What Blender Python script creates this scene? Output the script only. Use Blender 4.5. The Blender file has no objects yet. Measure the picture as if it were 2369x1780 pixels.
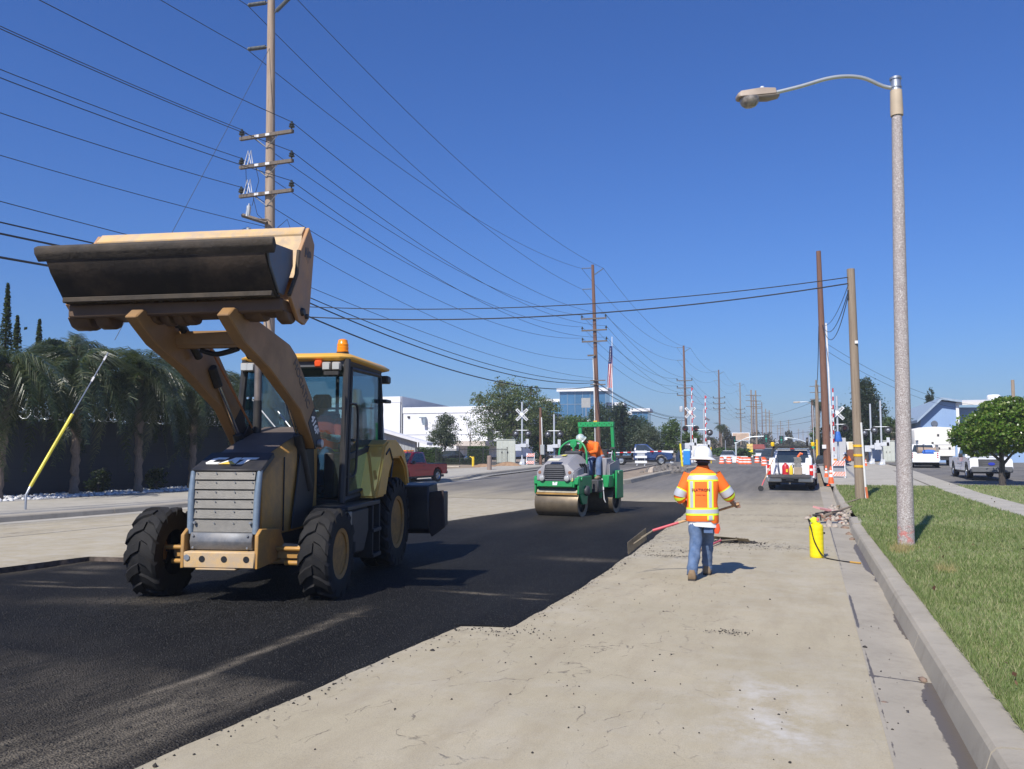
import bpy, bmesh, math, random
import numpy as np
from mathutils import Matrix, Vector
PI = math.pi
R = math.radians
SC = bpy.context.scene
COL = SC.collection
random.seed(7)

# ---------------------------------------------------------------- camera, sky, sun, exposure
cam = bpy.data.cameras.new('camera'); cam_o = bpy.data.objects.new('camera', cam); COL.objects.link(cam_o)
cam.sensor_width = 36; cam.lens = 28.87; cam.clip_start = 0.1; cam.clip_end = 6000
cam_o.location = (0, 0, 1.62)
cam_o.rotation_euler = (R(90 + 4.334), 0, R(19.893))
SC.camera = cam_o
SUN_AZ, SUN_EL = 9.0, 47.0            # the way shadows run (clockwise from +Y) and the sun's height
W = bpy.data.worlds.new('World'); SC.world = W; W.use_nodes = True
wn = W.node_tree.nodes; wn.clear()
sky = wn.new('ShaderNodeTexSky'); sky.sky_type = 'NISHITA'; sky.sun_disc = False
sky.sun_elevation = R(SUN_EL); sky.sun_rotation = R(180 + SUN_AZ)
sky.altitude = 0; sky.air_density = 1.4; sky.dust_density = 0.4; sky.ozone_density = 8.0
bg = wn.new('ShaderNodeBackground'); bg.inputs['Strength'].default_value = 0.088
hs = wn.new('ShaderNodeMix'); hs.data_type = 'RGBA'; hs.blend_type = 'MULTIPLY'; hs.inputs[0].default_value = 1; hs.inputs[7].default_value = (.46, .66, 1.10, 1)
wo = wn.new('ShaderNodeOutputWorld')
W.node_tree.links.new(sky.outputs[0], hs.inputs[6]); W.node_tree.links.new(hs.outputs[2], bg.inputs[0]); W.node_tree.links.new(bg.outputs[0], wo.inputs[0])
sl = bpy.data.lights.new('sun', 'SUN'); sl.energy = 4.7; sl.angle = R(0.5); sl.color = (1, 0.95, 0.87)
so = bpy.data.objects.new('sun', sl); COL.objects.link(so); so.location = (-20, -40, 60)
d = Vector((math.sin(R(SUN_AZ)) * math.cos(R(SUN_EL)), math.cos(R(SUN_AZ)) * math.cos(R(SUN_EL)), -math.sin(R(SUN_EL))))
so.rotation_euler = d.to_track_quat('-Z', 'Y').to_euler()
vs = SC.view_settings; vs.view_transform = 'Standard'; vs.look = 'None'; vs.gamma = 1; vs.use_curve_mapping = False; vs.exposure = 0.28
SC.render.engine = 'CYCLES'
SC.cycles.max_bounces = 6; SC.cycles.transparent_max_bounces = 24; SC.cycles.volume_bounces = 0

# ---------------------------------------------------------------- helpers
def tag(o, label=None, cat=None, group=None, kind=None):
    if label: o['label'] = label
    if cat: o['category'] = cat
    if group: o['group'] = group
    if kind: o['kind'] = kind
    return o

def empty(name, loc=(0, 0, 0), rz=0, label=None, cat=None, group=None, s=1.0):
    o = bpy.data.objects.new(name, None); COL.objects.link(o)
    o.location = loc; o.rotation_euler = (0, 0, rz); o.scale = (s, s, s); o.empty_display_size = .2
    return tag(o, label, cat, group)

def copy_tree(o, loc=None, rz=None, label=None, parent=None, s=None):
    c = o.copy(); COL.objects.link(c); c.parent = parent
    if loc is not None: c.location = loc
    if rz is not None: c.rotation_euler = (0, 0, rz)
    if s: c.scale = (s, s, s)
    if label: c['label'] = label
    for ch in list(o.children): copy_tree(ch, parent=c)
    return c

KY = [-60, 0, 18, 27, 36, 66, 80, 200, 4000]; KZ = [.82, 0, -.246, -.315, -.32, .05, .05, 0, 0]
def zg(y):
    return float(np.interp(y, KY, KZ))

class MB:
    """collects shapes, then becomes ONE mesh object"""
    def __init__(s, m=None): s.v = []; s.f = []; s.m = m; s.mi = []; s.cur = 0
    def add(s, vs, fs):
        b = len(s.v)
        if s.m is not None: vs = [s.m @ Vector(p) for p in vs]
        s.v += [tuple(p) for p in vs]; s.f += [tuple(b + i for i in f) for f in fs]; s.mi += [s.cur] * len(fs); return s
    def box(s, x0, x1, y0, y1, z0, z1):
        return s.add([(x0,y0,z0),(x1,y0,z0),(x1,y1,z0),(x0,y1,z0),(x0,y0,z1),(x1,y0,z1),(x1,y1,z1),(x0,y1,z1)],
            [(3,2,1,0),(4,5,6,7),(0,1,5,4),(1,2,6,5),(2,3,7,6),(3,0,4,7)])
    def cb(s, c, d):
        return s.box(c[0]-d[0]/2, c[0]+d[0]/2, c[1]-d[1]/2, c[1]+d[1]/2, c[2]-d[2]/2, c[2]+d[2]/2)
    def prism(s, pts, ax, a, b):
        n = len(pts)
        f = {'x': lambda p, t: (t, p[0], p[1]), 'y': lambda p, t: (p[0], t, p[1]), 'z': lambda p, t: (p[0], p[1], t)}[ax]
        return s.add([f(p, a) for p in pts] + [f(p, b) for p in pts],
            [tuple(range(n))[::-1], tuple(range(n, 2*n))] + [(i, (i+1) % n, n+(i+1) % n, n+i) for i in range(n)])
    def loft(s, rings, cap=True, closed=True):
        n = len(rings[0]); vs = [p for r in rings for p in r]; fs = []
        for k in range(len(rings)-1):
            for i in range(n if closed else n-1):
                j = (i+1) % n; fs.append((k*n+i, k*n+j, (k+1)*n+j, (k+1)*n+i))
        if cap: fs += [tuple(range(n))[::-1], tuple(range((len(rings)-1)*n, len(rings)*n))]
        return s.add(vs, fs)
    def tube(s, pts, r, n=8, cap=True):
        pts = [Vector(p) for p in pts]; rs = r if isinstance(r, (list, tuple)) else [r]*len(pts)
        rings = []; up = None
        for k, p in enumerate(pts):
            t = (pts[min(k+1, len(pts)-1)] - pts[max(k-1, 0)]).normalized()
            if up is None: up = Vector((0,0,1)) if abs(t.z) < .9 else Vector((0,1,0))
            a = t.cross(up)
            if a.length < 1e-4: a = t.cross(Vector((1,0,0)))
            a.normalize(); b = a.cross(t).normalized(); up = b
            rings.append([p + rs[k]*(a*math.cos(2*PI*i/n) + b*math.sin(2*PI*i/n)) for i in range(n)])
        return s.loft(rings, cap)
    def lathe(s, prof, c=(0,0,0), ax='z', n=20, cap=True):
        rings = []
        for r, h in prof:
            ring = []
            for i in range(n):
                a = 2*PI*i/n; u, w = r*math.cos(a), r*math.sin(a)
                q = {'z': (u, w, h), 'x': (h, u, w), 'y': (w, h, u)}[ax]
                ring.append((c[0]+q[0], c[1]+q[1], c[2]+q[2]))
            rings.append(ring)
        return s.loft(rings, cap)
    def quad(s, *p): return s.add(list(p), [tuple(range(len(p)))])
    def build(s, name, mat, parent=None, bevel=0, smooth=True, fix=True, seg=1, loc=None, rot=None, ang=38):
        me = bpy.data.meshes.new(name); me.from_pydata(s.v, [], s.f)
        mats = mat if isinstance(mat, list) else [mat]
        for m in mats: me.materials.append(m)
        if len(mats) > 1: me.polygons.foreach_set('material_index', s.mi)
        if fix or bevel:
            bm = bmesh.new(); bm.from_mesh(me)
            if fix: bmesh.ops.recalc_face_normals(bm, faces=bm.faces)
            if bevel:
                es = [e for e in bm.edges if len(e.link_faces) == 2 and e.calc_face_angle(0) > .5]
                bmesh.ops.bevel(bm, geom=es, offset=bevel, segments=seg, affect='EDGES', clamp_overlap=True)
            bm.to_mesh(me); bm.free()
        if smooth:
            me.polygons.foreach_set('use_smooth', [True]*len(me.polygons)); me.set_sharp_from_angle(angle=R(ang))
        o = bpy.data.objects.new(name, me); COL.objects.link(o); o.parent = parent
        if loc is not None: o.location = loc
        if rot is not None: o.rotation_euler = rot
        return o

def inst(o, parent, loc, rot=(0,0,0), name=None, scale=None):
    c = o.copy(); COL.objects.link(c); c.parent = parent; c.location = loc; c.rotation_euler = rot
    if name: c.name = name
    if scale: c.scale = scale
    return c

def np_mesh(name, V, F, mat, parent=None, attrs=None, smooth=False):
    V = np.asarray(V, np.float32); F = np.asarray(F, np.int32); k = F.shape[1]
    me = bpy.data.meshes.new(name); me.vertices.add(len(V)); me.vertices.foreach_set('co', V.ravel())
    me.loops.add(F.size); me.loops.foreach_set('vertex_index', F.ravel())
    me.polygons.add(len(F)); me.polygons.foreach_set('loop_start', np.arange(0, F.size, k, dtype=np.int32))
    me.update(calc_edges=True)
    if smooth: me.polygons.foreach_set('use_smooth', [True]*len(F))
    for an, av in (attrs or {}).items():
        at = me.attributes.new(an, 'FLOAT', 'POINT'); at.data.foreach_set('value', np.asarray(av, np.float32))
    me.materials.append(mat)
    o = bpy.data.objects.new(name, me); COL.objects.link(o); o.parent = parent
    return o

def text(body, size, name, mat, parent, mw, extrude=.004, bold=.0, align='CENTER', shear=0, sx=1):
    cu = bpy.data.curves.new(name, 'FONT'); cu.body = body; cu.size = size; cu.extrude = extrude; cu.offset = bold
    cu.align_x = align; cu.align_y = 'CENTER'; cu.shear = shear; cu.resolution_u = 3
    t = bpy.data.objects.new(name, cu); COL.objects.link(t)
    dg = bpy.context.evaluated_depsgraph_get()
    me = bpy.data.meshes.new_from_object(t.evaluated_get(dg)); bpy.data.objects.remove(t)
    me.materials.clear(); me.materials.append(mat); me.transform(mw @ Matrix.Scale(sx, 4, (1,0,0)))
    o = bpy.data.objects.new(name, me); COL.objects.link(o); o.parent = parent
    return o
def frame(o, x, y):
    """matrix: text plane with origin o, reading along x, up y"""
    x = Vector(x).normalized(); z = x.cross(Vector(y)).normalized(); y = z.cross(x)
    m = Matrix((x, y, z)).transposed().to_4x4(); m.translation = o; return m

# ---------------------------------------------------------------- materials
def rumple(o, amp, sc=9.0, off=0.0):
    from mathutils import noise as mn
    for v in o.data.vertices:
        p = Vector((v.co.x*sc, v.co.y*sc, v.co.z*sc*.8+off)); v.co += v.normal*amp*(mn.noise(p)+.5*mn.noise(p*2.3))
    o.data.update(); return o
class NT:
    def __init__(s, m): s.t = m.node_tree
    def n(s, typ, ins=None, **kw):
        nd = s.t.nodes.new('ShaderNode' + typ)
        for k, v in kw.items(): setattr(nd, k, v)
        for k, v in (ins or {}).items(): s.set(nd.inputs[k], v)
        return nd
    def set(s, sock, v):
        if hasattr(v, 'is_output') or isinstance(v, bpy.types.NodeSocket): s.t.links.new(v, sock)
        else:
            if isinstance(v, (tuple, list)) and len(v) == 3 and sock.type == 'RGBA': v = (*v, 1)
            sock.default_value = v
    def mix(s, f, a, b, mode='MIX'):
        nd = s.t.nodes.new('ShaderNodeMix'); nd.data_type = 'RGBA'; nd.blend_type = mode
        s.set(nd.inputs[0], f); s.set(nd.inputs[6], a); s.set(nd.inputs[7], b); return nd.outputs[2]
    def math(s, op, a, b=0.0, c=False):
        nd = s.t.nodes.new('ShaderNodeMath'); nd.operation = op; nd.use_clamp = c
        s.set(nd.inputs[0], a); s.set(nd.inputs[1], b); return nd.outputs[0]
    def noise(s, scale, det=4, vec=None, rough=.6, dist=0):
        nd = s.n('TexNoise', {'Scale': scale, 'Detail': det, 'Roughness': rough, 'Distortion': dist})
        if vec is not None: s.set(nd.inputs['Vector'], vec)
        return nd.outputs['Fac']
    def voro(s, scale, vec=None, feature='F1', out='Distance', rnd=1):
        nd = s.n('TexVoronoi', {'Scale': scale, 'Randomness': rnd}, feature=feature)
        if vec is not None: s.set(nd.inputs['Vector'], vec)
        return nd.outputs[out]
    def ramp(s, f, *st):
        nd = s.t.nodes.new('ShaderNodeValToRGB'); e = nd.color_ramp.elements
        while len(e) < len(st): e.new(.5)
        for i, (p, c) in enumerate(st):
            e[i].position = p; c = (c, c, c) if not isinstance(c, (tuple, list)) else c; e[i].color = (*c, 1)
        s.set(nd.inputs[0], f); return nd.outputs[0]
    def obj(s, scale=None):
        v = s.n('TexCoord').outputs['Object']
        if scale: v = s.n('Mapping', {'Vector': v, 'Scale': scale}).outputs[0]
        return v
    def attr(s, nm): return s.n('Attribute', attribute_name=nm).outputs['Fac']
    def bump(s, h, st=.3, dist=.01): return s.n('Bump', {'Height': h, 'Strength': st, 'Distance': dist}).outputs[0]

MATS = {}
def mat(name):
    m = bpy.data.materials.new(name); m.use_nodes = True; n = m.node_tree.nodes; n.clear()
    t = NT(m); b = t.n('BsdfPrincipled'); o = t.n('OutputMaterial'); m.node_tree.links.new(b.outputs[0], o.inputs[0])
    return m, t, b, o

def M(name, col, rough=.6, metal=0, var=.12, vs=3.0, bump=0, bs=60, dirt=None, da=.5, ds=2.5, spec=.5, coat=0, emit=0):
    """painted / plain surface: base colour with soft variation, optional dirt patches and fine relief"""
    if name in MATS: return MATS[name]
    m, t, b, o = mat(name); MATS[name] = m
    co = t.obj(); c = tuple(col)
    f = t.noise(vs, 5, co)
    cl = t.mix(t.ramp(f, (.3, 0), (.7, 1)), tuple(x*(1-var) for x in c), tuple(min(1, x*(1+var)) for x in c))
    if dirt:
        g = t.noise(ds, 8, co, .7); cl = t.mix(t.math('MULTIPLY', t.ramp(g, (.5-.25*da, 0), (.78-.25*da, 1)), da), cl, dirt)
        t.set(b.inputs['Roughness'], t.math('ADD', rough, t.math('MULTIPLY', t.ramp(g, (.4, 0), (.7, 1)), .3*da), True))
    else: b.inputs['Roughness'].default_value = rough
    t.set(b.inputs['Base Color'], cl); b.inputs['Metallic'].default_value = metal
    b.inputs['Specular IOR Level'].default_value = spec; b.inputs['Coat Weight'].default_value = coat
    if emit: t.set(b.inputs['Emission Color'], c); b.inputs['Emission Strength'].default_value = emit
    if bump: t.set(b.inputs['Normal'], t.bump(t.noise(bs, 4, co), bump))
    return m

def glass(name, tint, clear=.7, rough=.03):
    if name in MATS: return MATS[name]
    m, t, b, o = mat(name); MATS[name] = m; m.node_tree.nodes.remove(b)
    tr = t.n('BsdfTransparent', {'Color': tint}); gl = t.n('BsdfGlossy', {'Color': (.9,.95,1), 'Roughness': rough})
    fr = t.n('LayerWeight', {'Blend': .5}).outputs['Facing']; fr = t.math('MULTIPLY', t.math('POWER', fr, 4.0), .55); df = t.n('BsdfDiffuse', {'Color': tuple(x*.16 for x in tint)})
    m1 = t.n('MixShader', {0: 1-clear}); t.set(m1.inputs[1], tr.outputs[0]); t.set(m1.inputs[2], df.outputs[0])
    m2 = t.n('MixShader', {0: t.math('ADD', fr, .03)}); t.set(m2.inputs[1], m1.outputs[0]); t.set(m2.inputs[2], gl.outputs[0])
    t.set(o.inputs[0], m2.outputs[0]); return m

def leafmat(name, c1, c2, c3=None, trans=.25, rough=.5, spec=.4):
    if name in MATS: return MATS[name]
    m, t, b, o = mat(name); MATS[name] = m
    rnd = t.n('NewGeometry').outputs['Random Per Island']
    st = [(0, c1), (.6, c2), (.97, c3 or c2)]
    cl = t.ramp(rnd, *st); cl = t.mix(t.math('MULTIPLY', t.noise(.9, 3, t.obj()), .5), cl, tuple(x*.45 for x in c1))
    t.set(b.inputs['Base Color'], cl); b.inputs['Roughness'].default_value = rough; b.inputs['Specular IOR Level'].default_value = spec
    tl = t.n('BsdfTranslucent'); t.set(tl.inputs[0], t.mix(.5, cl, (.3,.4,.05)))
    mx = t.n('MixShader', {0: trans}); t.set(mx.inputs[1], b.outputs[0]); t.set(mx.inputs[2], tl.outputs[0]); t.set(o.inputs[0], mx.outputs[0])
    return m

def wood(name, c1, c2, sc=1.0):
    if name in MATS: return MATS[name]
    m, t, b, o = mat(name); MATS[name] = m
    v = t.obj((7*sc, 7*sc, .35*sc)); f = t.noise(2.2, 8, v, .75)
    g = t.noise(.6, 3, t.obj())
    cl = t.mix(t.ramp(f, (.32, 0), (.62, 1)), c1, c2); cl = t.mix(t.math('MULTIPLY', t.ramp(f, (.28, 1), (.4, 0)), .75), cl, tuple(x*.25 for x in c1))
    cl = t.mix(t.math('MULTIPLY', g, .5), cl, tuple(x*.7 for x in c2))
    t.set(b.inputs['Base Color'], cl); b.inputs['Roughness'].default_value = .85; t.set(b.inputs['Normal'], t.bump(f, .5, .02)); return m

BLACK = M('black_rubber_plastic', (.012,.012,.013), .55, var=.3)
STEEL = M('galvanised_steel', (.42,.44,.46), .42, .75, var=.15, vs=8)
CHROME = M('chrome_rod', (.7,.7,.7), .15, 1)
WHITE = M('white_paint', (.78,.79,.8), .4, var=.05)
TRUCKW = M('white_car_paint', (.8,.81,.83), .25, var=.03, coat=.5)
DGLASS = M('dark_car_glass', (.03,.04,.045), .05, var=.2, spec=.8)
TYRE = M('tyre_rubber', (.011,.011,.012), .75, var=.3, vs=12, bump=.4, dirt=(.05,.045,.038), da=.35, ds=5, spec=.3)
RED = M('red_lens', (.6,.02,.015), .2, var=.1)
ORANGE = M('safety_orange', (.85,.14,.02), .5, var=.1)
AMBER = M('amber_lens', (.9,.28,.01), .25, var=.1)
REFLW = M('reflective_white', (.8,.8,.78), .35, var=.05)
LAMPL = M('clear_lens', (.45,.46,.45), .10, var=.1, spec=.8)
# ---------------------------------------------------------------- ground
rng = np.random.default_rng(3)
ZG = lambda y: np.interp(y, KY, KZ)
NT_ = {}
def vnoise(x, y, s, seed=0):
    """smooth value noise on arrays"""
    r = NT_.get(seed)
    if r is None: r = NT_[seed] = np.random.default_rng(seed).random((256, 256))
    u, v = np.asarray(x)/s + 500.3, np.asarray(y)/s + 500.7
    i, j = np.floor(u).astype(int), np.floor(v).astype(int); a, b = u-i, v-j
    a = a*a*(3-2*a); b = b*b*(3-2*b); i0, i1, j0, j1 = i % 256, (i+1) % 256, j % 256, (j+1) % 256
    return (r[i0,j0]*(1-a)+r[i1,j0]*a)*(1-b) + (r[i0,j1]*(1-a)+r[i1,j1]*a)*b
def grid(xl, xr, ys, nx, dz=0.0, attrs=None, hf=None):
    """strip of ground between the curves xl(y), xr(y)"""
    ys = np.asarray(ys, float); t = np.linspace(0, 1, nx)
    L = np.array([float(xl(y)) for y in ys]) if callable(xl) else np.full(len(ys), xl)
    Rr = np.array([float(xr(y)) for y in ys]) if callable(xr) else np.full(len(ys), xr)
    X = L[:, None]*(1-t) + Rr[:, None]*t; Y = np.repeat(ys[:, None], nx, 1); Z = ZG(Y) + dz
    if hf is not None: Z = Z + hf(X, Y)
    i = np.arange(len(ys)-1)[:, None]*nx + np.arange(nx-1)
    F = np.stack([i, i+1, i+nx+1, i+nx], -1).reshape(-1, 4)
    A = {k: f(X, Y).ravel() for k, f in (attrs or {}).items()}
    return np.stack([X, Y, Z], -1).reshape(-1, 3), F, A
def strip(name, xl, xr, ys, nx, m, dz=0.0, attrs=None, hf=None, kind='structure', parent=None):
    V, F, A = grid(xl, xr, ys, nx, dz, attrs, hf)
    o = np_mesh(name, V, F, m, parent, A); 
    if kind: o['kind'] = kind
    return o
def poly(name, pts, dz, m, kind='structure', thick=0):
    bm = bmesh.new(); f = bm.faces.new([bm.verts.new((x, y, 0)) for x, y in pts])
    bm.normal_update()
    if f.normal.z < 0: bmesh.ops.reverse_faces(bm, faces=[f])
    y0, y1 = min(p[1] for p in pts), max(p[1] for p in pts)
    for yc in np.arange(math.ceil(y0/3)*3, y1, 3.0):
        bmesh.ops.bisect_plane(bm, geom=bm.verts[:]+bm.edges[:]+bm.faces[:], plane_co=(0, float(yc), 0), plane_no=(0, 1, 0))
    for v in bm.verts: v.co.z = zg(v.co.y) + dz
    me = bpy.data.meshes.new(name); bm.to_mesh(me); bm.free(); me.materials.append(m)
    o = bpy.data.objects.new(name, me); COL.objects.link(o)
    if kind: o['kind'] = kind
    return o
def kerb_run(path, w, h, m, owner, seglen=3.0, gap=.012, name='kerb_section', drop=.0):
    """kerb stones of their own along a path (left side of travel is the raised side)"""
    P = [Vector((x, y, 0)) for x, y in path]; D = [0]
    for a, b in zip(P, P[1:]): D.append(D[-1] + (b-a).length)
    def at(s):
        s = min(max(s, 0), D[-1])
        for k in range(len(P)-1):
            if s <= D[k+1]: return P[k].lerp(P[k+1], (s-D[k])/(D[k+1]-D[k]))
        return P[-1]
    s = 0; out = []
    while s < D[-1]-.2:
        e = min(s+seglen, D[-1]); n = max(2, int((e-s)/.75)+1); rings = []
        jx = random.uniform(-.008, .008); jz = random.uniform(-.008, .008)
        for k in range(n):
            q = s+gap/2 + (e-s-gap)*k/(n-1); p = at(q); tdir = (at(q+.05)-at(q-.05)); tdir = tdir.normalized() if tdir.length > 0 else Vector((0,1,0))
            nn = Vector((-tdir.y, tdir.x, 0)); z = zg(p.y)
            prof = [(0.06, -.25), (0, -.03), (.045, h-.035), (.07, h-.008), (.1, h), (w, h+.004), (w, -.25)]
            rings.append([(p.x+nn.x*(a+jx), p.y+nn.y*(a+jx), z+b+jz-drop) for a, b in prof])
        b = MB(); b.loft(rings); out.append(b.build(name, m, owner, smooth=False)); s = e
    return out

# --- materials of the ground
def concrete(name, c, stain=(.2,.17,.13), wet=False):
    m, t, b, o = mat(name); co = t.obj()
    f = t.noise(.7, 8, co, .65); g = t.noise(45, 3, co); cl = t.mix(t.ramp(f, (.3, 0), (.72, 1)), tuple(x*.80 for x in c), tuple(x*1.12 for x in c))
    cl = t.mix(t.math('MULTIPLY', t.ramp(t.noise(3.1, 8, co, .72), (.5, 0), (.72, 1)), .5), cl, stain)
    cl = t.mix(t.math('MULTIPLY', g, .25), cl, tuple(x*.6 for x in c))
    cl = t.mix(t.math('MULTIPLY', t.ramp(t.voro(70, co), (.04, 1), (.14, 0)), .4), cl, tuple(x*.35 for x in c))
    t.set(b.inputs['Roughness'], .88)
    if wet:
        w = t.attr('wet'); w2 = t.ramp(t.math('ADD', w, t.math('MULTIPLY', t.math('SUBTRACT', t.noise(26, 4, t.obj((1,.35,1))), .5), .7)), (.48, 0), (.56, 1))
        cl = t.mix(t.math('MULTIPLY', w2, .9), cl, tuple(x*k for x, k in zip(c, (.24,.21,.18)))); t.set(b.inputs['Roughness'], t.math('SUBTRACT', .88, t.math('MULTIPLY', w2, .45)))
    t.set(b.inputs['Base Color'], cl); t.set(b.inputs['Normal'], t.bump(t.math('ADD', g, f), .25, .006)); return m
CONC = concrete('concrete_pale', (.43,.40,.335))
CONCG = concrete('concrete_gutter', (.375,.335,.265), wet=True)
CONCK = concrete('concrete_kerb', (.385,.345,.275))

def road_mat():
    m, t, b, o = mat('worn_road'); co = t.obj(); c = (.415,.365,.295)
    st = t.obj((1.6,.35,1)); f = t.noise(.8, 8, co, .7); f2 = t.noise(2.6, 8, st, .7)
    cl = t.mix(t.ramp(f, (.3, 0), (.7, 1)), (.36,.31,.205), (.45,.39,.27)); cl = t.mix(t.math('MULTIPLY', t.ramp(f2, (.45, 0), (.7, 1)), .6), cl, (.32,.265,.175))
    gr = t.noise(120, 3, co); cl = t.mix(t.math('MULTIPLY', t.ramp(gr, (.35, 1), (.55, 0)), .35), cl, (.2,.175,.14))
    sp = t.voro(38, co); cl = t.mix(t.math('MULTIPLY', t.ramp(sp, (.05, 1), (.13, 0)), t.math('MULTIPLY', t.ramp(t.noise(1.7, 3, co), (.4, 0), (.6, 1)), .75)), cl, (.07,.055,.05))
    # cracks: long cells along the road, broken up, only where the surface is crazed
    wv = t.n('VectorMath', {0: co, 1: t.n('VectorMath', {0: t.n('TexNoise', {'Scale': 2.3, 'Detail': 6, 'Vector': co}).outputs['Color'], 1: (.5,.5,.5)}, operation='MULTIPLY').outputs[0]}, operation='ADD').outputs[0]
    ck = t.voro(1.5, t.n('Mapping', {'Vector': wv, 'Scale': (1.9,.62,1)}).outputs[0], 'DISTANCE_TO_EDGE')
    cm = t.math('MULTIPLY', t.ramp(ck, (.003, 1), (.016, 0)), t.ramp(t.noise(1.1, 4, co), (.42, 0), (.54, 1)))
    cm = t.math('MULTIPLY', cm, t.math('MULTIPLY', t.attr('crack'), t.ramp(t.noise(11, 4, co), (.46, 0), (.58, 1))))
    cl = t.mix(t.math('MULTIPLY', cm, .7), cl, (.07,.055,.045))
    g = t.attr('grey'); gm = t.math('ADD', g, t.math('MULTIPLY', t.math('SUBTRACT', t.noise(.45, 6, t.obj((1.5,.25,1))), .5), t.math('MULTIPLY', t.math('MULTIPLY', g, t.math('SUBTRACT', 1, g)), 5)), True)
    gc = t.mix(t.ramp(t.noise(.6, 7, t.obj((1.6,.12,1)), .7), (.35, 0), (.65, 1)), (.085,.08,.075), (.19,.175,.155))
    cl = t.mix(gm, cl, gc)
    d = t.attr('dark'); dk = t.math('MULTIPLY', d, t.ramp(t.noise(9, 8, t.obj((1,.5,1)), .75), (.48, 0), (.6, 1)), True)
    cl = t.mix(t.math('MULTIPLY', dk, .8), cl, (.05,.045,.04))
    cl = t.mix(t.math('MULTIPLY', t.attr('pale'), t.ramp(t.noise(3, 7, co, .7), (.42, 0), (.65, 1))), cl, (.52,.5,.46))
    t.set(b.inputs['Base Color'], cl); t.set(b.inputs['Roughness'], .9)
    h = t.math('SUBTRACT', t.math('ADD', gr, f), t.math('MULTIPLY', cm, 3)); t.set(b.inputs['Normal'], t.bump(h, .3, .008)); return m
ROAD = road_mat()
def asphalt_mat():
    m, t, b, o = mat('fresh_asphalt'); co = t.obj()
    f = t.noise(.9, 7, t.obj((1.4,.4,1)), .65); gr = t.noise(85, 4, co, .75); v = t.voro(130, co, out='Color')
    cl = t.mix(t.ramp(f, (.3, 0), (.7, 1)), (.006,.006,.0065), (.018,.018,.018)); cl = t.mix(t.math('MULTIPLY', t.ramp(gr, (.45, 0), (.75, 1)), .5), cl, (.036,.035,.034))
    vb = t.n('SeparateColor', {0: v}).outputs[0]; cl = t.mix(t.math('MULTIPLY', t.ramp(vb, (.955, 0), (.975, 1)), .5), cl, (.2,.19,.17))
    d = t.attr('dust'); dd = t.math('MULTIPLY', d, t.ramp(t.math('ADD', t.math('MULTIPLY', t.noise(60, 4, co, .8), .6), t.math('MULTIPLY', t.noise(7, 8, t.obj((2.4,.5,1)), .75), .55)), (.44, 0), (.64, 1)), True)
    cl = t.mix(t.math('MULTIPLY', dd, .9), cl, (.30,.255,.19))
    t.set(b.inputs['Base Color'], cl); t.set(b.inputs['Roughness'], t.math('ADD', .72, t.math('MULTIPLY', dd, .2)))
    b.inputs['Specular IOR Level'].default_value = .12
    t.set(b.inputs['Normal'], t.bump(t.math('ADD', gr, t.math('MULTIPLY', t.voro(70, co), 1.1)), .9, .02)); return m
ASPH = asphalt_mat()
DIRT = M('bare_dirt', (.30,.235,.165), .95, var=.25, vs=.8, bump=.6, bs=12, dirt=(.18,.14,.10), da=.6, ds=1.5)
OLDASPH = M('old_asphalt', (.12,.115,.108), .9, var=.25, vs=.5, bump=.3, bs=70, dirt=(.22,.2,.17), da=.5, ds=.5)
SOIL = M('lawn_soil', (.17,.21,.07), .95, var=.35, vs=2, bump=.5, bs=40, dirt=(.26,.22,.10), da=.5, ds=1.2)
LAWNFAR = SOIL
ROCKBED = M('white_rock_bed', (.5,.5,.49), .9, var=.4, vs=18, bump=1, bs=14, dirt=(.12,.1,.08), da=.7, ds=6)

# one sheet to the horizon
gy = [-60, 0, 18, 27, 36, 66, 80, 200, 600, 3500]
V, F, A = grid(-3000., 3000., gy, 3, -.42); o = np_mesh('ground', V, F, DIRT); o['kind'] = 'structure'

# --- fresh asphalt patch: a trench between xl(y) and xr(y)
def xr_p(y):
    x = np.interp(y, [-8, 3.6, 5, 7.42, 7.5, 7.58, 11, 16, 20, 24.5, 27, 29], [-3.42, -3.36, -3.30, -3.18, -2.74, -2.70, -2.76, -3.0, -3.2, -3.45, -3.7, -4.4])
    return (x + .035*(vnoise(y, 0, .33, 5)-.5) + .05*(vnoise(y, 9, 1.3, 6)-.5) + .015*(vnoise(y, 3, .07, 8)-.5))
def xl_p(y):
    x = np.interp(y, [-8, 7.5, 10.25, 10.4, 12, 18.6, 24, 27, 29], [-11.2, -11.1, -10.95, -10.15, -9.75, -8.75, -8.1, -7.7, -7.2])
    return (x + .06*(vnoise(y, 2, .5, 7)-.5) + .03*(vnoise(y, 2, .11, 9)-.5))
yp = np.concatenate([np.arange(1.5, 12, .05), np.arange(12, 29.01, .1)])
yp = np.concatenate([np.arange(-8, 1.5, .5), yp])
def line_d(x, y, P):
    d = np.full(np.shape(x), 9.0)
    for (x0, y0), (x1, y1) in zip(P, P[1:]):
        L2 = (x1-x0)**2+(y1-y0)**2; t = np.clip(((x-x0)*(x1-x0)+(y-y0)*(y1-y0))/L2, 0, 1)
        d = np.minimum(d, np.hypot(x-x0-t*(x1-x0), y-y0-t*(y1-y0)))
    return d
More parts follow.
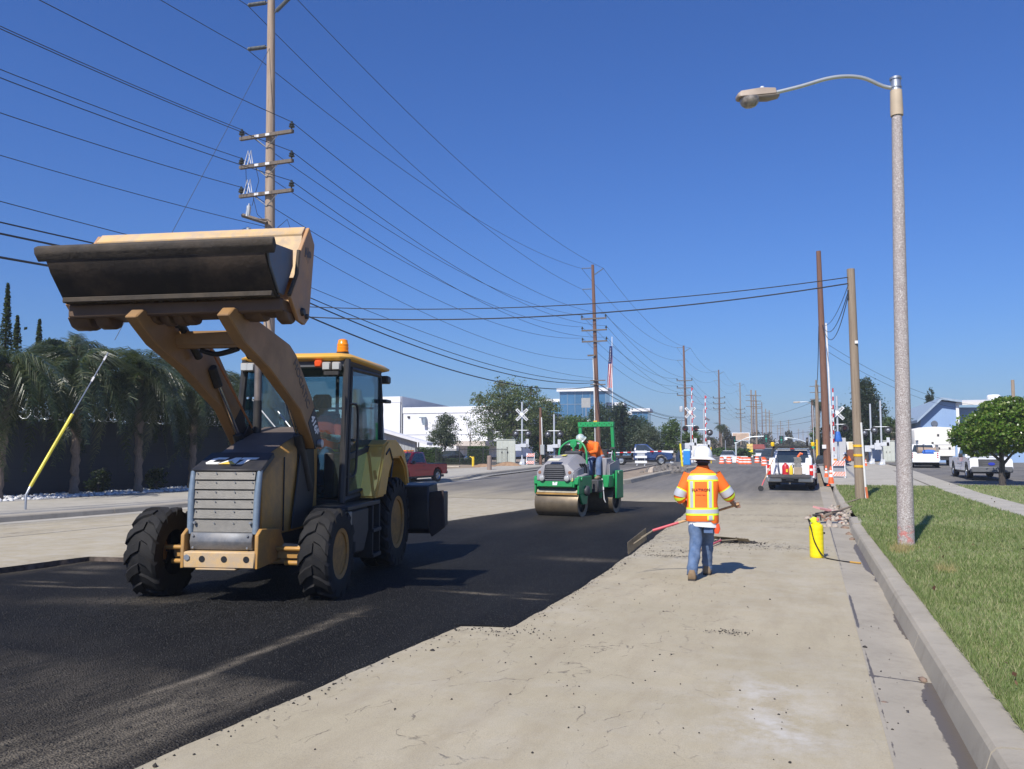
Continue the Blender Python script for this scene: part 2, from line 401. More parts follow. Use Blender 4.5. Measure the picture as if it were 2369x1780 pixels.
def dust(x, y):
    ln = line_d(x, y, [(-4.33, 2.2), (-4.30, 3.5), (-4.27, 4.1), (-4.28, 5.06), (-4.38, 6.36), (-4.55, 8.06)])
    a = np.exp(-(ln/.045)**2)*np.interp(y, [2, 4.5, 7.6, 8.1], [.9, 1, .75, 0])
    k = np.interp(y, [1, 3, 4.9+0*1, 5.12, 5.2], [.9, .9, .85, .5, 0])*np.interp(x, [-4.32, -4.2, -3.55, -3.42], [.3, .8, .8, .1])*(.35+.9*vnoise(x, y*.25, .09, 11))
    l2 = np.interp(y, [2.5, 3.5, 4.9, 6.0], [.55, .55, .4, 0])*np.interp(x, [-8, -6.5, -4.6, -4.35], [.2, .55, .6, .3])*(vnoise(x*.7, y, .5, 12)**2)*1.5
    e = .55*np.exp(-((y-(7.2+.12*(x+7.4)))/.25)**2)*(x < -6.4)*vnoise(x, y, .7, 13)
    s = 0*x
    for cx, cy, w, h, v in [(-3.8,9.22,.35,.05,.9),(-3.12,9.45,.14,.04,.8),(-3.05,9.05,.16,.03,.8),(-9.2,8.0,.45,.05,.7),(-8.7,8.0,.2,.04,.8),(-9.6,8.3,.3,.05,.6),(-3.4,12.8,.6,.2,.5),(-8.4,8.05,.3,.04,.8),(-10.0,9.2,.4,.12,.5),(-10.2,9.7,.35,.2,.6)]:
        s = np.maximum(s, v*np.exp(-((x-cx)/w)**2-((y-cy)/h)**2))
    far = .30*np.interp(y, [17, 19, 24, 29], [0, .5, .8, 1])*vnoise(x, y*.3, .8, 14)
    ed = .5*np.interp(x-xl_p(y), [0, .12, .5], [1, .5, 0])
    return np.clip(np.maximum.reduce([a, k, l2, e, s, far, ed*.8]), 0, 1)
def hp(x, y):
    e = x - xl_p(y)
    low = -.10*np.interp(y, [-8, 9.5, 11, 16, 22], [1, 1, .65, .3, 0])*np.interp(e, [0, 2.0, 3.6], [1, .6, .1])
    loose = .035*np.exp(-((x+6.0)/1.2)**2-((y-6.9)/.9)**2)*(.5+vnoise(x, y, .1, 21)) + .012*vnoise(x, y, .06, 23)*np.exp(-((x+6)/1.8)**2-((y-6.8)/1.3)**2)
    edge = np.interp(xr_p(y)-x, [0, .03, .3], [0, .018, .010])
    rut = -.012*np.exp(-((x+4.4)/.12)**2)*(y < 8)
    return low + loose + edge + rut + .008*(vnoise(x, y, .5, 22)-.5) + .004*(vnoise(x, y, .12, 24)-.5)
tx = 96
strip('fresh_asphalt', xl_p, xr_p, yp, tx, ASPH, .004, {'dust': dust}, hp)
# cut face of the old road along the trench
Vc = []; 
for y in yp: Vc += [(xl_p(y), y, zg(y)+.002), (xl_p(y)+.012*math.sin(y*9), y, zg(y)-.13)]
Fc = [(2*i, 2*i+2, 2*i+3, 2*i+1) for i in range(len(yp)-1)]
o = np_mesh('trench_edge', Vc, Fc, M('cut_road_edge', (.10,.075,.06), .95, var=.5, vs=9, bump=1, bs=30, dirt=(.3,.25,.2), da=.4, ds=8)); o['kind'] = 'structure'

# --- worn road both sides of it
grey = lambda x, y: np.interp(y, [24, 30, 38, 62], [0, .25, .93, 1])*np.interp(x, [-3, 0, .38], [1, 1, .9])
def darkr(x, y):
    e = np.exp(-((x-xr_p(y))/.10)**2)*.35
    s = 0*x
    for cx, cy, w, h, v in [(-2.2,13.8,.6,.2,1),(-2.0,14.8,.7,.5,.6),(-1.0,16.2,.9,.35,1),(-.3,15.9,.6,.3,.8),(-.8,8.0,.13,.06,1),(-.72,8.12,.09,.04,.9),(-1.4,24.2,1.8,.35,.8),(-.6,22.2,1.2,.3,.7),(-1.0,29.5,1.5,.5,.9),(-2.9,7.25,.25,.12,.6),(-.4,20.4,.8,.25,.6),(-2.7,17,.5,1.2,.6),(.2,24,.5,2,.5)]:
        s = np.maximum(s, v*np.exp(-((x-cx)/w)**2-((y-cy)/h)**2))
    return np.clip(e+s, 0, 1)
pale = lambda x, y: np.clip(.7*np.exp(-((x+.35)/.3)**2-((y-6)/.5)**2) + .7*np.exp(-((x+.2)/.3)**2-((y-5.2)/.4)**2) + .25*vnoise(x, y, 1.3, 31), 0, 1)*np.interp(y, [20, 26], [1, 0])
crack = lambda x, y: np.interp(x, [-3.4, -3.0, -1.2, -.4], [.6, 1, 1, .15])*np.interp(y, [3, 11, 16], [1, .9, 0])
yr = np.concatenate([np.arange(-8, 2, 1.), np.arange(2, 14, .12), np.arange(14, 29.01, .25)])
yf = np.concatenate([np.arange(29, 66.1, .6)])
at = {'grey': grey, 'dark': darkr, 'pale': pale, 'crack': crack}
yr = np.unique(np.concatenate([yr, yp[::2]]))
Rd = strip('road', xr_p, .38, yr, 30, ROAD, .0, at)
at2 = {'grey': lambda x, y: np.maximum(grey(x, y), .85*np.interp(y, [30, 40], [0, 1])), 'dark': lambda x, y: .45*np.exp(-((x-xl_p(y))/.5)**2)+.6*np.exp(-((x+17.0)/.10)**2)+.9*np.exp(-((x+15.6)/.07)**2), 'pale': lambda x, y: .3+0*x, 'crack': lambda x, y: 0*x}
strip('road', -18.3, xl_p, yp[::2], 30, ROAD, .0, at2)
strip('road', -18.3, .38, yf, 60, ROAD, .0, {'grey': grey, 'dark': darkr, 'pale': lambda x, y: 0*x, 'crack': lambda x, y: 0*x})
strip('far_road', -19.5, 1.0, [66, 80, 120, 200, 400, 900], 3, OLDASPH, .0)
strip('cross_street', -120., -19.4, [63.5, 66, 72, 80], 3, OLDASPH, .03)
# lane lines of old paint, worn
PAINT = M('worn_road_paint', (.55,.54,.5), .8, var=.15, dirt=(.3,.26,.2), da=.95, ds=6)
for x in (-15.05,):
    strip('lane_line', x, x+.06, np.arange(2, 30, 2.), 2, PAINT, .005)

# --- right side: gutter, kerb, lawn, sidewalk, driveway
def wet(x, y):
    e = .84 - x
    w = np.interp(y, [3, 4.4, 5.1, 5.8, 6.5, 6.85, 6.9, 8.2, 8.4, 9.0, 9.7, 9.9, 12.0, 12.3, 12.7, 13.4, 16.5, 17.3, 17.6], [.2, .2, .14, .15, .16, .08, 0, 0, .05, .09, .06, 0, 0, .08, .03, .12, .14, .08, 0])
    a = np.clip(.5 + (w-e)*9, 0, 1)*(w > 0)
    j = np.exp(-((x-.395)/.02)**2)*np.interp(y, [4, 6.5, 6.9, 8.6, 8.8, 10.6, 10.9, 14, 20, 26], [.45, .55, .8, .3, .95, .95, .3, .6, .75, .4])
    k = np.exp(-((y-6.85)/.025)**2)*.8
    return np.maximum.reduce([a, j, k])
strip('gutter', .372, .86, np.concatenate([np.arange(-8, 3, 1.), np.arange(3, 20, .05), np.arange(20, 42.1, .4)]), 22, CONCG, .003, {'wet': wet}, lambda x, y: -.022*np.interp(x, [.384, .8], [0, 1]))
kb = strip('kerb', .93, 1.05, np.arange(-8, 42.1, 2), 2, CONCK, -.06)
kp = [(.80, y) for y in (-8, -4, 0, 4, 8, 12, 16, 20.4)]
def kerbR(path): return kerb_run([(x+.0, y) for x, y in path[::-1]], .27, .15, CONCK, kb, 3.05)
# travel is towards -Y so that the raised side (left of travel) is +X
kerbR([(.80, y) for y in (-7.7, -4, 0, 4, 8, 12, 16, 20.2)])
kerbR([(.82, 20.5), (.84, 22.6)])
kerbR([(.80, 26.4), (.80, 30), (.83, 36), (.90, 39.5)])
LZ = .145
def lawn_edge(y): return 1.075 + .03*(float(vnoise(y, 4, .5, 41))-.5) + .03*(float(vnoise(y, 4, .09, 43))-.5)
yl = np.concatenate([np.arange(-8, 3, 1.), np.arange(3, 20, .12), np.arange(20, 39.6, .5)])
lawn = strip('lawn', lawn_edge, 5.0, yl, 30, SOIL, LZ-.005, None, lambda x, y: .02*np.clip(x-1.1, 0, 1)+.015*(vnoise(x, y, .6, 44)-.5))
strip('sidewalk', 5.0, 6.15, np.arange(-8, 60.1, 2), 3, CONC, LZ+.012)
for y in np.arange(10, 60, 1.5):
    b = MB(); z = zg(y)+LZ+.0165; b.quad((5.0,y,z),(6.15,y,z),(6.15,y+.012,zg(y+.012)+LZ+.0165),(5.0,y+.012,zg(y+.012)+LZ+.0165)); b.build('sidewalk_joint', M('joint_dark', (.12,.11,.1), .9), None, smooth=False)['kind'] = 'structure'
strip('lawn', 6.15, 16., np.concatenate([np.arange(-8, 42.6, 1.)]), 12, SOIL, LZ-.005)
poly('driveway', [(.86, 39.6), (5.0, 39.6), (5.0, 66.5), (.6, 66.5), (.6, 43), (.86, 41.5)], LZ*.9, CONC)
poly('parking_lot', [(6.15, 42.2), (40, 42.2), (40, 100), (6.15, 100), ], LZ-.02, OLDASPH)
poly('driveway', [(5.0, 60.), (6.15, 60.), (6.15, 100), (1.0, 100), (1.0, 66.5), (5.0, 66.5)], LZ*.55-.004, CONC)

# --- left side: kerb, sidewalk, rock bed
kl = strip('kerb', -18.75, -18.60, np.arange(-8, 60, 2), 2, CONCK, -.06)
kerb_run([(-18.3, y) for y in (-6, 0, 8, 16, 24, 32, 38, 42)] + [(-18.5, 44), (-18.9, 45.6), (-19.2, 47.5), (-19.25, 52), (-19.2, 60), (-19.6, 63)], .4, .15, CONCK, kl, 4)
poly('gutter', [(-18.31, -6), (-17.75, -6), (-17.75, 42), (-18.3, 45.5), (-18.7, 48), (-18.7, 60), (-19.2, 60), (-19.25, 48), (-18.9, 45.6), (-18.31, 42)], .005, CONC)
poly('sidewalk', [(-18.6, -6), (-18.6, 42.2), (-19.2, 45.9), (-19.55, 48), (-19.5, 60), (-19.9, 63.5), (-22.6, 63.2), (-23.3, 56.3), (-25.4, 52), (-24.6, 40), (-23.9, 32), (-23.9, -6)], .146, CONC)
poly('rock_bed', [(-23.9, -6), (-23.9, 32), (-24.6, 40), (-27, 40), (-27, -6)], .15, ROCKBED)
poly('dirt_lot', [(-24.6, 40), (-25.4, 52), (-23.3, 56.3), (-22.6, 63.2), (-60, 63.4), (-60, 40)], .10, DIRT)

# --- raised island in the road
isl = [(-11.3, 43.5), (-10.8, 41.3), (-9.9, 40.4), (-9.2, 40.6), (-8.75, 41.6), (-8.7, 45), (-8.7, 50), (-8.4, 55), (-7.9, 59), (-7.7, 63.5), (-11.6, 63.5)]
poly('traffic_island', [(x*.985-.12, y) for x, y in isl], .13, DIRT)
ik = strip('island_kerb', -10.2, -10.1, [42, 60], 2, CONCK, -.06)
kerb_run([(-11.45, 63.4), (-11.45, 50), (-11.35, 43.5), (-10.85, 41.2), (-9.9, 40.3), (-9.15, 40.5), (-8.65, 41.5), (-8.6, 45), (-8.6, 50), (-8.3, 55), (-7.8, 59), (-7.6, 63.4)], .28, .22, CONCK, ik, 5)
# ---------------------------------------------------------------- buildings
def wallbox(name, pts, z0, z1, m, parent, **k):
    b = MB(); b.prism(pts, 'z', z0, z1); return b.build(name, m, parent, smooth=False, **k)
WSTUC = M('white_stucco', (.74,.75,.77), .8, var=.04, vs=.5)
GSTUC = M('grey_and_shaded_stucco', (.47,.48,.51), .8, var=.04, vs=.5)
GLAZE = M('blue_curtain_glass', (.05,.15,.28), .12, var=.25, vs=.25, spec=.9)
GLAZE2 = M('blue_curtain_glass_low', (.07,.19,.33), .15, var=.2, vs=.3, spec=.8)
MULL = M('window_mullion', (.16,.24,.33), .5)
DARKW = M('dark_opening', (.03,.03,.035), .5)
# white warehouse far behind the tree
t = empty('warehouse', (-62, 120, 0), 0, 'long white flat-roofed warehouse behind the hedge with a taller block at its left end', 'building')
wallbox('tall_block', [(-40, 0), (-.9, 0), (-10, 46), (-50, 46)], 0, 9.75, WSTUC, t)
wallbox('parapet', [(-40, -.06), (-.84, -.06), (-.84, .3), (-40, .3)], 8.9, 9.85, WSTUC, t)
wallbox('side_wall', [(-.84, .31), (-.7, .3), (-9.9, 46.2), (-10, 46)], 0, 9.86, GSTUC, t)  # receding side in shade: the shade is painted as grey over the white block
wallbox('low_block', [(-.45, .3), (17, .3), (17, 40), (-.45, 40)], 0, 7.95, WSTUC, t)
wallbox('parapet', [(-.5, .18), (17.1, .18), (17.1, .295), (-.5, .295)], 7.05, 8.03, WSTUC, t)
wallbox('reveal_line', [(-.45, .24), (17, .24), (17, .297), (-.45, .297)], 3.55, 3.62, GSTUC, t)
for x in (5.9, 11.4): wallbox('panel_joint', [(x, .25), (x+.07, .25), (x+.07, .298), (x, .298)], .1, 7.0, GSTUC, t)
for x, z in ((14.4, 2.3),): wallbox('window', [(x, .22), (x+1.0, .22), (x+1.0, .296), (x, .296)], z, z+2.2, DARKW, t)
for x, z in ((3.3, 5.9),): 
    b = MB(); b.box(x-.5, x+.5, -.5, .2, z+.35, z+.5); b.box(x+.1, x+.6, -.45, .15, z-.8, z+.35); b.build('wall_lamp', M('lamp_grey', (.2,.25,.3), .5), t)
wallbox('wall_lamp', [(.4, .1), (.8, .1), (.8, .29), (.4, .29)], 6.3, 6.6, DARKW, t)
wallbox('awning_roof', [(9, -6), (16.5, -6), (16.5, .15), (9, .15)], 1.75, 2.5, M('tan_awning', (.55,.48,.42), .8), t)
# low grey shed with a raking roof
t = empty('shed', (-33.6, 57, -.05), 0, 'low grey board shed with sloping white-edged roof behind the red pickup', 'building')
sh = M('grey_boards', (.30,.31,.32), .8, var=.08)
b = MB(); b.prism([(-9, 0), (5.0, 0), (5.0, 2.28), (-9, 6.0)], 'y', .05, .45); b.build('wall', sh, t, smooth=False)
for i in range(34):
    x = -4.9+i*.3; b = MB(); b.box(x, x+.035, .02, .05, 0, 2.25+(5-x)*.265); b.build('batten', sh, t, smooth=False)
b = MB(); b.prism([(-10, 6.05), (6.3, 1.80), (6.3, 2.0), (-10, 6.25)], 'y', -.5, .5); b.build('roof', M('shed_roof', (.62,.62,.64), .7, var=.06), t, smooth=False)
b = MB(); b.tube([(5.75, -.8, 0), (5.75, -.8, 2.0)], .05, 8); b.build('roof_post', BLACK, t)
# blue glass offices
def glass_block(t, x0, x1, y0, y1, z1, rows, cols, band, over, side_cols=4):
    wallbox('glass_wall', [(x0, y0), (x1, y0), (x1, y1), (x0, y1)], 0, z1, GLAZE, t)
    for i in range(1, rows): wallbox('mullion', [(x0-.02, y0-.06), (x1+.06, y0-.06), (x1+.06, y1), (x0-.02, y1)], z1*i/rows-.06, z1*i/rows+.06, MULL, t)
    for i in range(cols+1):
        x = x0+(x1-x0)*i/cols; wallbox('mullion', [(x-.05, y0-.08), (x+.05, y0-.08), (x+.05, y0-.01), (x-.05, y0-.01)], 0, z1, MULL, t)
    wallbox('cornice', [(x0-over, y0-over), (x1+over, y0-over), (x1+over, y1), (x0-over, y1)], z1, z1+band, WSTUC, t)
t = empty('office_building', (-35.7, 150, 0), R(8), 'blue glass office block with flat white overhanging cornice beyond the trees', 'building')
glass_block(t, -8.6, 0, 0, 9, 12.0, 5, 6, .62, .55)
wallbox('wing', [(-13, 3), (-8.7, 3), (-8.7, 14), (-13, 14)], 0, 10.2, GLAZE2, t); wallbox('wing_cornice', [(-13.3, 2.6), (-8.7, 2.6), (-8.7, 14), (-13.3, 14)], 10.2, 10.8, WSTUC, t)
wallbox('side_wing', [(.05, 5), (2.6, 5), (2.6, 12), (.05, 12)], 0, 9.5, GLAZE, t); wallbox('wing_cornice', [(.05, 4.4), (3.1, 4.4), (3.1, 12), (.05, 12)], 9.5, 10.1, WSTUC, t)
t = empty('office_building', (-29.3, 150, 0), R(6), 'smaller blue glass tower with white cap at the right end of the offices', 'building')
glass_block(t, -1.3, 1.5, 0, 7, 8.1, 4, 3, .55, .4)
wallbox('link_wall', [(-3.6, 2), (-1.36, 2), (-1.36, 9), (-3.6, 9)], 0, 7.6, GLAZE2, t); wallbox('link_cornice', [(-3.8, 1.7), (-1.36, 1.7), (-1.36, 9), (-3.8, 9)], 7.6, 8.2, WSTUC, t)
# blue gabled hall on the right
t = empty('gabled_hall', (9.75, 85, 0), 0, 'pale blue metal hall with white raking roof behind the parked white trucks', 'building')
BLU = M('pale_blue_siding', (.25,.37,.57), .6, var=.05, vs=.4); WR = M('white_roof', (.66,.64,.60), .7, var=.06)
b = MB(); b.prism([(0, 0), (3.0, 0), (3.0, 5.65), (1.7, 5.85), (0, 4.15)], 'y', 0, 30); b.build('gable_wall', BLU, t, smooth=False)
b = MB(); b.prism([(-.35, 3.85), (1.75, 5.93), (3.4, 5.66), (3.4, 5.85), (1.72, 6.15), (-.35, 4.1)], 'y', -.7, 30); b.build('verge_trim', M('blue_grey_trim', (.3,.38,.47), .6), t, smooth=False)
b = MB(); b.box(2.95, 3.2, -.2, .1, 0, 5.6); b.build('corner_post', WHITE, t)
for i in range(10):
    b = MB(); b.box(.15+i*.28, .17+i*.28, -.02, 0, 0, 4.1+min(i*.28, 1.6)*.95); b.build('siding_rib', BLU, t, smooth=False)
b = MB(); b.prism([(3.21, 0), (16, 0), (16, 5.1), (3.21, 5.3)], 'y', 1.6, 29); b.build('side_wall', BLU, t, smooth=False)
b = MB(); b.loft([[(3.0, -.4, 5.42), (17, -.4, 5.42), (17, -.4, 5.62), (3.0, -.4, 5.72)], [(3.0, 14, 6.4), (17, 14, 6.4), (17, 14, 6.6), (3.0, 14, 6.6)]]); b.build('roof', WR, t, smooth=False)
b = MB(); b.lathe([(.3, 0), (.3, .25), (.55, .3), (.6, .7), (.5, .85)], (7.0, 5, 5.75), 'z', 16); b.build('roof_vent', WHITE, t)
b = MB(); b.tube([(1.25, -.06, 0), (1.25, -.06, 3.6)], .05, 6); b.tube([(.98, -.06, 0), (.98, -.06, 3.4)], .03, 6); b.lathe([(.25, -.12), (.3, 0)], (1.15, 0, 3.75), 'y', 12); b.build('meter_pipes', M('dark_pipe', (.12,.14,.18), .5), t)
# low buildings past the crossing on the right
t = empty('low_building', (3.3, 92, .05), 0, 'low cream and white building with brown door behind the crossing', 'building')
wallbox('wall', [(-1.6, 0), (.2, 0), (.2, 8), (-1.6, 8)], 0, 2.5, GSTUC, t); wallbox('wall', [(.22, 1), (6, 1), (6, 8), (.22, 8)], 0, 2.1, WSTUC, t)
wallbox('sign_panel', [(.5, .9), (1.9, .9), (1.9, .99), (.5, .99)], 1.3, 2.05, M('cream_panel', (.72,.62,.42), .7), t); wallbox('door', [(-.1, .86), (.95, .86), (.95, .98), (.23, .98)], 0, 1.25, M('brown_door', (.16,.07,.05), .6), t)
wallbox('roof_unit', [(.9, 3), (2, 3), (2, 4), (.9, 4)], 2.1, 2.75, GSTUC, t)
t = empty('restaurant', (-8.7, 150, 0), 0, 'small far building with dark red roof beside the yellow sign', 'building')
wallbox('wall', [(-1, 0), (1.2, 0), (1.2, 4), (-1, 4)], 0, 1.3, M('tan_wall', (.4,.33,.26), .8), t); b = MB(); b.prism([(-1.2, 1.25), (1.4, 1.25), (1.15, 2.05), (-.95, 2.05)], 'y', -.4, 4.4); b.build('roof', M('red_roof', (.30,.07,.06), .7), t, smooth=False)
wallbox('window', [(-.7, -.03), (.9, -.03), (.9, -.005), (-.7, -.005)], .3, .95, DARKW, t)
for x, y, w, h, c, l in ((-11.8, 88, 3.2, 1.9, (.72,.72,.72), 'low white wall with small openings behind the blue truck'), (-6.6, 85, 1.5, .65, (.75,.75,.74), 'short white barrier wall left of the orange barrels')):
    t = empty('site_wall', (x, y, .03), 0, l, 'wall'); wallbox('wall_panel', [(-w/2, 0), (w/2, 0), (w/2, .4), (-w/2, .4)], 0, h, M('white_wall', (.74,.73,.71), .8), t)
    if w > 2:
        for xx in (-1.2, .3): wallbox('opening', [(xx, -.02), (xx+.5, -.02), (xx+.5, -.003), (xx, -.003)], .35, .7, DARKW, t)
for i in range(6):
    x = random.uniform(-60, -6) if i < 4 else random.uniform(6, 60); y = random.uniform(230, 330)
    t = empty('distant_building', (x, y, 0), 0, 'pale low building far down the street', 'building', 'far low buildings along the street')
    w = random.uniform(8, 18); h = random.uniform(3, 5); wallbox('wall', [(-w/2, 0), (w/2, 0), (w/2, 10), (-w/2, 10)], 0, h, M('pale_far_%d' % (i % 3), [(.55,.5,.45), (.6,.6,.6), (.45,.36,.32)][i % 3], .8), t); wallbox('roof', [(-w/2-.3, -.3), (w/2+.3, -.3), (w/2+.3, 10.3), (-w/2-.3, 10.3)], h, h+.35, GSTUC, t)

# dark block wall on the left with razor wire
wm, t_, b_, o_ = mat('dark_block_wall'); co = t_.obj()
bt = t_.n('TexBrick', {'Vector': t_.n('Mapping', {'Vector': co, 'Rotation': (PI/2, 0, PI/2)}).outputs[0], 'Scale': 1.0, 'Brick Width': .4, 'Row Height': .2, 'Mortar Size': .006, 'Color1': (.036,.042,.054,1), 'Color2': (.031,.037,.048,1), 'Mortar': (.022,.027,.035,1)})
t_.set(b_.inputs['Base Color'], t_.mix(t_.math('MULTIPLY', t_.noise(1.2, 5, co), .4), bt.outputs[0], (.030,.034,.04))); b_.inputs['Roughness'].default_value = .85; t_.set(b_.inputs['Normal'], t_.bump(bt.outputs[1], -.3, .01))
wl = empty('block_wall', (-26.5, 12, -.15), 0, 'long dark grey block wall behind the palms with coiled wire on top', 'wall')
for i in range(9):
    b = MB(); b.box(-.1, .1, -22+i*6.0, -22+i*6.0+5.995, -.3, 2.70); b.build('wall_panel', wm, wl, smooth=False)
b = MB(); pts = [(-.0+.22*math.cos(k*.9), -20+k*.045, 2.98+.22*math.sin(k*.9)) for k in range(1150)]; b.tube(pts, .012, 3); b.build('razor_wire', STEEL, wl)

# ---------------------------------------------------------------- power poles
PW1 = wood('pole_wood_grey', (.26,.17,.11), (.46,.36,.27)); PW2 = wood('pole_wood_brown', (.11,.05,.035), (.22,.115,.075)); PW3 = wood('pole_wood_old', (.20,.145,.10), (.33,.26,.19))
ARMW = wood('crossarm_wood', (.10,.08,.065), (.19,.155,.125)); INS = M('dark_insulator', (.05,.055,.05), .25, var=.3); INSP = M('polymer_insulator', (.13,.14,.14), .5)
TAGW = M('white_pole_tag', (.7,.68,.66), .5)
def arm_pole(x, y, H, r0, wd, lab, near=False, lean=0.0, scale=1.0, arms=(14.4, 13.2, 12.0), dz=0):
    t = empty('utility_pole', (x, y, zg(y)+.1+dz), 0, lab, 'utility pole', 'power poles along the left kerb')
    b = MB(); n = 14 if near else 8; b.tube([(0, 0, -.3), (lean*.25, 0, H*.25), (lean*.6, 0, H*.6), (lean, 0, H)], [r0, r0*.92, r0*.78, r0*.6], n); b.build('pole', wd, t)
    L = lambda z: lean*z/H
    for az in arms:
        b = MB(); b.box(L(az)-1.27, L(az)+1.27, -r0*.8-.13, -r0*.8, az-.065, az+.065); b.build('crossarm', ARMW, t, smooth=False)
        b = MB(); b.tube([(L(az)-.55, -r0*.8-.06, az-.06), (L(az), -r0*.85, az-.5), (L(az)+.55, -r0*.8-.06, az-.06)], .02, 5); b.build('brace', STEEL, t)
        for sx in (-1.2, 1.2):
            b = MB(); c = (L(az)+sx, -r0*.8-.065, az+.06); b.lathe([(.03, 0), (.03, .08), (.11, .1), (.12, .15), (.06, .17), (.10, .2), (.10, .24), (.05, .26), (.045, .34), (.02, .36)], c, 'z', 10 if near else 6); b.build('insulator', INS, t)
        if near:
            for tx in (-.42, .1): b = MB(); b.box(L(az)+tx-.1, L(az)+tx+.1, -r0*.8-.136, -r0*.8-.131, az-.05, az+.05); b.build('pole_tag', TAGW, t, smooth=False)
    for sx, z, up in ((-1, H-2.0 if near else H-.3, .0), (1, H-.62 if near else H-1.0, .55), (-1, H-.1 if near else H-2.4, 0)):
        b = MB(); p0 = Vector((L(z)+sx*r0*.6, 0, z)); p1 = p0+Vector((sx*.95, -.1, up))
        b.tube([p0, p1], .03, 6)
        for k in range(13 if near else 5): q = p0.lerp(p1, .12+.76*k/(12 if near else 4)); q2 = q+(p1-p0).normalized()*.035; b.tube([q, q2], .085, 10 if near else 6)
        b.build('post_insulator', INSP, t)
    return t
P1 = (-20.05, 27.2); PY = [78, 128, 178, 232, 290, 350]
pl = arm_pole(-20.0, 27.2, 20.2, .25, PW1, 'nearest tall wooden power pole with three crossarms, rising behind the raised bucket', True, -.38, arms=(14.35, 13.15, 11.95))
# service gear on the near pole
b = MB(); b.tube([(-1.3,-.32,11.15), (-.1,-.32,10.72)], .085, 4); b.build('service_arm', ARMW, pl, smooth=False); b = MB(); b.tube([(-.75,-.36,10.93), (-.05,-.36,10.85), (.1,-.36,10.75)], .03, 6); b.build('service_brace', ARMW, pl)
b = MB(); b.tube([(-1.05,-.3,11.05),(-1.0,-.3,11.5)], .09, 10); b.tube([(-1.0,-.3,11.5),(-1.0,-.3,11.6)], .03, 6); b.build('fused_cutout', M('porcelain_grey', (.55,.57,.58), .3), pl)
b = MB(); b.tube([(-1.0,-.3,10.3),(-.98,-.3,10.6)], [.03,.09], 8); b.build('cable_head', M('porcelain_grey', (.55,.57,.58), .3), pl)
b = MB(); b.lathe([(.16, 0), (.18, .06), (.05, .1), (.09, .22), (.03, .25)], (.38, -.2, 10.25), 'z', 10); b.build('insulator', INS, pl)
for az in (13.15, 11.95):
    for s in (0, .14): b = MB(); b.tube([(-1.25+s*1.2, -.35, az+.05), (-1.0-.06+s, -.36, az+.62), (-.92+s*.6, -.35, az+.08)], .022, 5); b.build('bracket', M('white_bracket', (.75,.75,.75), .4), pl)
b = MB()
for P in ([(-1.2,-.3,13.1),(-1.15,-.32,12.6),(-1.12,-.3,12.1)], [(-.75,-.33,11.8),(-.8,-.35,11.5),(-1.0,-.3,11.55)], [(-.8,-.33,11.9),(-.55,-.35,11.1),(-.2,-.3,10.8)], [(-1.0,-.3,10.65),(-1.5,-.32,10.5),(-1.45,-.3,10.1),(-1.0,-.3,9.8)], [(.35,-.25,10.5),(.8,-.25,10.8),(1.0,-.25,10.3)], [(-.7,-.33,13.1),(-.55,-.3,12.5),(-.7,-.3,12)], ): b.tube(P, .012, 5)
b.build('jumper_wires', BLACK, pl)
labs = ['second power pole in the row, behind the green roller, with a white riser pipe', 'third power pole in the row, above the walking worker', 'fourth and darkest power pole in the row, right of the railroad gates', 'fifth power pole in the row with pale wood', 'sixth power pole in the row, far down the street', 'seventh power pole in the row, far down the street']
poles = [(-19.25, 78), (-18.9, 136), (-18.7, 187), (-18.6, 245), (-18.5, 303), (-18.4, 356)]
for i, ((x, y), lab) in enumerate(zip(poles, labs)):
    p = arm_pole(x, y, [19.4, 18.1, 18.6, 20, 19.4, 20][i], .24, PW2 if i != 3 else PW3, lab, False, [-.5, -.25, 0, 0, 0, 0][i], arms=(14.0, 12.85, 11.75) if i < 1 else (12.3, 11.1, 9.9))
    if i == 0:
        b = MB(); b.tube([(-.32, -.1, 0), (-.42, -.1, 7.5), (-.5, -.1, 10.2)], .06, 8); b.build('riser_pipe', M('white_pvc', (.7,.7,.68), .5), p)
        b = MB(); b.box(-1.0, -.2, -.35, -.2, 10.3, 10.45); b.build('service_arm', ARMW, p, smooth=False)
        for z in (7.5, 7.9): b = MB(); b.box(-.75, .75, -.3, -.2, z-.05, z+.05); b.build('crossarm', ARMW, p, smooth=False)
        b = MB(); b.box(-.45, -.1, -.36, -.33, 3.5, 4.0); b.build('notice_board', M('yellow_notice', (.8,.5,.05), .6), p)
    if i == 1: b = MB(); b.lathe([(.3, 0), (.32, .1), (.32, .8), (.25, .9)], (-.75, -.3, 7.2), 'z', 10); b.build('transformer', M('transformer_grey', (.5,.52,.53), .5), p)
far = [(-17.5, 420), (-17, 490), (-16.5, 570), (-16, 660), (1.2, 235), (-15, 260), (-13, 205), (-15.2, 320), (1.5, 180), (-10.5, 180), (-12.2, 280), (-11, 350), (-9.5, 420), (.5, 420), (-6, 500), (-4, 560), (-1, 600)]
fb = MB(); fb.tube([(0, 0, -.3), (0, 0, 15.5)], [.24, .16], 6); fb2 = MB()
for z in (14.2, 12.9, 11.5): fb2.box(-1.3, 1.3, -.2, -.08, z-.07, z+.07)
f0 = None
for i, (x, y) in enumerate(far):
    if f0 is None:
        f0 = empty('utility_pole', (x, y, 0), 0, 'small distant power pole far down the street', 'utility pole', 'far power poles down the street'); fb.build('pole', PW3, f0); fb2.build('crossarms', ARMW, f0, smooth=False)
    else: copy_tree(f0, (x, y, 0), s=random.uniform(.75, 1.05))
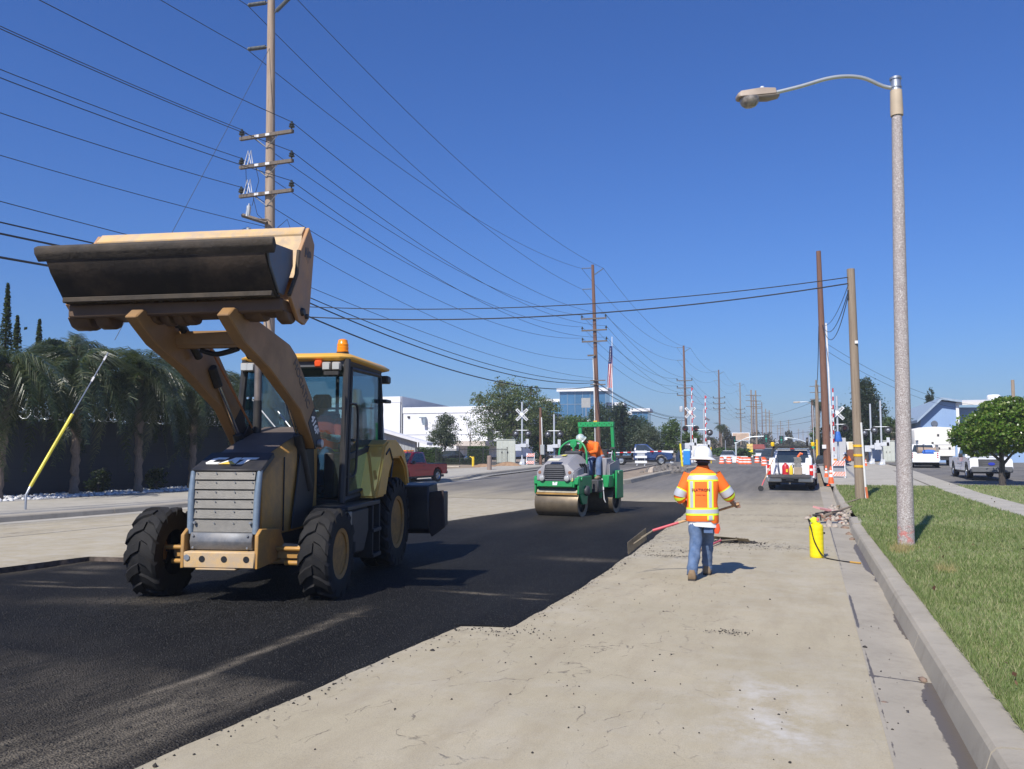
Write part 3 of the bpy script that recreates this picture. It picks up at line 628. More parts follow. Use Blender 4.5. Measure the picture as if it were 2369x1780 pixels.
# bare poles on the right verge
def bare_pole(name, base, top, r0, r1, wd, lab):
    t = empty(name, base, 0, lab, 'utility pole'); b = MB(); v = Vector(top)-Vector(base); b.tube([(0,0,-.3), v*.33, v*.66, v], [r0, r0*.95, (r0+r1)/2, r1], 14); b.build('pole', wd, t); return t, v
t, v = bare_pole('utility_pole', (1.57, 30.74, -.17), (1.50, 30.74, 7.83), .155, .13, PW3, 'thick cut-off wooden pole with three yellow bands and a white pipe, on the lawn')
for z in (1.08, 1.46, 1.78): b = MB(); b.tube([(v.x*z/8, 0, z), (v.x*z/8, 0, z+.08)], .165, 16); b.build('yellow_band', M('yellow_band', (.8,.45,.02), .5), t)
b = MB(); b.tube([(.19, -.08, 0), (.10, -.1, 2.62)], .035, 8); b.build('riser_pipe', M('white_pvc', (.7,.7,.68), .5), t)
b = MB(); b.tube([(.23, -.12, -.02), (.19, -.13, .42)], .04, 8); b.build('orange_pipe_end', M('orange_pipe', (.6,.16,.06), .6), t)
b = MB(); b.box(-.02, .08, -.175, -.155, 5.35, 5.45); b.build('pole_tag', TAGW, t); b = MB(); b.box(-.2, -.05, -.1, .05, 6.9, 7.25); b.build('cable_clamp', BLACK, t)
t, v = bare_pole('utility_pole', (1.05, 58, .0), (.87, 58, 14.7), .24, .15, PW2, 'tall thin bare pole leaning left with white conduit, past the work truck')
b = MB(); b.tube([(.36, -.1, 0), (.16, -.1, 9.8)], .06, 8); b.build('riser_pipe', M('white_pvc', (.7,.7,.68), .5), t)
b = MB(); b.box(-.3, -.05, -.3, -.2, 1.5, 1.75); b.build('pole_tag', TAGW, t)
t, v = bare_pole('utility_pole', (.72, 90, .05), (.80, 90, 8.0), .2, .16, PW3, 'short wooden pole with yellow guard behind the tall thin pole'); b = MB(); b.tube([(-.05, -.22, .3), (-.05, -.22, 2.3)], .1, 8); b.build('guy_guard', M('yellow_guard', (.8,.5,.03), .5), t)
t, v = bare_pole('utility_pole', (.42, 112, .05), (.42, 112, 7.6), .17, .15, PW2, 'dark wooden pole carrying a street lamp, right of the work truck roof')
b = MB(); b.tube([(0, 0, 7.0), (-.7, 0, 7.35), (-1.5, 0, 7.3)], .04, 6); b.build('lamp_arm', STEEL, t); b = MB(); b.loft([[(-1.5,-.1,7.22),(-1.5,.1,7.22),(-1.5,.1,7.4),(-1.5,-.1,7.4)],[(-2.3,-.2,7.18),(-2.3,.2,7.18),(-2.3,.2,7.36),(-2.3,-.2,7.36)]]); b.build('lamp_head', M('tan_lamp_head', (.5,.44,.36), .5), t, bevel=.03)
t, v = bare_pole('utility_pole', (-21.9, 67.8, .05), (-21.9, 67.8, 5.0), .13, .11, PW2, 'short brown pole with grey conduit between the two left crossing signals')
b = MB(); b.tube([(.2, -.1, 1.5), (.12, -.1, 4.1)], .05, 8); b.build('riser_pipe', M('white_pvc', (.7,.7,.68), .5), t); b = MB(); b.box(.05, .4, -.25, 0, .9, 1.75); b.build('meter_box', M('meter_grey', (.35,.37,.38), .5), t)
t, v = bare_pole('utility_pole', (18.4, 90, .05), (18.4, 90, 8.0), .18, .15, PW3, 'pole top showing over the roof of the blue hall')

# ---------------------------------------------------------------- wires
WIRE = M('black_wire', (.018,.02,.026), .6, var=.1)
def wire(a, b, sag, r=.014, lab='thin black overhead conductor strung along the power poles', grp='overhead conductors', n=26):
    a = Vector(a); b = Vector(b); pts = []
    for k in range(n+1):
        s = k/n; p = a.lerp(b, s); p.z -= sag*4*s*(1-s); pts.append(p)
    m = MB(); m.tube(pts, r, 5); return tag(m.build('overhead_wire', WIRE), lab, 'cable', grp)
P0 = (-20.6, -25)
def att(i):
    """conductor attachment points on pole i (0 = behind the camera, 1 = near pole, 2.. the row)"""
    if i == 0: x, y, A, Hh, ln, o = P0[0], P0[1], (14.3, 13.1, 11.9), 20, 0, -.33
    elif i == 1: x, y, A, Hh, ln, o = -20.0, 27.2, (14.35, 13.15, 11.95), 20.2, -.38, -.28
    else:
        x, y = poles[i-2]; Hh = [19.4, 18.1, 18.6, 20, 19.4, 20][i-2]; ln = [-.5, -.25, 0, 0, 0, 0][i-2]; A = (14.0, 12.85, 11.75) if i == 2 else (12.3, 11.1, 9.9); o = -.26
    z0 = zg(y)+.1; out = []
    for a in A:
        for sx in (-1.2, 1.2): out.append((x+ln*a/Hh+sx, y+o, z0+a+.38))
    nr = i <= 1
    for sx, z, up in ((-1, Hh-2.0 if nr else Hh-.3, 0), (1, Hh-.62 if nr else Hh-1.0, .55), (-1, Hh-.1 if nr else Hh-2.4, 0)): out.append((x+ln*z/Hh+sx*1.1, y-.1, z0+z+up))
    return out
SPAN = ['left of the nearest pole', 'between first and second poles', 'between second and third poles', 'between third and fourth poles', 'between fourth and fifth poles', 'between fifth and sixth poles']
ENDS = ['left end of the top crossarm', 'right end of the top crossarm', 'left end of the middle crossarm', 'right end of the middle crossarm', 'left end of the bottom crossarm', 'right end of the bottom crossarm', 'lower left post insulator', 'right post insulator', 'upper left post insulator']
for i in range(6):
    A, B = att(i), att(i+1)
    for k, (a, b) in enumerate(zip(A, B)):
        s = (1.7 if k < 6 else 1.25)*(.9+.03*k) if i < 2 else 1.7
        wire(a, b, s, .014 if i < 2 else .016, 'conductor %s, on %s' % (SPAN[i], ENDS[k].replace('the ', '')))
# telephone cables lower down
for nm, z, r, s, dx, dz in (('upper of the two thick', 8.25, .022, 1.0, 0, 0), ('lower of the two thick', 8.1, .03, 1.15, .1, -.1), ('lowest and thickest', 7.75, .035, 1.35, -.05, -.25), ('thin topmost', 8.5, .013, .7, .1, .1), ('thin separate high', 10.4, .012, 1.4, -.2, 0)):
    wire((-20.2+dx, -25, z), (-20.2+dx, 27.1, z+dz+.05), s, r, nm+' black telephone cable left of the nearest power pole', 'telephone cables')
    wire((-20.2+dx, 27.1, z+dz+.05), (-19.5+dx, 77.8, z-.25), s*1.1, r, nm+' black telephone cable between the first two power poles', 'telephone cables')
    if r > .02: wire((-19.5+dx, 77.8, z-.25), (-18.9, 135.9, z-1.8), 1.0, r, nm+' black telephone cable between the second and third power poles', 'telephone cables')
# service drops to the cut-off pole on the right
wire((-20.1, 27.1, 7.25), (1.40, 30.62, 7.52), .55, .018, 'upper of the two black service lines crossing the street to the cut-off pole', None)
wire((-20.1, 27.1, 6.85), (1.40, 30.62, 7.30), .62, .024, 'lower thicker black service line crossing the street to the cut-off pole', None)
for k, (dz, s) in enumerate(((7.05, .9), (6.95, 1.3), (7.25, .5))): wire((1.40, 30.65, dz), (.98, 57.9, 9.7), s, .012+.004*(k < 2), ('middle', 'most sagging', 'straightest')[k]+' black cable hanging from the cut-off pole to the tall thin pole', 'slack cables on the right poles', 14)
wire((.75, 57.9, 9.6), (.80, 89.9, 7.9), .8, .03, 'bundled black cable from the tall thin pole to the next pole', None, 10)
for k, (z0, z1) in enumerate(((7.3, 6.8), (5.6, 6.2), (4.9, 5.6), (3.6, 3.9))): wire((.42, 112, z0), (-18.6, 245, z1+4), 1.2, .02, ('highest', 'second highest', 'third highest', 'lowest')[k]+' far black cable crossing the street down the road', 'far street-crossing cables')
for z in (5.4, 4.9): wire((1.0, 58, z+3.2), (14, 84, z), .8, .012, ('upper' if z > 5 else 'lower')+' thin cable running from the tall pole toward the blue hall', 'cables to the blue hall', 12)
wire((-20.3, 27.1, 17.9), (-20.1, 19.5, 4.9), 0.02, .009, 'thin steel guy strand running down to the yellow guard', None, 4)
# guy anchor with yellow guard and tags
t = empty('guy_anchor', (-20.1, 16.67, -.09), 0, 'yellow plastic guy guard with white tags, anchored in the left sidewalk', 'guy wire')
u = Vector((2.85, 9.7, 16.3)).normalized()
gp0 = Vector((0, .12, .62)); gp1 = Vector((0, 1.39, 2.65)); 
b = MB(); b.tube([(0,0,0), (0,0,.4), gp0], .03, 8); b.build('anchor_rod', STEEL, t)
b = MB(); b.tube([gp0, gp1], .045, 8); b.build('guard', M('yellow_guard2', (.75,.62,.04), .5), t)
gp2 = gp1+(gp1-gp0)*.95; b = MB(); b.tube([gp1, gp2], .016, 6); b.build('strand', STEEL, t)
for s in (.55, .9): q = gp1.lerp(gp2, s); b = MB(); b.tube([q-(gp1-gp0)*.03, q+(gp1-gp0)*.04], .035, 4); b.build('tag', TAGW, t)

# ---------------------------------------------------------------- street lamp on the lawn
am, t_, b_, o_ = mat('exposed_aggregate'); co = t_.obj(); v = t_.voro(95, co, out='Color'); g = t_.n('SeparateColor', {0: v}).outputs[0]
cl = t_.ramp(g, (0, (.24,.20,.185)), (.45, (.35,.305,.285)), (.8, (.46,.42,.40)), (1, (.70,.66,.64))); cl = t_.mix(t_.ramp(t_.noise(3, 3, co), (.4, 0), (.7, .35)), cl, (.42,.36,.34))
zc = t_.n('SeparateXYZ', {0: co}).outputs[2]; red = t_.math('MULTIPLY', t_.ramp(t_.math('ABSOLUTE', t_.math('SUBTRACT', zc, .2)), (.08, 1), (.17, 0)), t_.ramp(t_.noise(9, 3, co), (.5, 0), (.6, 1)))
cl = t_.mix(t_.math('MULTIPLY', red, .6), cl, (.6,.12,.10)); t_.set(b_.inputs['Base Color'], cl); b_.inputs['Roughness'].default_value = .8; t_.set(b_.inputs['Normal'], t_.bump(t_.voro(95, co), .6, .006))
t = empty('street_lamp', (1.50, 15.64, -.07), 0, 'speckled concrete street lamp post with curved steel arm, on the near lawn', 'street lamp')
b = MB(); b.tube([(0,0,-.2), (.03,0,2.5), (.06,0,5), (.10,0,7.58)], [.138, .122, .106, .085], 20); b.build('post', am, t)
b = MB(); b.tube([(.10,0,7.54), (.10,0,7.62), (.10,0,8.0)], [.105,.108,.098], 18); b.build('collar', M('tan_collar', (.50,.40,.28), .6), t)
b = MB(); b.tube([(.10,0,8.0), (.10,0,8.03), (.10,0,8.22)], [.09,.085,.085], 16); b.tube([(.10,0,8.05), (.10,0,8.07)], .095, 16); b.tube([(.10,0,8.2), (.10,0,8.24), (.10,0,8.25)], [.1,.1,.06], 16); b.build('top_cap', STEEL, t)
ap = [(.05,-.01,8.05),(-.12,-.05,8.10),(-.42,-.15,8.245),(-.72,-.26,8.28),(-1.05,-.38,8.235),(-1.5,-.55,8.09),(-1.95,-.70,7.975)]
def smooth_path(P, n=6):
    P = [Vector(p) for p in P]; out = []
    for i in range(len(P)-1):
        p0, p1, p2, p3 = P[max(i-1,0)], P[i], P[i+1], P[min(i+2, len(P)-1)]
        for k in range(n):
            s = k/n; out.append(.5*((2*p1)+(p2-p0)*s+(2*p0-5*p1+4*p2-p3)*s*s+(3*p1-p0-3*p2+p3)*s**3))
    return out+[P[-1]]
b = MB(); b.tube(smooth_path(ap), .034, 10); b.build('arm', M('brushed_arm', (.55,.56,.54), .38, .6, var=.1), t)
hm = Matrix.Translation((-1.92,-.69,7.955)) @ Matrix.Rotation(R(199.5), 4, 'Z') @ Matrix.Rotation(R(6), 4, 'Y')
HEADC = M('tan_lamp_head2', (.36,.285,.22), .55)
b = MB(hm); b.loft([[(0,-.10,-.02),(0,.10,-.02),(0,.085,.09),(0,-.085,.09)],[(.25,-.125,-.03),(.25,.125,-.03),(.25,.10,.115),(.25,-.10,.115)],[(.62,-.135,-.03),(.62,.135,-.03),(.62,.11,.09),(.62,-.11,.09)],[(.69,-.10,-.02),(.69,.10,-.02),(.69,.09,.05),(.69,-.09,.05)]]); hd = b.build('lamp_head', HEADC, t, bevel=.012)
b = MB(hm); b.loft([[(-.05,-.06,-.07),(-.05,.06,-.07),(-.05,.09,-.025),(-.05,-.09,-.025)],[(.14,-.09,-.09),(.14,.09,-.09),(.14,.115,-.035),(.14,-.115,-.035)],[(.36,-.1,-.065),(.36,.1,-.065),(.36,.12,-.035),(.36,-.12,-.035)]]); b.build('ballast_door', M('lamp_under', (.28,.23,.19), .6), t, bevel=.008)
b = MB(hm @ Matrix.Translation((.47, 0, -.035))); b.lathe([(.175,.0),(.172,-.05),(.15,-.10),(.10,-.145),(.04,-.16)], (0,0,0), 'z', 18); b.build('refractor', M('prismatic_glass', (.26,.23,.2), .2, var=.5, vs=14, spec=.8, bump=.6, bs=30), t)
b = MB(hm); b.tube([(.22,0,.11),(.22,0,.16)], [.045,.035], 10); b.build('photocell', M('photocell', (.55,.6,.72), .4), t)
# ---------------------------------------------------------------- railroad crossing signals
ALU = M('signal_aluminium', (.58,.61,.64), .42, .35, var=.08)
SIGB = M('signal_black', (.02,.02,.022), .6); SIGL = M('signal_lens_red', (.16,.02,.02), .15, var=.2, spec=.8); SIGLW = M('signal_housing_grey', (.30,.31,.33), .25, .5, spec=.6)  # SIGLW is the plain grey metal of the lamp housings
BLKP = M('black_print', (.02,.02,.02), .6)
def lamp_pair(t, z, front, sx=.52, only=None, y0=-.12):
    """two flashing lamps on a crossarm; front = -1 faces the camera, +1 shows their backs"""
    b = MB(); b.tube([(-sx-.05, y0*.4, z+.28), (sx+.05, y0*.4, z+.28)], .03, 6); b.build('lamp_crossarm', ALU, t)
    for s in (-1, 1):
        if only and s != only: continue
        b = MB(); b.lathe([(.30, -.03), (.30, 0)], (s*sx, -.10, z), 'y', 18); b.build('lamp_background', SIGB, t)
        if front < 0:
            h = MB(); h.lathe([(.16, 0), (.16, -.12)], (s*sx, -.12, z), 'y', 14); 
            for k in range(8):
                a0, a1 = PI*k/8, PI*(k+1)/8; h.quad((s*sx+.17*math.cos(a0), -.12, z+.17*math.sin(a0)), (s*sx+.17*math.cos(a1), -.12, z+.17*math.sin(a1)), (s*sx+.16*math.cos(a1), -.42, z+.16*math.sin(a1)-.03), (s*sx+.16*math.cos(a0), -.42, z+.16*math.sin(a0)-.03))
            h.build('lamp_hood', SIGB, t); b = MB(); b.lathe([(.14, 0), (.13, -.02), (.05, -.04)], (s*sx, -.245, z), 'y', 14); b.build('lamp_lens', SIGL, t)
        else:
            b = MB(); b.lathe([(.15, -.04), (.15, -.14), (.10, -.20), (.05, -.22)], (s*sx, -.09, z), 'y', 14); b.build('lamp_housing', SIGLW, t)
def crossbuck(t, z, txt=True, dx=-.0, back=False, ang=45):
    for s, words in ((1, ('RAIL', 'ROAD')), (-1, ('CROS', 'SING'))):
        m = Matrix.Translation((dx, -.16-(.02 if s < 0 else 0), z)) @ Matrix.Rotation(R(ang*s), 4, 'Y')
        b = MB(m); b.box(-.66, .66, -.008, .008, -.115, .115); o = b.build('crossbuck_blade', WHITE, t, smooth=False)
        if txt:
            for k, w in enumerate(words):
                text(w, .19, 'lettering', BLKP, o, m @ frame((-.385+k*.77, -.011, 0), (1,0,0), (0,0,1)), .001, .006)
def mech(t, z, mx=1, arm=None):
    """gate mechanism box with its counterweight arm; arm='up' raises a striped gate"""
    b = MB(); b.box(-.55*mx, -.02*mx, -.38, -.1, z-.55, z); b.box(-.1*mx, .55*mx, -.46, -.39, z-.25, z+.05); b.box(.35*mx, .6*mx, -.46, -.39, z-.25, z+.45); b.build('gate_mechanism', M('mechanism_grey', (.56,.58,.61), .5), t, bevel=.01)
    if arm:
        n = 14; L = arm
        for k in range(n):
            b = MB(); b.box(.2*mx-.035, .2*mx+.035, -.48, -.45, z+k*L/n, z+(k+1)*L/n-.002); b.build('gate_arm_stripe', RED if k % 2 else WHITE, t, smooth=False)
        for k in (.45, .75, .98): b = MB(); b.box(.2*mx+.04, .2*mx+.14, -.49, -.43, z+L*k-.14, z+L*k); b.build('gate_lamp', RED, t)
def rr_signal(x, y, H, lab, cb=True, front=1, lampz=2.6, mz=1.7, arm=None, only=None, rz=0, mx=1, cbz=4.3, txt=True, back=False):
    t = empty('crossing_signal', (x, y, zg(y)+.03), rz, lab, 'railroad signal', 'railroad crossing signals')
    b = MB(); b.tube([(0,0,0), (0,0,H)], .075, 10); b.lathe([(.28, 0), (.28, .12), (.18, .3), (.1, .36)], (0,0,0), 'z', 8); b.build('mast', ALU, t)
    b = MB(); b.box(-.1, .22, -.2, .18, .05, .5); b.build('junction_box', M('mechanism_grey', (.56,.58,.61), .5), t, bevel=.01)
    if cb: crossbuck(t, cbz, txt)
    if lampz: lamp_pair(t, lampz, front, only=only)
    if mz: mech(t, mz, mx, arm)
    return t
rr_signal(-22.97, 66.0, 5.35, 'left crossing signal with railroad crossbuck beside the big pale cabinet', lampz=2.65, mz=1.75, cbz=4.25, rz=R(14))
rr_signal(-20.4, 66.9, 4.3, 'left crossing signal without crossbuck, right of the orange barricade', cb=False, lampz=2.6, mz=1.7, rz=R(10))
rr_signal(-10.85, 81.1, 5.9, 'middle crossing signal with crossbuck and black hooded lamps, behind the worker', front=-1, lampz=3.3, mz=1.9, cbz=4.85, arm=5.4)
c = rr_signal(-9.25, 78.2, 5.1, 'middle crossing mast with one side-facing lamp, right of the worker helmet', cb=False, lampz=2.85, mz=1.7, arm=4.6, only=1)
b = MB(Matrix.Rotation(R(75), 4, 'Z')); b.box(-.6, .6, -.1, -.08, 3.95, 4.15); b.build('side_blade', WHITE, c, rot=(0, R(45), 0), loc=(-2.6, 0, 1.3))
rr_signal(2.06, 69.0, 5.5, 'right crossing signal with crossbuck and hooded lamps, blue cover below, left of the banded pole', front=-1, lampz=3.0, mz=None, cbz=4.15)
t = bpy.data.objects['crossing_signal.004']; b = MB(); b.lathe([(.30, 1.93), (.33, 2.0), (.16, 2.7), (.12, 2.72)], (0, -.1, 0), 'z', 12); b.build('blue_cover', M('blue_tarp', (.03,.14,.5), .6, var=.2), t)
rr_signal(5.05, 78.5, 5.3, 'right crossing mast with small lamp and grey gate box, left of its twin', cb=False, lampz=2.75, mz=1.65, only=-1)
rr_signal(5.55, 74.2, 5.35, 'right crossing mast with a pair of large round lamps beside the lamp post', cb=False, lampz=2.9, mz=1.85, mx=1)
rr_signal(-25.0, 95, 4.6, 'far crossing mast with crossbuck edges showing above the roller frame', lampz=None, mz=None, cbz=4.3, txt=False)
b = MB(); b.box(-.55, .55, -.02, .02, 6.3-.1, 7.35); b.tube([(0,.05,4.5),(0,.05,6.4)], .05, 6); b.build('square_sign_back', M('sign_back', (.40,.40,.38), .5, .3), bpy.data.objects['crossing_signal.007'])
# striped gate up by the right signal, and one lowered across the side street
def gate(name, base, p1, lab, n=16, r=.05):
    t = empty(name, base, 0, lab, 'crossing gate', 'railroad crossing gates'); p1 = Vector(p1)
    b = MB(); b.box(-.2, .2, -.2, .2, 0, 1.0); b.build('gate_stand', M('mechanism_grey', (.56,.58,.61), .5), t, bevel=.02)
    p0 = Vector((0, -.25, .9)) if p1.z > 3 else Vector((0, -.25, 1.0))
    for k in range(n):
        a, c = p0.lerp(p1, k/n), p0.lerp(p1, (k+.97)/n); m = MB(); m.tube([a, c], r, 4); m.build('gate_arm_stripe', RED if k % 2 else WHITE, t, smooth=False)
    return t
gate('crossing_gate', (1.72, 68.4, .05), (.06, -.25, 6.1), 'raised red and white gate arm behind the right crossbuck')
gate('crossing_gate', (-16.9, 69.5, .05), (5.2, -.25, 1.18), 'lowered red and white gate arm in front of the dark truck', 16)

# ---------------------------------------------------------------- cabinets, bollards, posts
CAB = M('cabinet_grey_green', (.52,.545,.48), .5, var=.05, dirt=(.35,.34,.28), da=.3)
def cabinet(x, y, w, d, h, rz, lab):
    t = empty('signal_cabinet', (x, y, zg(y)+.1), rz, lab, 'cabinet')
    b = MB(); b.box(-w/2, w/2, 0, d, .06, h); b.build('body', CAB, t, bevel=.02)
    b = MB(); b.box(-w/2-.04, w/2+.04, -.05, d+.04, h, h+.06); b.build('roof', CAB, t, bevel=.01)
    for k in range(3):
        x0 = -w/2+.04+k*(w-.08)/3; b = MB(); b.box(x0+.012, x0+(w-.08)/3-.012, -.022, -.002, .14, h-.08); dd = b.build('door', CAB, t, bevel=.006)
        if k < 2: b = MB(); b.box(x0+(w-.08)/3-.12, x0+(w-.08)/3-.07, -.05, -.023, h*.45, h*.52); b.build('handle', BLACK, dd)
    b = MB(); b.box(-w/2+.05, w/2-.05, .03, d-.03, -.1, .06); b.build('plinth', CONC, t)
cabinet(-24.35, 65.8, 1.6, 1.0, 2.05, R(18), 'big pale grey-green signal cabinet with doors beside the left crossing signal')
cabinet(7.0, 85, 1.0, 1.0, 2.0, 0, 'pale cabinet behind the right crossing masts')
t = empty('bollard', (-20.8, 52.9, zg(52.9)+.146), 0, 'brown cylindrical bollard on the pale sidewalk', 'bollard')
BB = M('brown_bollard', (.26,.195,.16), .75, var=.08, bump=.3)
b = MB(); b.lathe([(.16, 0), (.16, .76), (.15, .77), (.15, .80), (.16, .81), (.16, .93), (.12, .97), (.02, .98)], (0,0,0), 'z', 18); b.build('post', BB, t)
YEL = M('yellow_enamel', (.78,.55,.03), .5, var=.1)
t = empty('bollard', (-24.67, 59.3, zg(59.3)+.08), 0, 'short yellow post with a bent hook by the hedge', 'bollard'); b = MB(); b.tube([(0,0,0),(0,0,.8)], .1, 12); b.build('post', YEL, t); b = MB(); b.tube([(-.1,0,.7),(-.22,0,.82),(-.3,0,.78)], .03, 6); b.build('hook', YEL, t)
t = empty('marker_post', (-9.1, 62.9, .1), 0, 'tall bright yellow marker post at the end of the island', 'post'); b = MB(); b.tube([(.02,0,-.1),(-.12,0,1.75)], .075, 10); b.build('post', M('lemon_yellow', (.8,.68,.02), .5), t)
b = MB(); b.tube([(-.1,.1,1.3),(0,.1,3.6)], .04, 6); b.build('thin_rod', STEEL, t)
t = empty('marker_post', (-8.85, 80, .05), 0, 'short yellow marker beside the right middle gate box', 'post'); b = MB(); b.tube([(0,0,0),(0,0,1.55)], .06, 8); b.build('post', YEL, t)
t = empty('portable_toilet', (-10.0, 71.8, .05), 0, 'bright blue portable toilet cabin behind the yellow post', 'portable toilet'); BT = M('blue_plastic', (.02,.23,.62), .5, var=.08)
b = MB(); b.box(-.3, .3, 0, .6, 0, 1.22); b.build('cabin', BT, t, bevel=.02); b = MB(); b.loft([[(-.31,-.01,1.22),(.31,-.01,1.22),(.31,.61,1.22),(-.31,.61,1.22)],[(-.2,.1,1.36),(.2,.1,1.36),(.2,.5,1.36),(-.2,.5,1.36)]]); b.build('roof', M('pale_blue_roof', (.4,.6,.75), .5), t); b = MB(); b.box(-.22, .22, -.02, -.003, .06, 1.1); b.build('door', BT, t, bevel=.005)
# fence with pickets, cars behind it, hedges come with the plants
IRON = M('black_iron', (.02,.022,.025), .5)
t = empty('iron_fence', (-29.6, 63.0, zg(63)+.1), R(16.5), 'black iron picket fence between the clipped hedges', 'fence')
pk = None
for i in range(52):
    x = i*.115
    if pk is None: b = MB(); b.box(-.012, .012, -.012, .012, .05, 1.4); pk = b.build('picket', IRON, t, smooth=False); pk.location = (x, 0, 0)
    else: inst(pk, t, (x, 0, 0))
for z in (.12, 1.25): b = MB(); b.box(-.05, 6.0, -.02, .02, z, z+.04); b.build('rail', IRON, t, smooth=False)
for x in (0, 2, 4, 6): b = MB(); b.box(x-.035, x+.035, -.035, .035, 0, 1.5); b.build('post', IRON, t, smooth=False)

# ---------------------------------------------------------------- traffic cones, barrels, barricades
CONEO = M('cone_orange', (.88,.13,.03), .5, var=.06)
def cone(x, y, lab, h=.92, grp=None):
    t = empty('traffic_cone', (x, y, zg(y)+.01), random.uniform(-.3, .3), lab, 'traffic cone', grp); s = h/.92
    b = MB(); b.box(-.19*s, .19*s, -.19*s, .19*s, 0, .045*s); b.build('base', CONEO, t, bevel=.012)
    P = lambda z: (.155-.125*z/.92*1.0)*s
    b = MB(); b.lathe([(P(.045), .045*s), (P(.90), .90*s), (.02*s, .92*s)], (0,0,0), 'z', 20); b.build('body', CONEO, t)
    for z0, z1 in ((.42, .55), (.64, .74)): b = MB(); b.lathe([(P(z0)+.004, z0*s), (P(z1)+.004, z1*s)], (0,0,0), 'z', 20, False); b.build('reflective_band', REFLW, t)
cone(.90, 42.1, 'orange traffic cone with white bands standing in the gutter by the lawn corner')
cone(.80, 48.4, 'orange traffic cone half hidden behind the front cone', .75)
cone(-16.8, 73.7, 'small orange cone in front of the dark truck bed', .72)
cone(4.1, 70.5, 'orange cone right of the kneeling worker', .6)
b0 = None
def barrel(x, y, lab):
    global b0
    if b0 is None:
        t = empty('traffic_barrel', (x, y, .05), 0, lab, 'traffic barrel', 'orange traffic barrels by the far barriers'); b0 = t
        for k, (z0, z1, m) in enumerate(((.0,.14,CONEO),(.14,.26,REFLW),(.26,.38,CONEO),(.38,.48,REFLW),(.48,.62,CONEO))):
            b = MB(); b.lathe([(.27-.02*k, z0), (.26-.02*k, z1)], (0,0,0), 'z', 14); b.build('band', m, t)
    else: copy_tree(b0, (x, y, .05), label=lab)
for x, y, l in ((-7.75, 78.8, 'first orange barrel from the left, by the dark pole'), (-7.15, 79.5, 'second orange barrel from the left, in front of the white car'), (-7.5, 82.5, 'orange barrel leaning low between its neighbours'), (-6.55, 83.0, 'orange barrel left of the pale signal pole'),
    (-5.95, 77.8, 'left barrel of the close trio'), (-5.6, 77.9, 'middle barrel of the close trio'), (-5.25, 77.8, 'right barrel of the close trio'), (-4.9, 84, 'orange barrel under the yellow signs'), (-3.6, 71.7, 'nearest orange barrel beside the work truck'), (-4.1, 80, 'orange barrel behind the nearest one'), (-4.3, 96, 'farthest orange barrel by the parked cars')):
    barrel(x, y, l)
def stripes(t, x0, x1, z0, z1, y=-.02, n=5):
    b = MB(); b.box(x0, x1, y-.01, y+.01, z0, z1); p = b.build('board', WHITE, t, smooth=False); w = (x1-x0)/n; h = z1-z0
    for k in range(n):
        a = x0+k*w; pts = [(a, z0), (a+w*.5, z0), (min(a+w*.5+h*.8, x1), z1), (min(a+h*.8, x1), z1)]; b = MB(); b.prism(pts, 'y', y-.0125, y-.0105); b.build('orange_stripe', CONEO, p, smooth=False)
def a_frame(x, y, rz, w, h, lab, lower=True):
    t = empty('barricade', (x, y, zg(y)+.05), rz, lab, 'barricade')
    for s in (-1, 1):
        b = MB(); b.tube([(s*w/2, -.25, 0), (s*w/2, 0, h+.05)], .025, 6); b.tube([(s*w/2, .3, 0), (s*w/2, 0, h)], .025, 6); b.build('leg', STEEL if not lower else WHITE, t)
    stripes(t, -w/2-.03, w/2+.03, h-.25, h, -.09); 
    stripes(t, -w/2-.03, w/2+.03, .18, .40, -.26) if lower else None
    b = MB(); b.box(-w/2, w/2, .02, .04, .42, h-.27); b.build('sign_panel', M('grey_panel', (.28,.3,.33), .6), t)
    return t
a_frame(-21.4, 63.6, R(10), .62, 1.0, 'small white and orange folding barricade beside the left crossing signal')
a_frame(1.42, 47.9, R(4), .62, .98, 'orange striped folding barricade with yellow lamp behind the cones'); b = MB(); b.tube([(0,0,0),(0,0,.1)], .09, 10); b.build('warning_lamp', AMBER, bpy.data.objects['barricade.001'], loc=(-.15, 0, 1.0))
def type3(x, y, lab):
    t = empty('barricade', (x, y, .05), R(6), lab, 'barricade', 'white railed street barricades')
    for s in (-.32, .32): b = MB(); b.box(s-.025, s+.025, -.03, .03, 0, 1.3); b.build('post', STEEL, t, smooth=False)
    for z in (.2, .62, 1.05): b = MB(); b.box(-.5, .5, -.06, -.035, z, z+.19); b.build('rail', WHITE, t, smooth=False)
    for s in (-.32, .32): b = MB(); b.box(s-.03, s+.03, -.5, .5, 0, .06); b.build('foot', WHITE, t)
    b = MB(); b.box(-.3, .3, -.02, .0, .82, 1.04); b.build('panel', M('grey_panel2', (.42,.44,.46), .6), t)
type3(-13.45, 69.2, 'white railed barricade in front of the blue truck wheel'); type3(-11.4, 70.2, 'white railed barricade right of the blue truck')
type3(-10.4, 74.5, 'white railed barricade behind the yellow post')

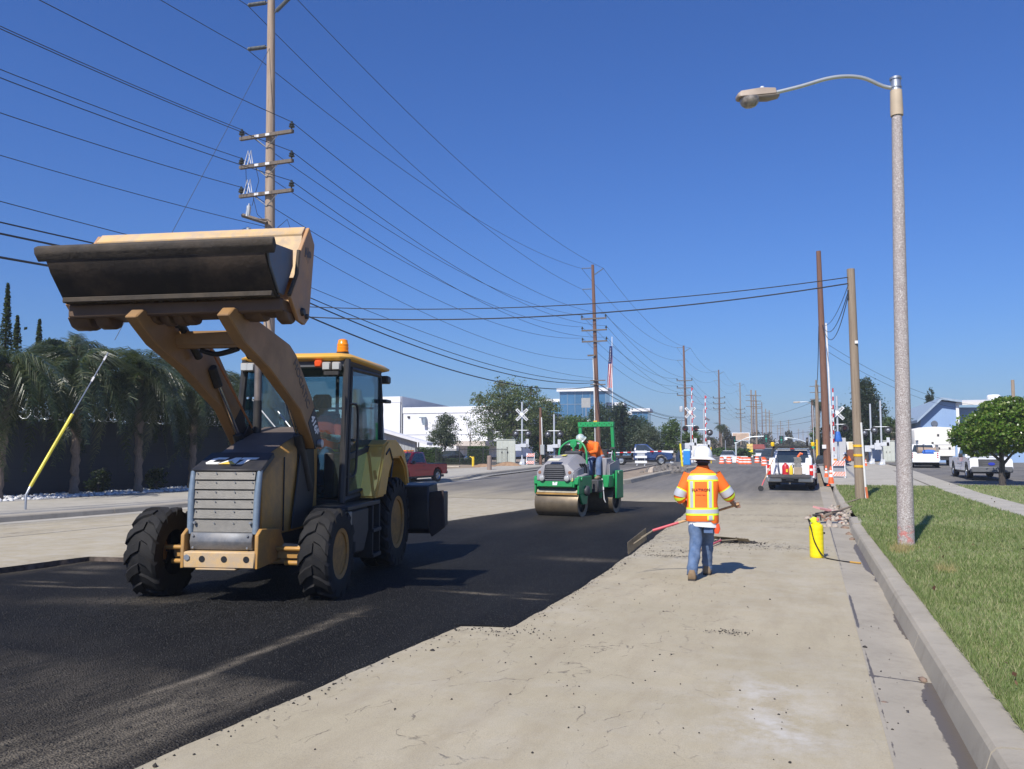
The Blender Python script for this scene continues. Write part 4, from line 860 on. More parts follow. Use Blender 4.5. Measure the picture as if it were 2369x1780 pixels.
# ---------------------------------------------------------------- signals and signs down the street
GALV = M('pale_galvanised', (.62,.68,.70), .4, .3)
def signal_head(t, x, y, z, rz=0):
    b = MB(Matrix.Translation((x, y, z)) @ Matrix.Rotation(rz, 4, 'Z')); b.box(-.28, .28, -.12, .12, -.55, .55); h = b.build('signal_head', SIGB, t, bevel=.02)
    for k in (-1, 0, 1):
        b = MB(Matrix.Translation((x, y, z+k*.32)) @ Matrix.Rotation(rz, 4, 'Z')); b.lathe([(.13, 0), (.12, -.01), (.02, -.02)], (0, -.125, 0), 'y', 12); b.build('lens', M('dark_green_lens' if k else 'green_lens', (.02,.12,.09) if k else (.02,.3,.2), .2), h)
t = empty('traffic_signal', (-8.6, 105, 0), 0, 'pale traffic signal pole with long curved arm, left of the yellow signs', 'traffic signal')
b = MB(); b.tube([(0,0,0),(0,0,2.05)], .1, 8); b.build('pole', GALV, t); b = MB(); b.tube(smooth_path([(-.35,0,2.0),(.3,0,2.2),(1.2,0,2.65),(2.2,0,2.85),(3.55,0,2.9)]), .05, 6); b.build('mast_arm', GALV, t); signal_head(t, 3.6, 0, 2.6); signal_head(t, -.25, .1, 2.4, R(60))
b = MB(); b.tube([(-1.3,.5,0),(-1.3,.5,2.4)], .06, 6); b.build('side_pole', STEEL, t)
t = empty('traffic_signal', (.9, 112, 0), 0, 'traffic signal with arm reaching left over the work truck', 'traffic signal')
b = MB(); b.tube([(0,0,0),(0,0,2.0)], .1, 8); b.build('pole', GALV, t); b = MB(); b.tube(smooth_path([(0,0,1.95),(-1.3,0,2.2),(-2.6,0,2.65),(-3.9,0,2.8)]), .05, 6); b.build('mast_arm', GALV, t); signal_head(t, -4.35, 0, 2.5); b = MB(); b.box(-3.95, -3.65, -.03, .03, 2.5, 2.85); b.build('sign_plate', WHITE, t)
t = empty('sign_board', (-11.4, 150, 0), 0, 'white framed billboard with tan panel on a thin post', 'sign'); b = MB(); b.box(-1.5, 1.5, -.1, .1, 2.7, 4.1); b.build('frame', WHITE, t); b = MB(); b.box(-1.38, 1.38, -.13, -.102, 2.82, 4.0); b.build('panel', M('tan_panel', (.5,.36,.26), .7, var=.2, vs=2), t); b = MB(); b.box(1.3, 1.42, -.05, .05, 0, 2.7); b.build('post', WHITE, t)
t = empty('sign_board', (-8.27, 125, 0), 0, 'stack of yellow sign panels on a thin post by the red-roofed building', 'sign'); b = MB(); b.tube([(0,.1,0),(0,.1,2.1)], .04, 6); b.build('post', WHITE, t)
for z0, z1, c in ((1.65,2.05,(.72,.52,.16)),(1.22,1.6,(.72,.52,.16)),(.85,1.18,(.78,.68,.02)),(.45,.8,(.78,.68,.02)),(.1,.32,(.7,.72,.7))): b = MB(); b.box(-.42, .42, -.03, .03, z0, z1); b.build('sign_panel', M('sign_%.2f%.2f' % (c[0], c[1]), c, .5, var=.25, vs=5), t, smooth=False)
t = empty('street_sign', (-.1, 98, .03), 0, 'thin post with small green street sign left of the dark pole', 'sign'); b = MB(); b.tube([(.5,0,0),(.5,0,6.2)], .04, 6); b.build('post', GALV, t); b = MB(); b.box(.3, .55, -.05, -.02, 1.4, 1.8); b.build('sign_plate', M('green_sign', (.03,.35,.22), .5), t)
# flag on its staff
t = empty('flag', (-19.7, 86, 0), 0, 'United States flag hanging limp from a tall staff behind the second power pole', 'flag')
b = MB(); b.tube([(0,0,0),(0,0,13.4)], [.08,.04], 8); b.build('staff', WHITE, t)
FW = [M('flag_white', (.7,.7,.72), .8), M('flag_red', (.5,.05,.07), .8), M('flag_blue', (.03,.05,.22), .8)]
b = MB(); n, mrows = 13, 26
def fp(u, v):   # u across the folds, v down
    wd = .10+.50*min(1, .25+v*.9); return (-wd*u+.06*math.sin(u*13+v*2), -.10*math.sin(u*15+v*3)-.05, 12.4-4.5*v)
for j in range(mrows):
    for i in range(n):
        b.cur = 2 if (j < 11 and i > 1) or j < 6 else (1 if i % 2 else 0); u0, u1, v0, v1 = i/n, (i+1)/n, j/mrows, (j+1)/mrows
        b.quad(fp(u0, v0), fp(u1, v0), fp(u1, v1), fp(u0, v1))
b.build('cloth', FW, t, fix=False)
st = MB()
for j in range(9):
    for i in range(3): x, y, z = fp(.3+.2*i+.1*(j % 2), .06+j*.038); st.cb((x, y-.06, z), (.05, .01, .07))
st.build('stars', FW[0], t, smooth=False)
# ---------------------------------------------------------------- trees and plants
def leaf_quads(P, size, rg, up=.35, asp=.55, jitter=.4):
    n = len(P); nrm = rg.normal(size=(n, 3)); nrm[:, 2] += up*2; nrm /= np.linalg.norm(nrm, axis=1)[:, None]
    a = np.cross(nrm, rg.normal(size=(n, 3))); a /= np.linalg.norm(a, axis=1)[:, None]; b = np.cross(nrm, a)
    s = size*(1-jitter+2*jitter*rg.random(n))[:, None]
    V = np.stack([P-a*s, P-b*s*asp+nrm*s*.12, P+a*s, P+b*s*asp+nrm*s*.12], 1).reshape(-1, 3)
    return V, np.arange(4*n).reshape(-1, 4)
def blob_points(blobs, n, rg, clump=.16, per=26, shell=.55):
    """leaf positions in clumps spread through ellipsoids"""
    vol = np.array([b[3]*b[4]*b[5] for b in blobs])**.75; vol /= vol.sum(); out = []
    for b, w in zip(blobs, vol):
        k = max(3, int(n*w/per)); dr = rg.normal(size=(k, 3)); dr /= np.linalg.norm(dr, axis=1)[:, None]
        rad = (shell+(1-shell)*rg.random(k)) ** .8 * np.where(rg.random(k) < .2, rg.random(k), 1)
        c = dr*rad[:, None]*np.array(b[3:6])+np.array(b[:3]); m = max(4, int(n*w/k)); sc = clump*np.array(b[3:6])*(.6+.8*rg.random(k))[:, None]
        out.append((c[:, None, :]+rg.normal(size=(k, m, 3))*sc[:, None, :]*np.array([1, 1, .75])).reshape(-1, 3))
    return np.concatenate(out)
LM = {'mid': leafmat('leaf_mid', (.035,.075,.018), (.085,.16,.035), (.17,.23,.08), .3), 'dark': leafmat('leaf_dark', (.010,.022,.012), (.024,.048,.024), (.05,.08,.04)),
      'olive': leafmat('leaf_olive', (.06,.10,.03), (.14,.20,.065), (.28,.28,.16), .3), 'bright': leafmat('leaf_bright', (.05,.12,.010), (.14,.27,.022), (.32,.38,.10), .35, .3, .6),
      'grey': leafmat('leaf_greygreen', (.045,.065,.04), (.095,.125,.075), (.17,.19,.13), .3), 'hedge': leafmat('leaf_hedge', (.02,.055,.010), (.05,.115,.022), (.1,.17,.05)), 'bluegreen': leafmat('leaf_bluegreen', (.028,.058,.035), (.065,.11,.065), (.12,.16,.11), .3),
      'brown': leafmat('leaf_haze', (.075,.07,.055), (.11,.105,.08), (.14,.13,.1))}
BARK = wood('bark_grey', (.09,.07,.055), (.20,.165,.14)); BARKD = wood('bark_dark', (.035,.028,.025), (.09,.075,.065))
def tree(x, y, blobs, n, size, lm, lab, trunk=(.16, 2.0), seed=1, limbs=6, bark=None, cat='tree', grp=None, z=None, clump=.16, per=26, name='tree', shell=.55, twigs=0):
    rg = np.random.default_rng(seed); t = empty(name, (x, y, zg(y)+.08 if z is None else z), 0, lab, cat, grp); bark = bark or BARK
    r, h = trunk; b = MB(); rnd = random.Random(seed)
    b.tube([(0,0,-.2), (rnd.uniform(-.05,.05), 0, h*.5), (0, rnd.uniform(-.05,.05), h)], [r*1.25, r, r*.85], 8)
    for k in range(limbs):
        bl = blobs[k % len(blobs)]; e = Vector((bl[0]+rnd.uniform(-.5,.5)*bl[3], bl[1]+rnd.uniform(-.5,.5)*bl[4], bl[2]+rnd.uniform(-.1,.6)*bl[5])); s0 = Vector((0, 0, h*rnd.uniform(.7, 1)))
        b.tube([s0, s0.lerp(e, .45)+Vector((rnd.uniform(-.15,.15), 0, .2)), e], [r*.55, r*.35, r*.08], 6)
    for k in range(twigs):
        bl = rnd.choice(blobs); a = Vector((bl[0], bl[1], bl[2]-.3*bl[5])); v = Vector((rnd.gauss(0,1), rnd.gauss(0,1), abs(rnd.gauss(.6,.8)))).normalized(); e = a+Vector((v.x*bl[3], v.y*bl[4], v.z*bl[5]))*1.02
        b.tube([a, a.lerp(e, .5)+Vector((rnd.uniform(-.1,.1),)*3), e], [.035, .022, .006], 4)
    b.build('trunk', bark, t)
    V, F = leaf_quads(blob_points(blobs, n, rg, clump, per, shell), size, rg); np_mesh('crown', V, F, LM[lm], t)
    return t
# large loose tree behind the crossing signals
tree(-27.2, 74, [(-1.5,0,5.2,2.2,1.8,1.6),(.2,0,6.3,2.0,1.8,1.75),(1.7,0,5.3,1.7,1.6,1.9),(-1.2,0,3.4,2.1,1.7,1.3),(1.2,.2,3.2,1.9,1.5,1.3),(-3.2,0,6.2,.8,.7,.8),(0,-.4,2.2,1.7,1.2,.9),(2.6,0,6.6,.7,.6,.8),(-.6,0,7.6,.8,.7,.7),(.3,.6,4.2,2.0,1.2,1.7)], 21000, .085, 'olive', 'large loose grey-green tree with bare twigs behind the left crossing signal', (.2, 2.4), 11, 9, clump=.13, per=20, twigs=70)
tree(-25.2, 80, [(-.3,0,5.0,1.6,1.5,1.6),(.8,0,3.2,1.6,1.5,1.6),(-1.2,0,2.6,1.3,1.2,1.4),(0,.5,2.2,2.0,1,1.6)], 14000, .095, 'olive', 'tree with drooping yellowish branches right of the large loose tree', (.2, 2), 12, 6, twigs=40)
tree(-23.3, 84, [(0,0,3.6,1.7,1.5,1.2),(.6,0,2.0,1.9,1.5,1.4),(-.8,0,1.6,1.6,1.2,1.4)], 14000, .10, 'mid', 'dense mid-green tree left of the green roller frame', (.18, 1.4), 13)
tree(-21.2, 86, [(0,0,4.3,1.1,1.1,1.8),(.2,0,2.4,1.5,1.4,1.7)], 11000, .10, 'bluegreen', 'dark upright tree left of the second power pole', (.16, 1.5), 14)
tree(-18.9, 86, [(0,0,4.2,1.2,1.2,1.9),(.4,0,2.6,1.7,1.5,1.9)], 13000, .10, 'bluegreen', 'dark blue-green tree right of the second power pole', (.16, 1.5), 15)
tree(-17.0, 86, [(0,0,3.3,1.2,1.2,1.5),(.4,0,2.3,1.7,1.4,1.7)], 12000, .10, 'bluegreen', 'blue-green tree below the small glass tower', (.16, 1.5), 16)
tree(-15.6, 84, [(0,0,2.1,1.3,1.1,1.4)], 6000, .09, 'grey', 'low bushy tree above the blue truck cab', (.14, 1.0), 17)
tree(-13.5, 86, [(0,0,3.0,1.1,1.0,1.3),(-.4,0,1.5,1.1,1.0,.9),(.5,0,3.6,.35,.3,.7)], 7000, .09, 'mid', 'feathery pine-like tree between the blue truck and the middle signal', (.13, 1.2), 18)
tree(-12.0, 90, [(0,0,1.9,1.2,1.0,1.3)], 5000, .09, 'mid', 'small leafy tree left of the middle crossing mast', (.12, .8), 19)
tree(-31.3, 68.5, [(0,0,3.0,1.25,1.1,1.0),(.1,0,3.9,.85,.8,.65),(-.4,0,2.2,1.3,1.1,.7),(.7,0,2.0,.8,.7,.6)], 9000, .07, 'grey', 'round grey-green tree in front of the white warehouse', (.09, 1.4), 20, bark=BARKD)
tree(-29.0, 69, [(0,0,3.5,.75,.7,.8),(.4,0,2.4,.8,.7,.6),(-.5,0,4.1,.4,.4,.35),(.9,0,1.9,.6,.5,.35)], 900, .06, 'olive', 'thin young tree with sparse leaves beside the round tree', (.05, 2.6), 21, clump=.25)
tree(-40.5, 66, [(0,0,2.4,1.1,.8,1.8)], 700, .07, 'olive', 'sparse bush beside the cab edge in front of the white warehouse', (.06, 1), 22)
# right side
tree(5.15, 88, [(0,0,6.5,1.15,1.0,1.8),(.5,0,5.0,1.4,1.1,1.6),(-.4,0,4.2,1.2,1.1,1.4),(.2,0,2.6,1.4,1.2,1.4),(-.2,0,7.6,.55,.5,.6)], 16000, .10, 'dark', 'tall dark evergreen tree right of the banded pole', (.2, 2), 23, bark=BARKD)
tree(3.6, 95, [(0,0,4.6,1.1,1,1.3),(.4,0,3.0,1.5,1.2,1.6)], 9000, .10, 'dark', 'dark tree behind the right crossbuck', (.18, 1.5), 24)
tree(7.3, 94, [(0,0,3.6,1.3,1.1,1.0),(-.2,0,2.4,1.3,1.1,1.4)], 8000, .10, 'mid', 'leafy tree behind the right crossing masts', (.15, 1.2), 25)
tree(9.0, 93, [(0,0,2.6,1.0,.9,1.2),(.2,0,3.6,.7,.6,.9)], 5000, .09, 'mid', 'tree left of the blue hall gable', (.12, 1.2), 26)
tree(14.0, 112, [(0,0,7.4,.45,.45,1.3),(0,0,6.2,.75,.75,1.3),(0,0,4.8,.95,.95,1.4)], 6000, .10, 'dark', 'pointed conifer rising behind the blue hall roof', (.15, 3), 27, bark=BARKD)
# clipped round tree on the right lawn
tt = tree(8.15, 42.6, [(-.1,0,2.35,1.75,1.5,.75),(.3,0,2.95,1.55,1.4,.85),(-1.0,0,2.2,1.1,1.0,.65),(1.2,0,2.5,1.1,1.1,.9),(.3,0,3.5,1.1,1.0,.5),(0,0,2.4,1.75,1.5,1.0),(-.9,-.2,1.9,.9,.9,.6)], 30000, .075, 'bright', 'clipped round-headed tree with glossy leaves and short dark trunk beside the white pickup', (.13, 1.05), 28, 4, BARKD, clump=.10, per=22, z=-.12, shell=.72)
# far trees as single things, then the hazy mass behind them
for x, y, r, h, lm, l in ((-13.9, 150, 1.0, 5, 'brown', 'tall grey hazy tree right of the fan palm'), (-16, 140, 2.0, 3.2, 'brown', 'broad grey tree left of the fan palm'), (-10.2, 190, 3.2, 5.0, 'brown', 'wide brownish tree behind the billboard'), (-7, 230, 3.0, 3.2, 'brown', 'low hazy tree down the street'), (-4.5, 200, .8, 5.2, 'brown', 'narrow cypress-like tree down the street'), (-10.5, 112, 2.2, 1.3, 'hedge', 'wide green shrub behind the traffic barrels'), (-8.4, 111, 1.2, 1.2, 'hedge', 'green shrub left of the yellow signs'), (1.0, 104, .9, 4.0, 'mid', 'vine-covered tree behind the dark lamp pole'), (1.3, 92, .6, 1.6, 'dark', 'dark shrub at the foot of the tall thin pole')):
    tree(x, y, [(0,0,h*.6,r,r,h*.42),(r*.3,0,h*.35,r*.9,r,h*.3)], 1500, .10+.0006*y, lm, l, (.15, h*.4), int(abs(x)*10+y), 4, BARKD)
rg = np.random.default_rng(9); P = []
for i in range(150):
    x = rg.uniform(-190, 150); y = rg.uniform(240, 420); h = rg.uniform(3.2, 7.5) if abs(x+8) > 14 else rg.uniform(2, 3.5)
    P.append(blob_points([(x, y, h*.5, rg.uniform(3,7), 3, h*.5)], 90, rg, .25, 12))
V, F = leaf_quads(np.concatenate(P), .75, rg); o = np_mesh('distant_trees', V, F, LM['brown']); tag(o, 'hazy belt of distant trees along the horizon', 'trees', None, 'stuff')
# hedges
def hedge(x, y, w, h, d, rz, lab, seed):
    rg = np.random.default_rng(seed); t = empty('hedge', (x, y, zg(y)+.08), rz, lab, 'hedge')
    b = MB(); b.box(-w/2+.12, w/2-.12, .12, d-.12, 0, h-.12); b.build('branches', M('hedge_core', (.012,.02,.008), .9), t, smooth=False)
    n = int(w*h*900); P = np.stack([rg.uniform(-w/2, w/2, n), rg.normal(.06, .05, n), rg.uniform(.02, h, n)], 1); n2 = int(w*d*500); P2 = np.stack([rg.uniform(-w/2, w/2, n2), rg.uniform(0, d, n2), rg.normal(h-.04, .05, n2)], 1); n3 = int(h*d*500); P3 = np.stack([rg.choice([-w/2+.04, w/2-.04], n3)+rg.normal(0, .04, n3), rg.uniform(0, d, n3), rg.uniform(0, h, n3)], 1)
    V, F = leaf_quads(np.concatenate([P, P2, P3]), .045, rg); np_mesh('foliage', V, F, LM['hedge'], t)
hedge(-30.35, 63.2, 2.2, 1.45, .7, R(16), 'clipped green hedge behind the red pickup', 31); hedge(-26.6, 65.0, 1.8, 1.5, .7, R(16), 'clipped green hedge left of the big cabinet', 32)
hedge(-28.2, 64.1, 2.6, .5, .4, R(16), 'low scrubby hedge along the foot of the iron fence', 33); hedge(-25.0, 66.9, 1.2, .75, .4, R(16), 'low hedge behind the brown bollard', 34)
tree(-22.3, 68.6, [(0,0,.95,.55,.5,.75)], 1100, .06, 'hedge', 'green shrub at the foot of the left crossing signal', (.05, .4), 35)

# palms: every frond is a part of its own
def frond_mesh(L, rg, droop, m, nl=46, wid=.62):
    V = []; F = []; pts = []
    for k in range(13):
        s = k/12; pts.append(Vector((L*(s-.22*droop*s*s), 0, L*(.42*s-(.55+.5*droop)*s*s))))
    for k in range(nl):
        s = .12+.87*k/(nl-1); i = min(int(s*12), 11); f = s*12-i; p = pts[i].lerp(pts[i+1], f); tg = (pts[i+1]-pts[i]).normalized()
        l = wid*(math.sin(PI*min(1, s*.92+.06))**.6)*(.75+.5*rg.random())
        for sd in (-1, 1):
            dr = Vector((.55*tg.x, sd*(.55+.3*rg.random()), .18*tg.z+rg.uniform(-.95, .05))).normalized(); q1 = p+dr*l*.5; q2 = p+dr*l*.8+Vector((0, 0, -l*(.4+.45*rg.random()))); w = tg*.017; b0 = len(V)
            V += [p-w, p+w, q1+w*.9, q1-w*.9, q2]; F += [(b0, b0+1, b0+2, b0+3), (b0+3, b0+2, b0+4, b0+4)]
    for i in range(12):
        b0 = len(V); w = .03*(1-i/13); V += [pts[i]+Vector((0, w, 0)), pts[i]-Vector((0, w, 0)), pts[i+1]-Vector((0, w*.9, 0)), pts[i+1]+Vector((0, w*.9, 0))]; F += [(b0, b0+1, b0+2, b0+3)]
    me = bpy.data.meshes.new('frond'); me.from_pydata([tuple(v) for v in V], [], [f[:3] if f[2] == f[3] else f for f in F]); me.materials.append(m); return me
PALM = leafmat('palm_leaf', (.017,.034,.011), (.042,.066,.022), (.15,.16,.07), .2, .35, .6)
PALMT = wood('palm_trunk', (.10,.075,.055), (.26,.2,.155), 1.6); rgp = random.Random(4)
FR = [frond_mesh(rgp.uniform(2.3, 3.3), rgp, rgp.uniform(1.2, 2.4), PALM, 64, .68) for _ in range(6)]; FS = [frond_mesh(1.3, rgp, .9, PALM, 26, .5) for _ in range(3)]
def palm(x, y, h, nf, lab, seed, protos=None, tr=.2, sc=1.0, cat='palm tree', grp=None, mat_t=None, up=1.1):
    rd = random.Random(seed); t = empty('palm_tree', (x, y, zg(y)+.1), 0, lab, cat, grp); b = MB(); lx = rd.uniform(-.3, .3)
    nr = 26; b.tube([(lx*k/nr, .03*math.sin(k*1.7), -.2+(h+.2)*k/nr) for k in range(nr+1)], [tr*(.85+.35*(k/nr)**3+.25*max(0, 1-k/4))*(1+.14*(-1)**k+rd.uniform(-.07, .07)) for k in range(nr+1)], 9); b.build('trunk', mat_t or PALMT, t)
    for k in range(nf):
        o = bpy.data.objects.new('frond', rd.choice(protos or FR)); COL.objects.link(o); o.parent = t; s = sc*rd.uniform(.75, 1.1)
        e = rd.uniform(-.95, up*.6) if k > nf*.35 else rd.uniform(.1, up)
        o.location = (lx, 0, h-.05); o.rotation_euler = (rd.uniform(-.2, .2), -e, rd.uniform(0, 2*PI)); o.scale = (s, s, s)
    return t
pls = [(-25.25, 22.9, 4.7, 'queen palm just right of the yellow guy guard'), (-24.9, 25.6, 4.6, 'queen palm below the left arm of the backhoe'), (-25.3, 19.9, 4.5, 'queen palm at the left edge of the picture'), (-25.2, 28.9, 4.6, 'queen palm behind the backhoe left loader arm'), (-25.4, 32.6, 4.5, 'queen palm seen through the gap beside the cab'), (-28.4, 25.6, 5.9, 'taller queen palm behind the wall with a feathery top'), (-28.3, 29.2, 5.4, 'queen palm behind the wall under the bucket'), (-28.9, 21.6, 4.9, 'queen palm behind the wall at the far left'), (-28.8, 33.2, 4.9, 'queen palm behind the wall near the exhaust stack')]
for i, (x, y, h, l) in enumerate(pls): palm(x, y, h, 44, l, 50+i, grp='queen palms along the dark wall', tr=.17)
palm(-13.75, 140, 4.9, 26, 'fan palm down the street behind the dark pole', 61, FS, .16, 1.0); palm(.85, 102, 6.6, 26, 'palm with hanging fronds behind the thin bare poles', 62, FS, .18, .9, up=.8); palm(8.0, 92, 3.3, 18, 'small palm right of the round crossing lamps', 63, FS, .14, .9)
palm(8.9, 90, 3.9, 16, 'small palm between the lamp post and the blue hall', 64, FS, .14, .8)
# dark cypresses and shrubs at the wall
for x, y, h, r, l, s in ((-31.7, 25.0, 8.7, .45, 'tallest narrow cypress at the left edge', 71), (-32.3, 26.0, 7.5, .55, 'shorter narrow cypress next to the tallest one', 72), (-32.2, 27.0, 7.5, .45, 'narrow cypress left of the raised bucket', 73), (-28.3, 31.4, 6.9, .42, 'narrow cypress under the bucket right of the palms', 74)):
    rg = np.random.default_rng(s); t = empty('cypress', (x, y, -.2), 0, l, 'cypress tree'); b = MB(); b.tube([(0,0,0),(0,0,h*.9)], [.12,.03], 6); b.build('trunk', BARKD, t)
    n = 3600; z = rg.uniform(.05, 1, n); rr = r*np.interp(z, [0, .3, .7, 1], [.9, 1, .62, .05])*np.sqrt(rg.random(n)); a = rg.uniform(0, 2*PI, n); P = np.stack([rr*np.cos(a), rr*np.sin(a), z*h], 1); V, F = leaf_quads(P, .07, rg, .8); np_mesh('crown', V, F, LM['dark'], t)
for x, y, l, s in ((-25.6, 24.3, 'dark shrub at the wall between two palm trunks', 81), (-25.5, 27.2, 'dark shrub left of the front wheel at the wall', 82), (-25.6, 30.8, 'dark shrub at the wall near the grille', 83)):
    tree(x, y, [(0,0,.5,.45,.4,.5)], 900, .06, 'dark', l, (.04, .3), s, 4, BARKD)
# backdrop foliage mass behind the palms
rg = np.random.default_rng(77); P = blob_points([(-28.6, yy, 2.9, .9, 1.7, 1.9) for yy in np.arange(14, 40, 2.2)], 20000, rg, .2); V, F = leaf_quads(P, .10, rg); o = np_mesh('shrub_mass', V, F, LM['dark']); tag(o, 'dark continuous mass of shrubs growing behind the wall', 'shrubs', None, 'stuff')

# ---------------------------------------------------------------- grass on the verge
GRASS = leafmat('grass_blade', (.15,.22,.06), (.27,.35,.12), (.56,.50,.30), .35, .6, .25)
rg = np.random.default_rng(5); X, Y = [], []
for y0, y1, x1, den in ((3.5, 8, 4.6, 4200), (8, 13, 5.0, 2500), (13, 20, 5.0, 1300), (20, 40, 5.0, 420)):
    n = int((y1-y0)*(x1-1.06)*den); X.append(rg.uniform(1.05, x1, n)); Y.append(rg.uniform(y0, y1, n))
n = 9000; X.append(rg.uniform(6.15, 14, n)); Y.append(rg.uniform(24, 42, n))
n = 14000; yy = rg.uniform(4, 20, n); X.append(1.05+np.abs(rg.normal(0, .035, n))); Y.append(yy)
X = np.concatenate(X); Y = np.concatenate(Y); keep = (vnoise(X, Y, .9, 91)*.6+vnoise(X, Y, .25, 92)*.5) > rg.random(len(X))*.75; X, Y = X[keep], Y[keep]; n = len(X)
dead = vnoise(X, Y, 1.1, 93) > .68
hh = (.028+.035*rg.random(n))*np.interp(Y, [4, 12, 40], [1, 1.15, 1.5])*np.where(X < 1.14, 1.25, 1); a = rg.uniform(0, 2*PI, n); w = .0032*np.interp(Y, [4, 10, 20, 40], [1, 1.5, 2.6, 6]); ln = hh*rg.uniform(.2, .95, n); b = rg.uniform(0, 2*PI, n)
Z = ZG(Y)+LZ-.005+.02*np.clip(X-1.1, 0, 1)*(X < 5)
V = np.stack([np.stack([X-w*np.cos(a), Y-w*np.sin(a), Z-.004], 1), np.stack([X+w*np.cos(a), Y+w*np.sin(a), Z-.004], 1), np.stack([X+ln*np.cos(b), Y+ln*np.sin(b), Z+hh], 1)], 1).reshape(-1, 3)
o = np_mesh('grass', V, np.arange(3*n).reshape(-1, 3), GRASS); tag(o, 'short mown green grass with straw-coloured patches on the verge', 'grass', None, 'stuff')
# straw clumps and fallen leaves
P = []; 
for cx, cy in ((1.35, 15.1), (1.42, 14.9), (1.62, 12.2), (1.30, 14.5)): q = 160; P.append(np.stack([rg.normal(cx, .07, q), rg.normal(cy, .12, q)], 1))
P = np.concatenate(P); n = len(P); z = ZG(P[:, 1])+LZ; a = rg.uniform(0, 2*PI, n); h = rg.uniform(.06, .17, n)
V = np.stack([np.stack([P[:,0]-.003*np.cos(a), P[:,1]-.003*np.sin(a), z], 1), np.stack([P[:,0]+.003*np.cos(a), P[:,1]+.003*np.sin(a), z], 1), np.stack([P[:,0]+h*.4*np.cos(a*3), P[:,1]+h*.4*np.sin(a*3), z+h], 1)], 1).reshape(-1, 3)
o = np_mesh('dry_grass', V, np.arange(3*n).reshape(-1, 3), leafmat('straw', (.35,.27,.11), (.5,.4,.18), (.6,.5,.28), .2)); tag(o, 'tufts of dry straw-coloured grass by the kerb', 'grass', None, 'stuff')
n = 170; x = np.concatenate([rg.uniform(1.2, 5.6, n), rg.uniform(5.2, 9, 40)]); y = np.concatenate([5+34*rg.random(n)**1.5, rg.uniform(25, 42, 40)]); P = np.stack([x, y, ZG(y)+LZ+.045], 1); V, F = leaf_quads(P, .030, rg, 1.2); o = np_mesh('fallen_leaves', V, F, leafmat('dead_leaf', (.07,.03,.015), (.14,.065,.03), (.26,.16,.08), .1)); tag(o, 'scattered brown fallen leaves on the lawn', 'leaves', None, 'stuff')
# ---------------------------------------------------------------- backhoe loader
YL = M('machine_yellow', (.50,.255,.045), .5, var=.10, vs=2, dirt=(.20,.14,.085), da=.6, ds=3.5, bump=.05, bs=8)
YLW = M('worn_yellow', (.66,.42,.16), .55, var=.12, vs=5, dirt=(.40,.33,.26), da=.7, ds=9)
HOODT = M('matt_hood_black', (.095,.075,.065), .6, var=.15, dirt=(.12,.09,.07), da=.4, ds=4)
MBLK = M('machine_black', (.020,.020,.021), .5, var=.2, dirt=(.07,.06,.05), da=.35, ds=4)
GRIL = M('grille_grey', (.20,.19,.17), .55, .3, var=.12, vs=14, bump=.4, bs=90, dirt=(.26,.24,.2), da=.4, ds=6)
GRAIL = M('grille_rail_blue', (.20,.26,.32), .4, .3, var=.12, dirt=(.4,.4,.4), da=.25, ds=12)
SKID = M('skid_plate_grey', (.14,.15,.165), .5, .3, var=.2, vs=6, dirt=(.3,.28,.26), da=.45, ds=9)
SOOT = M('asphalt_caked_steel', (.035,.030,.026), .85, var=.5, vs=6, bump=.8, bs=20, dirt=(.11,.085,.06), da=.6, ds=2.2)
BUCKI = M('bucket_brown_steel', (.15,.085,.045), .65, var=.25, vs=3, dirt=(.05,.04,.035), da=.6, ds=3, bump=.2, bs=20)
WEARB = M('worn_blue_steel', (.13,.16,.20), .5, .4, var=.25, vs=4, dirt=(.2,.12,.06), da=.4, ds=4)
CGLASS = glass('cab_glass', (.72,.84,.86), .86); CGLASS2 = glass('cab_side_glass', (.50,.66,.72), .72)
bh = empty('backhoe_loader', (-6.22, 8.0, zg(8)+.0), R(13), 'big yellow backhoe loader with raised front bucket, driving on the fresh asphalt', 'backhoe loader')
X0 = .03
def P_(name, b, m, bevel=.006, parent=None, **k): return b.build(name, m, parent or bh, bevel=bevel, **k)
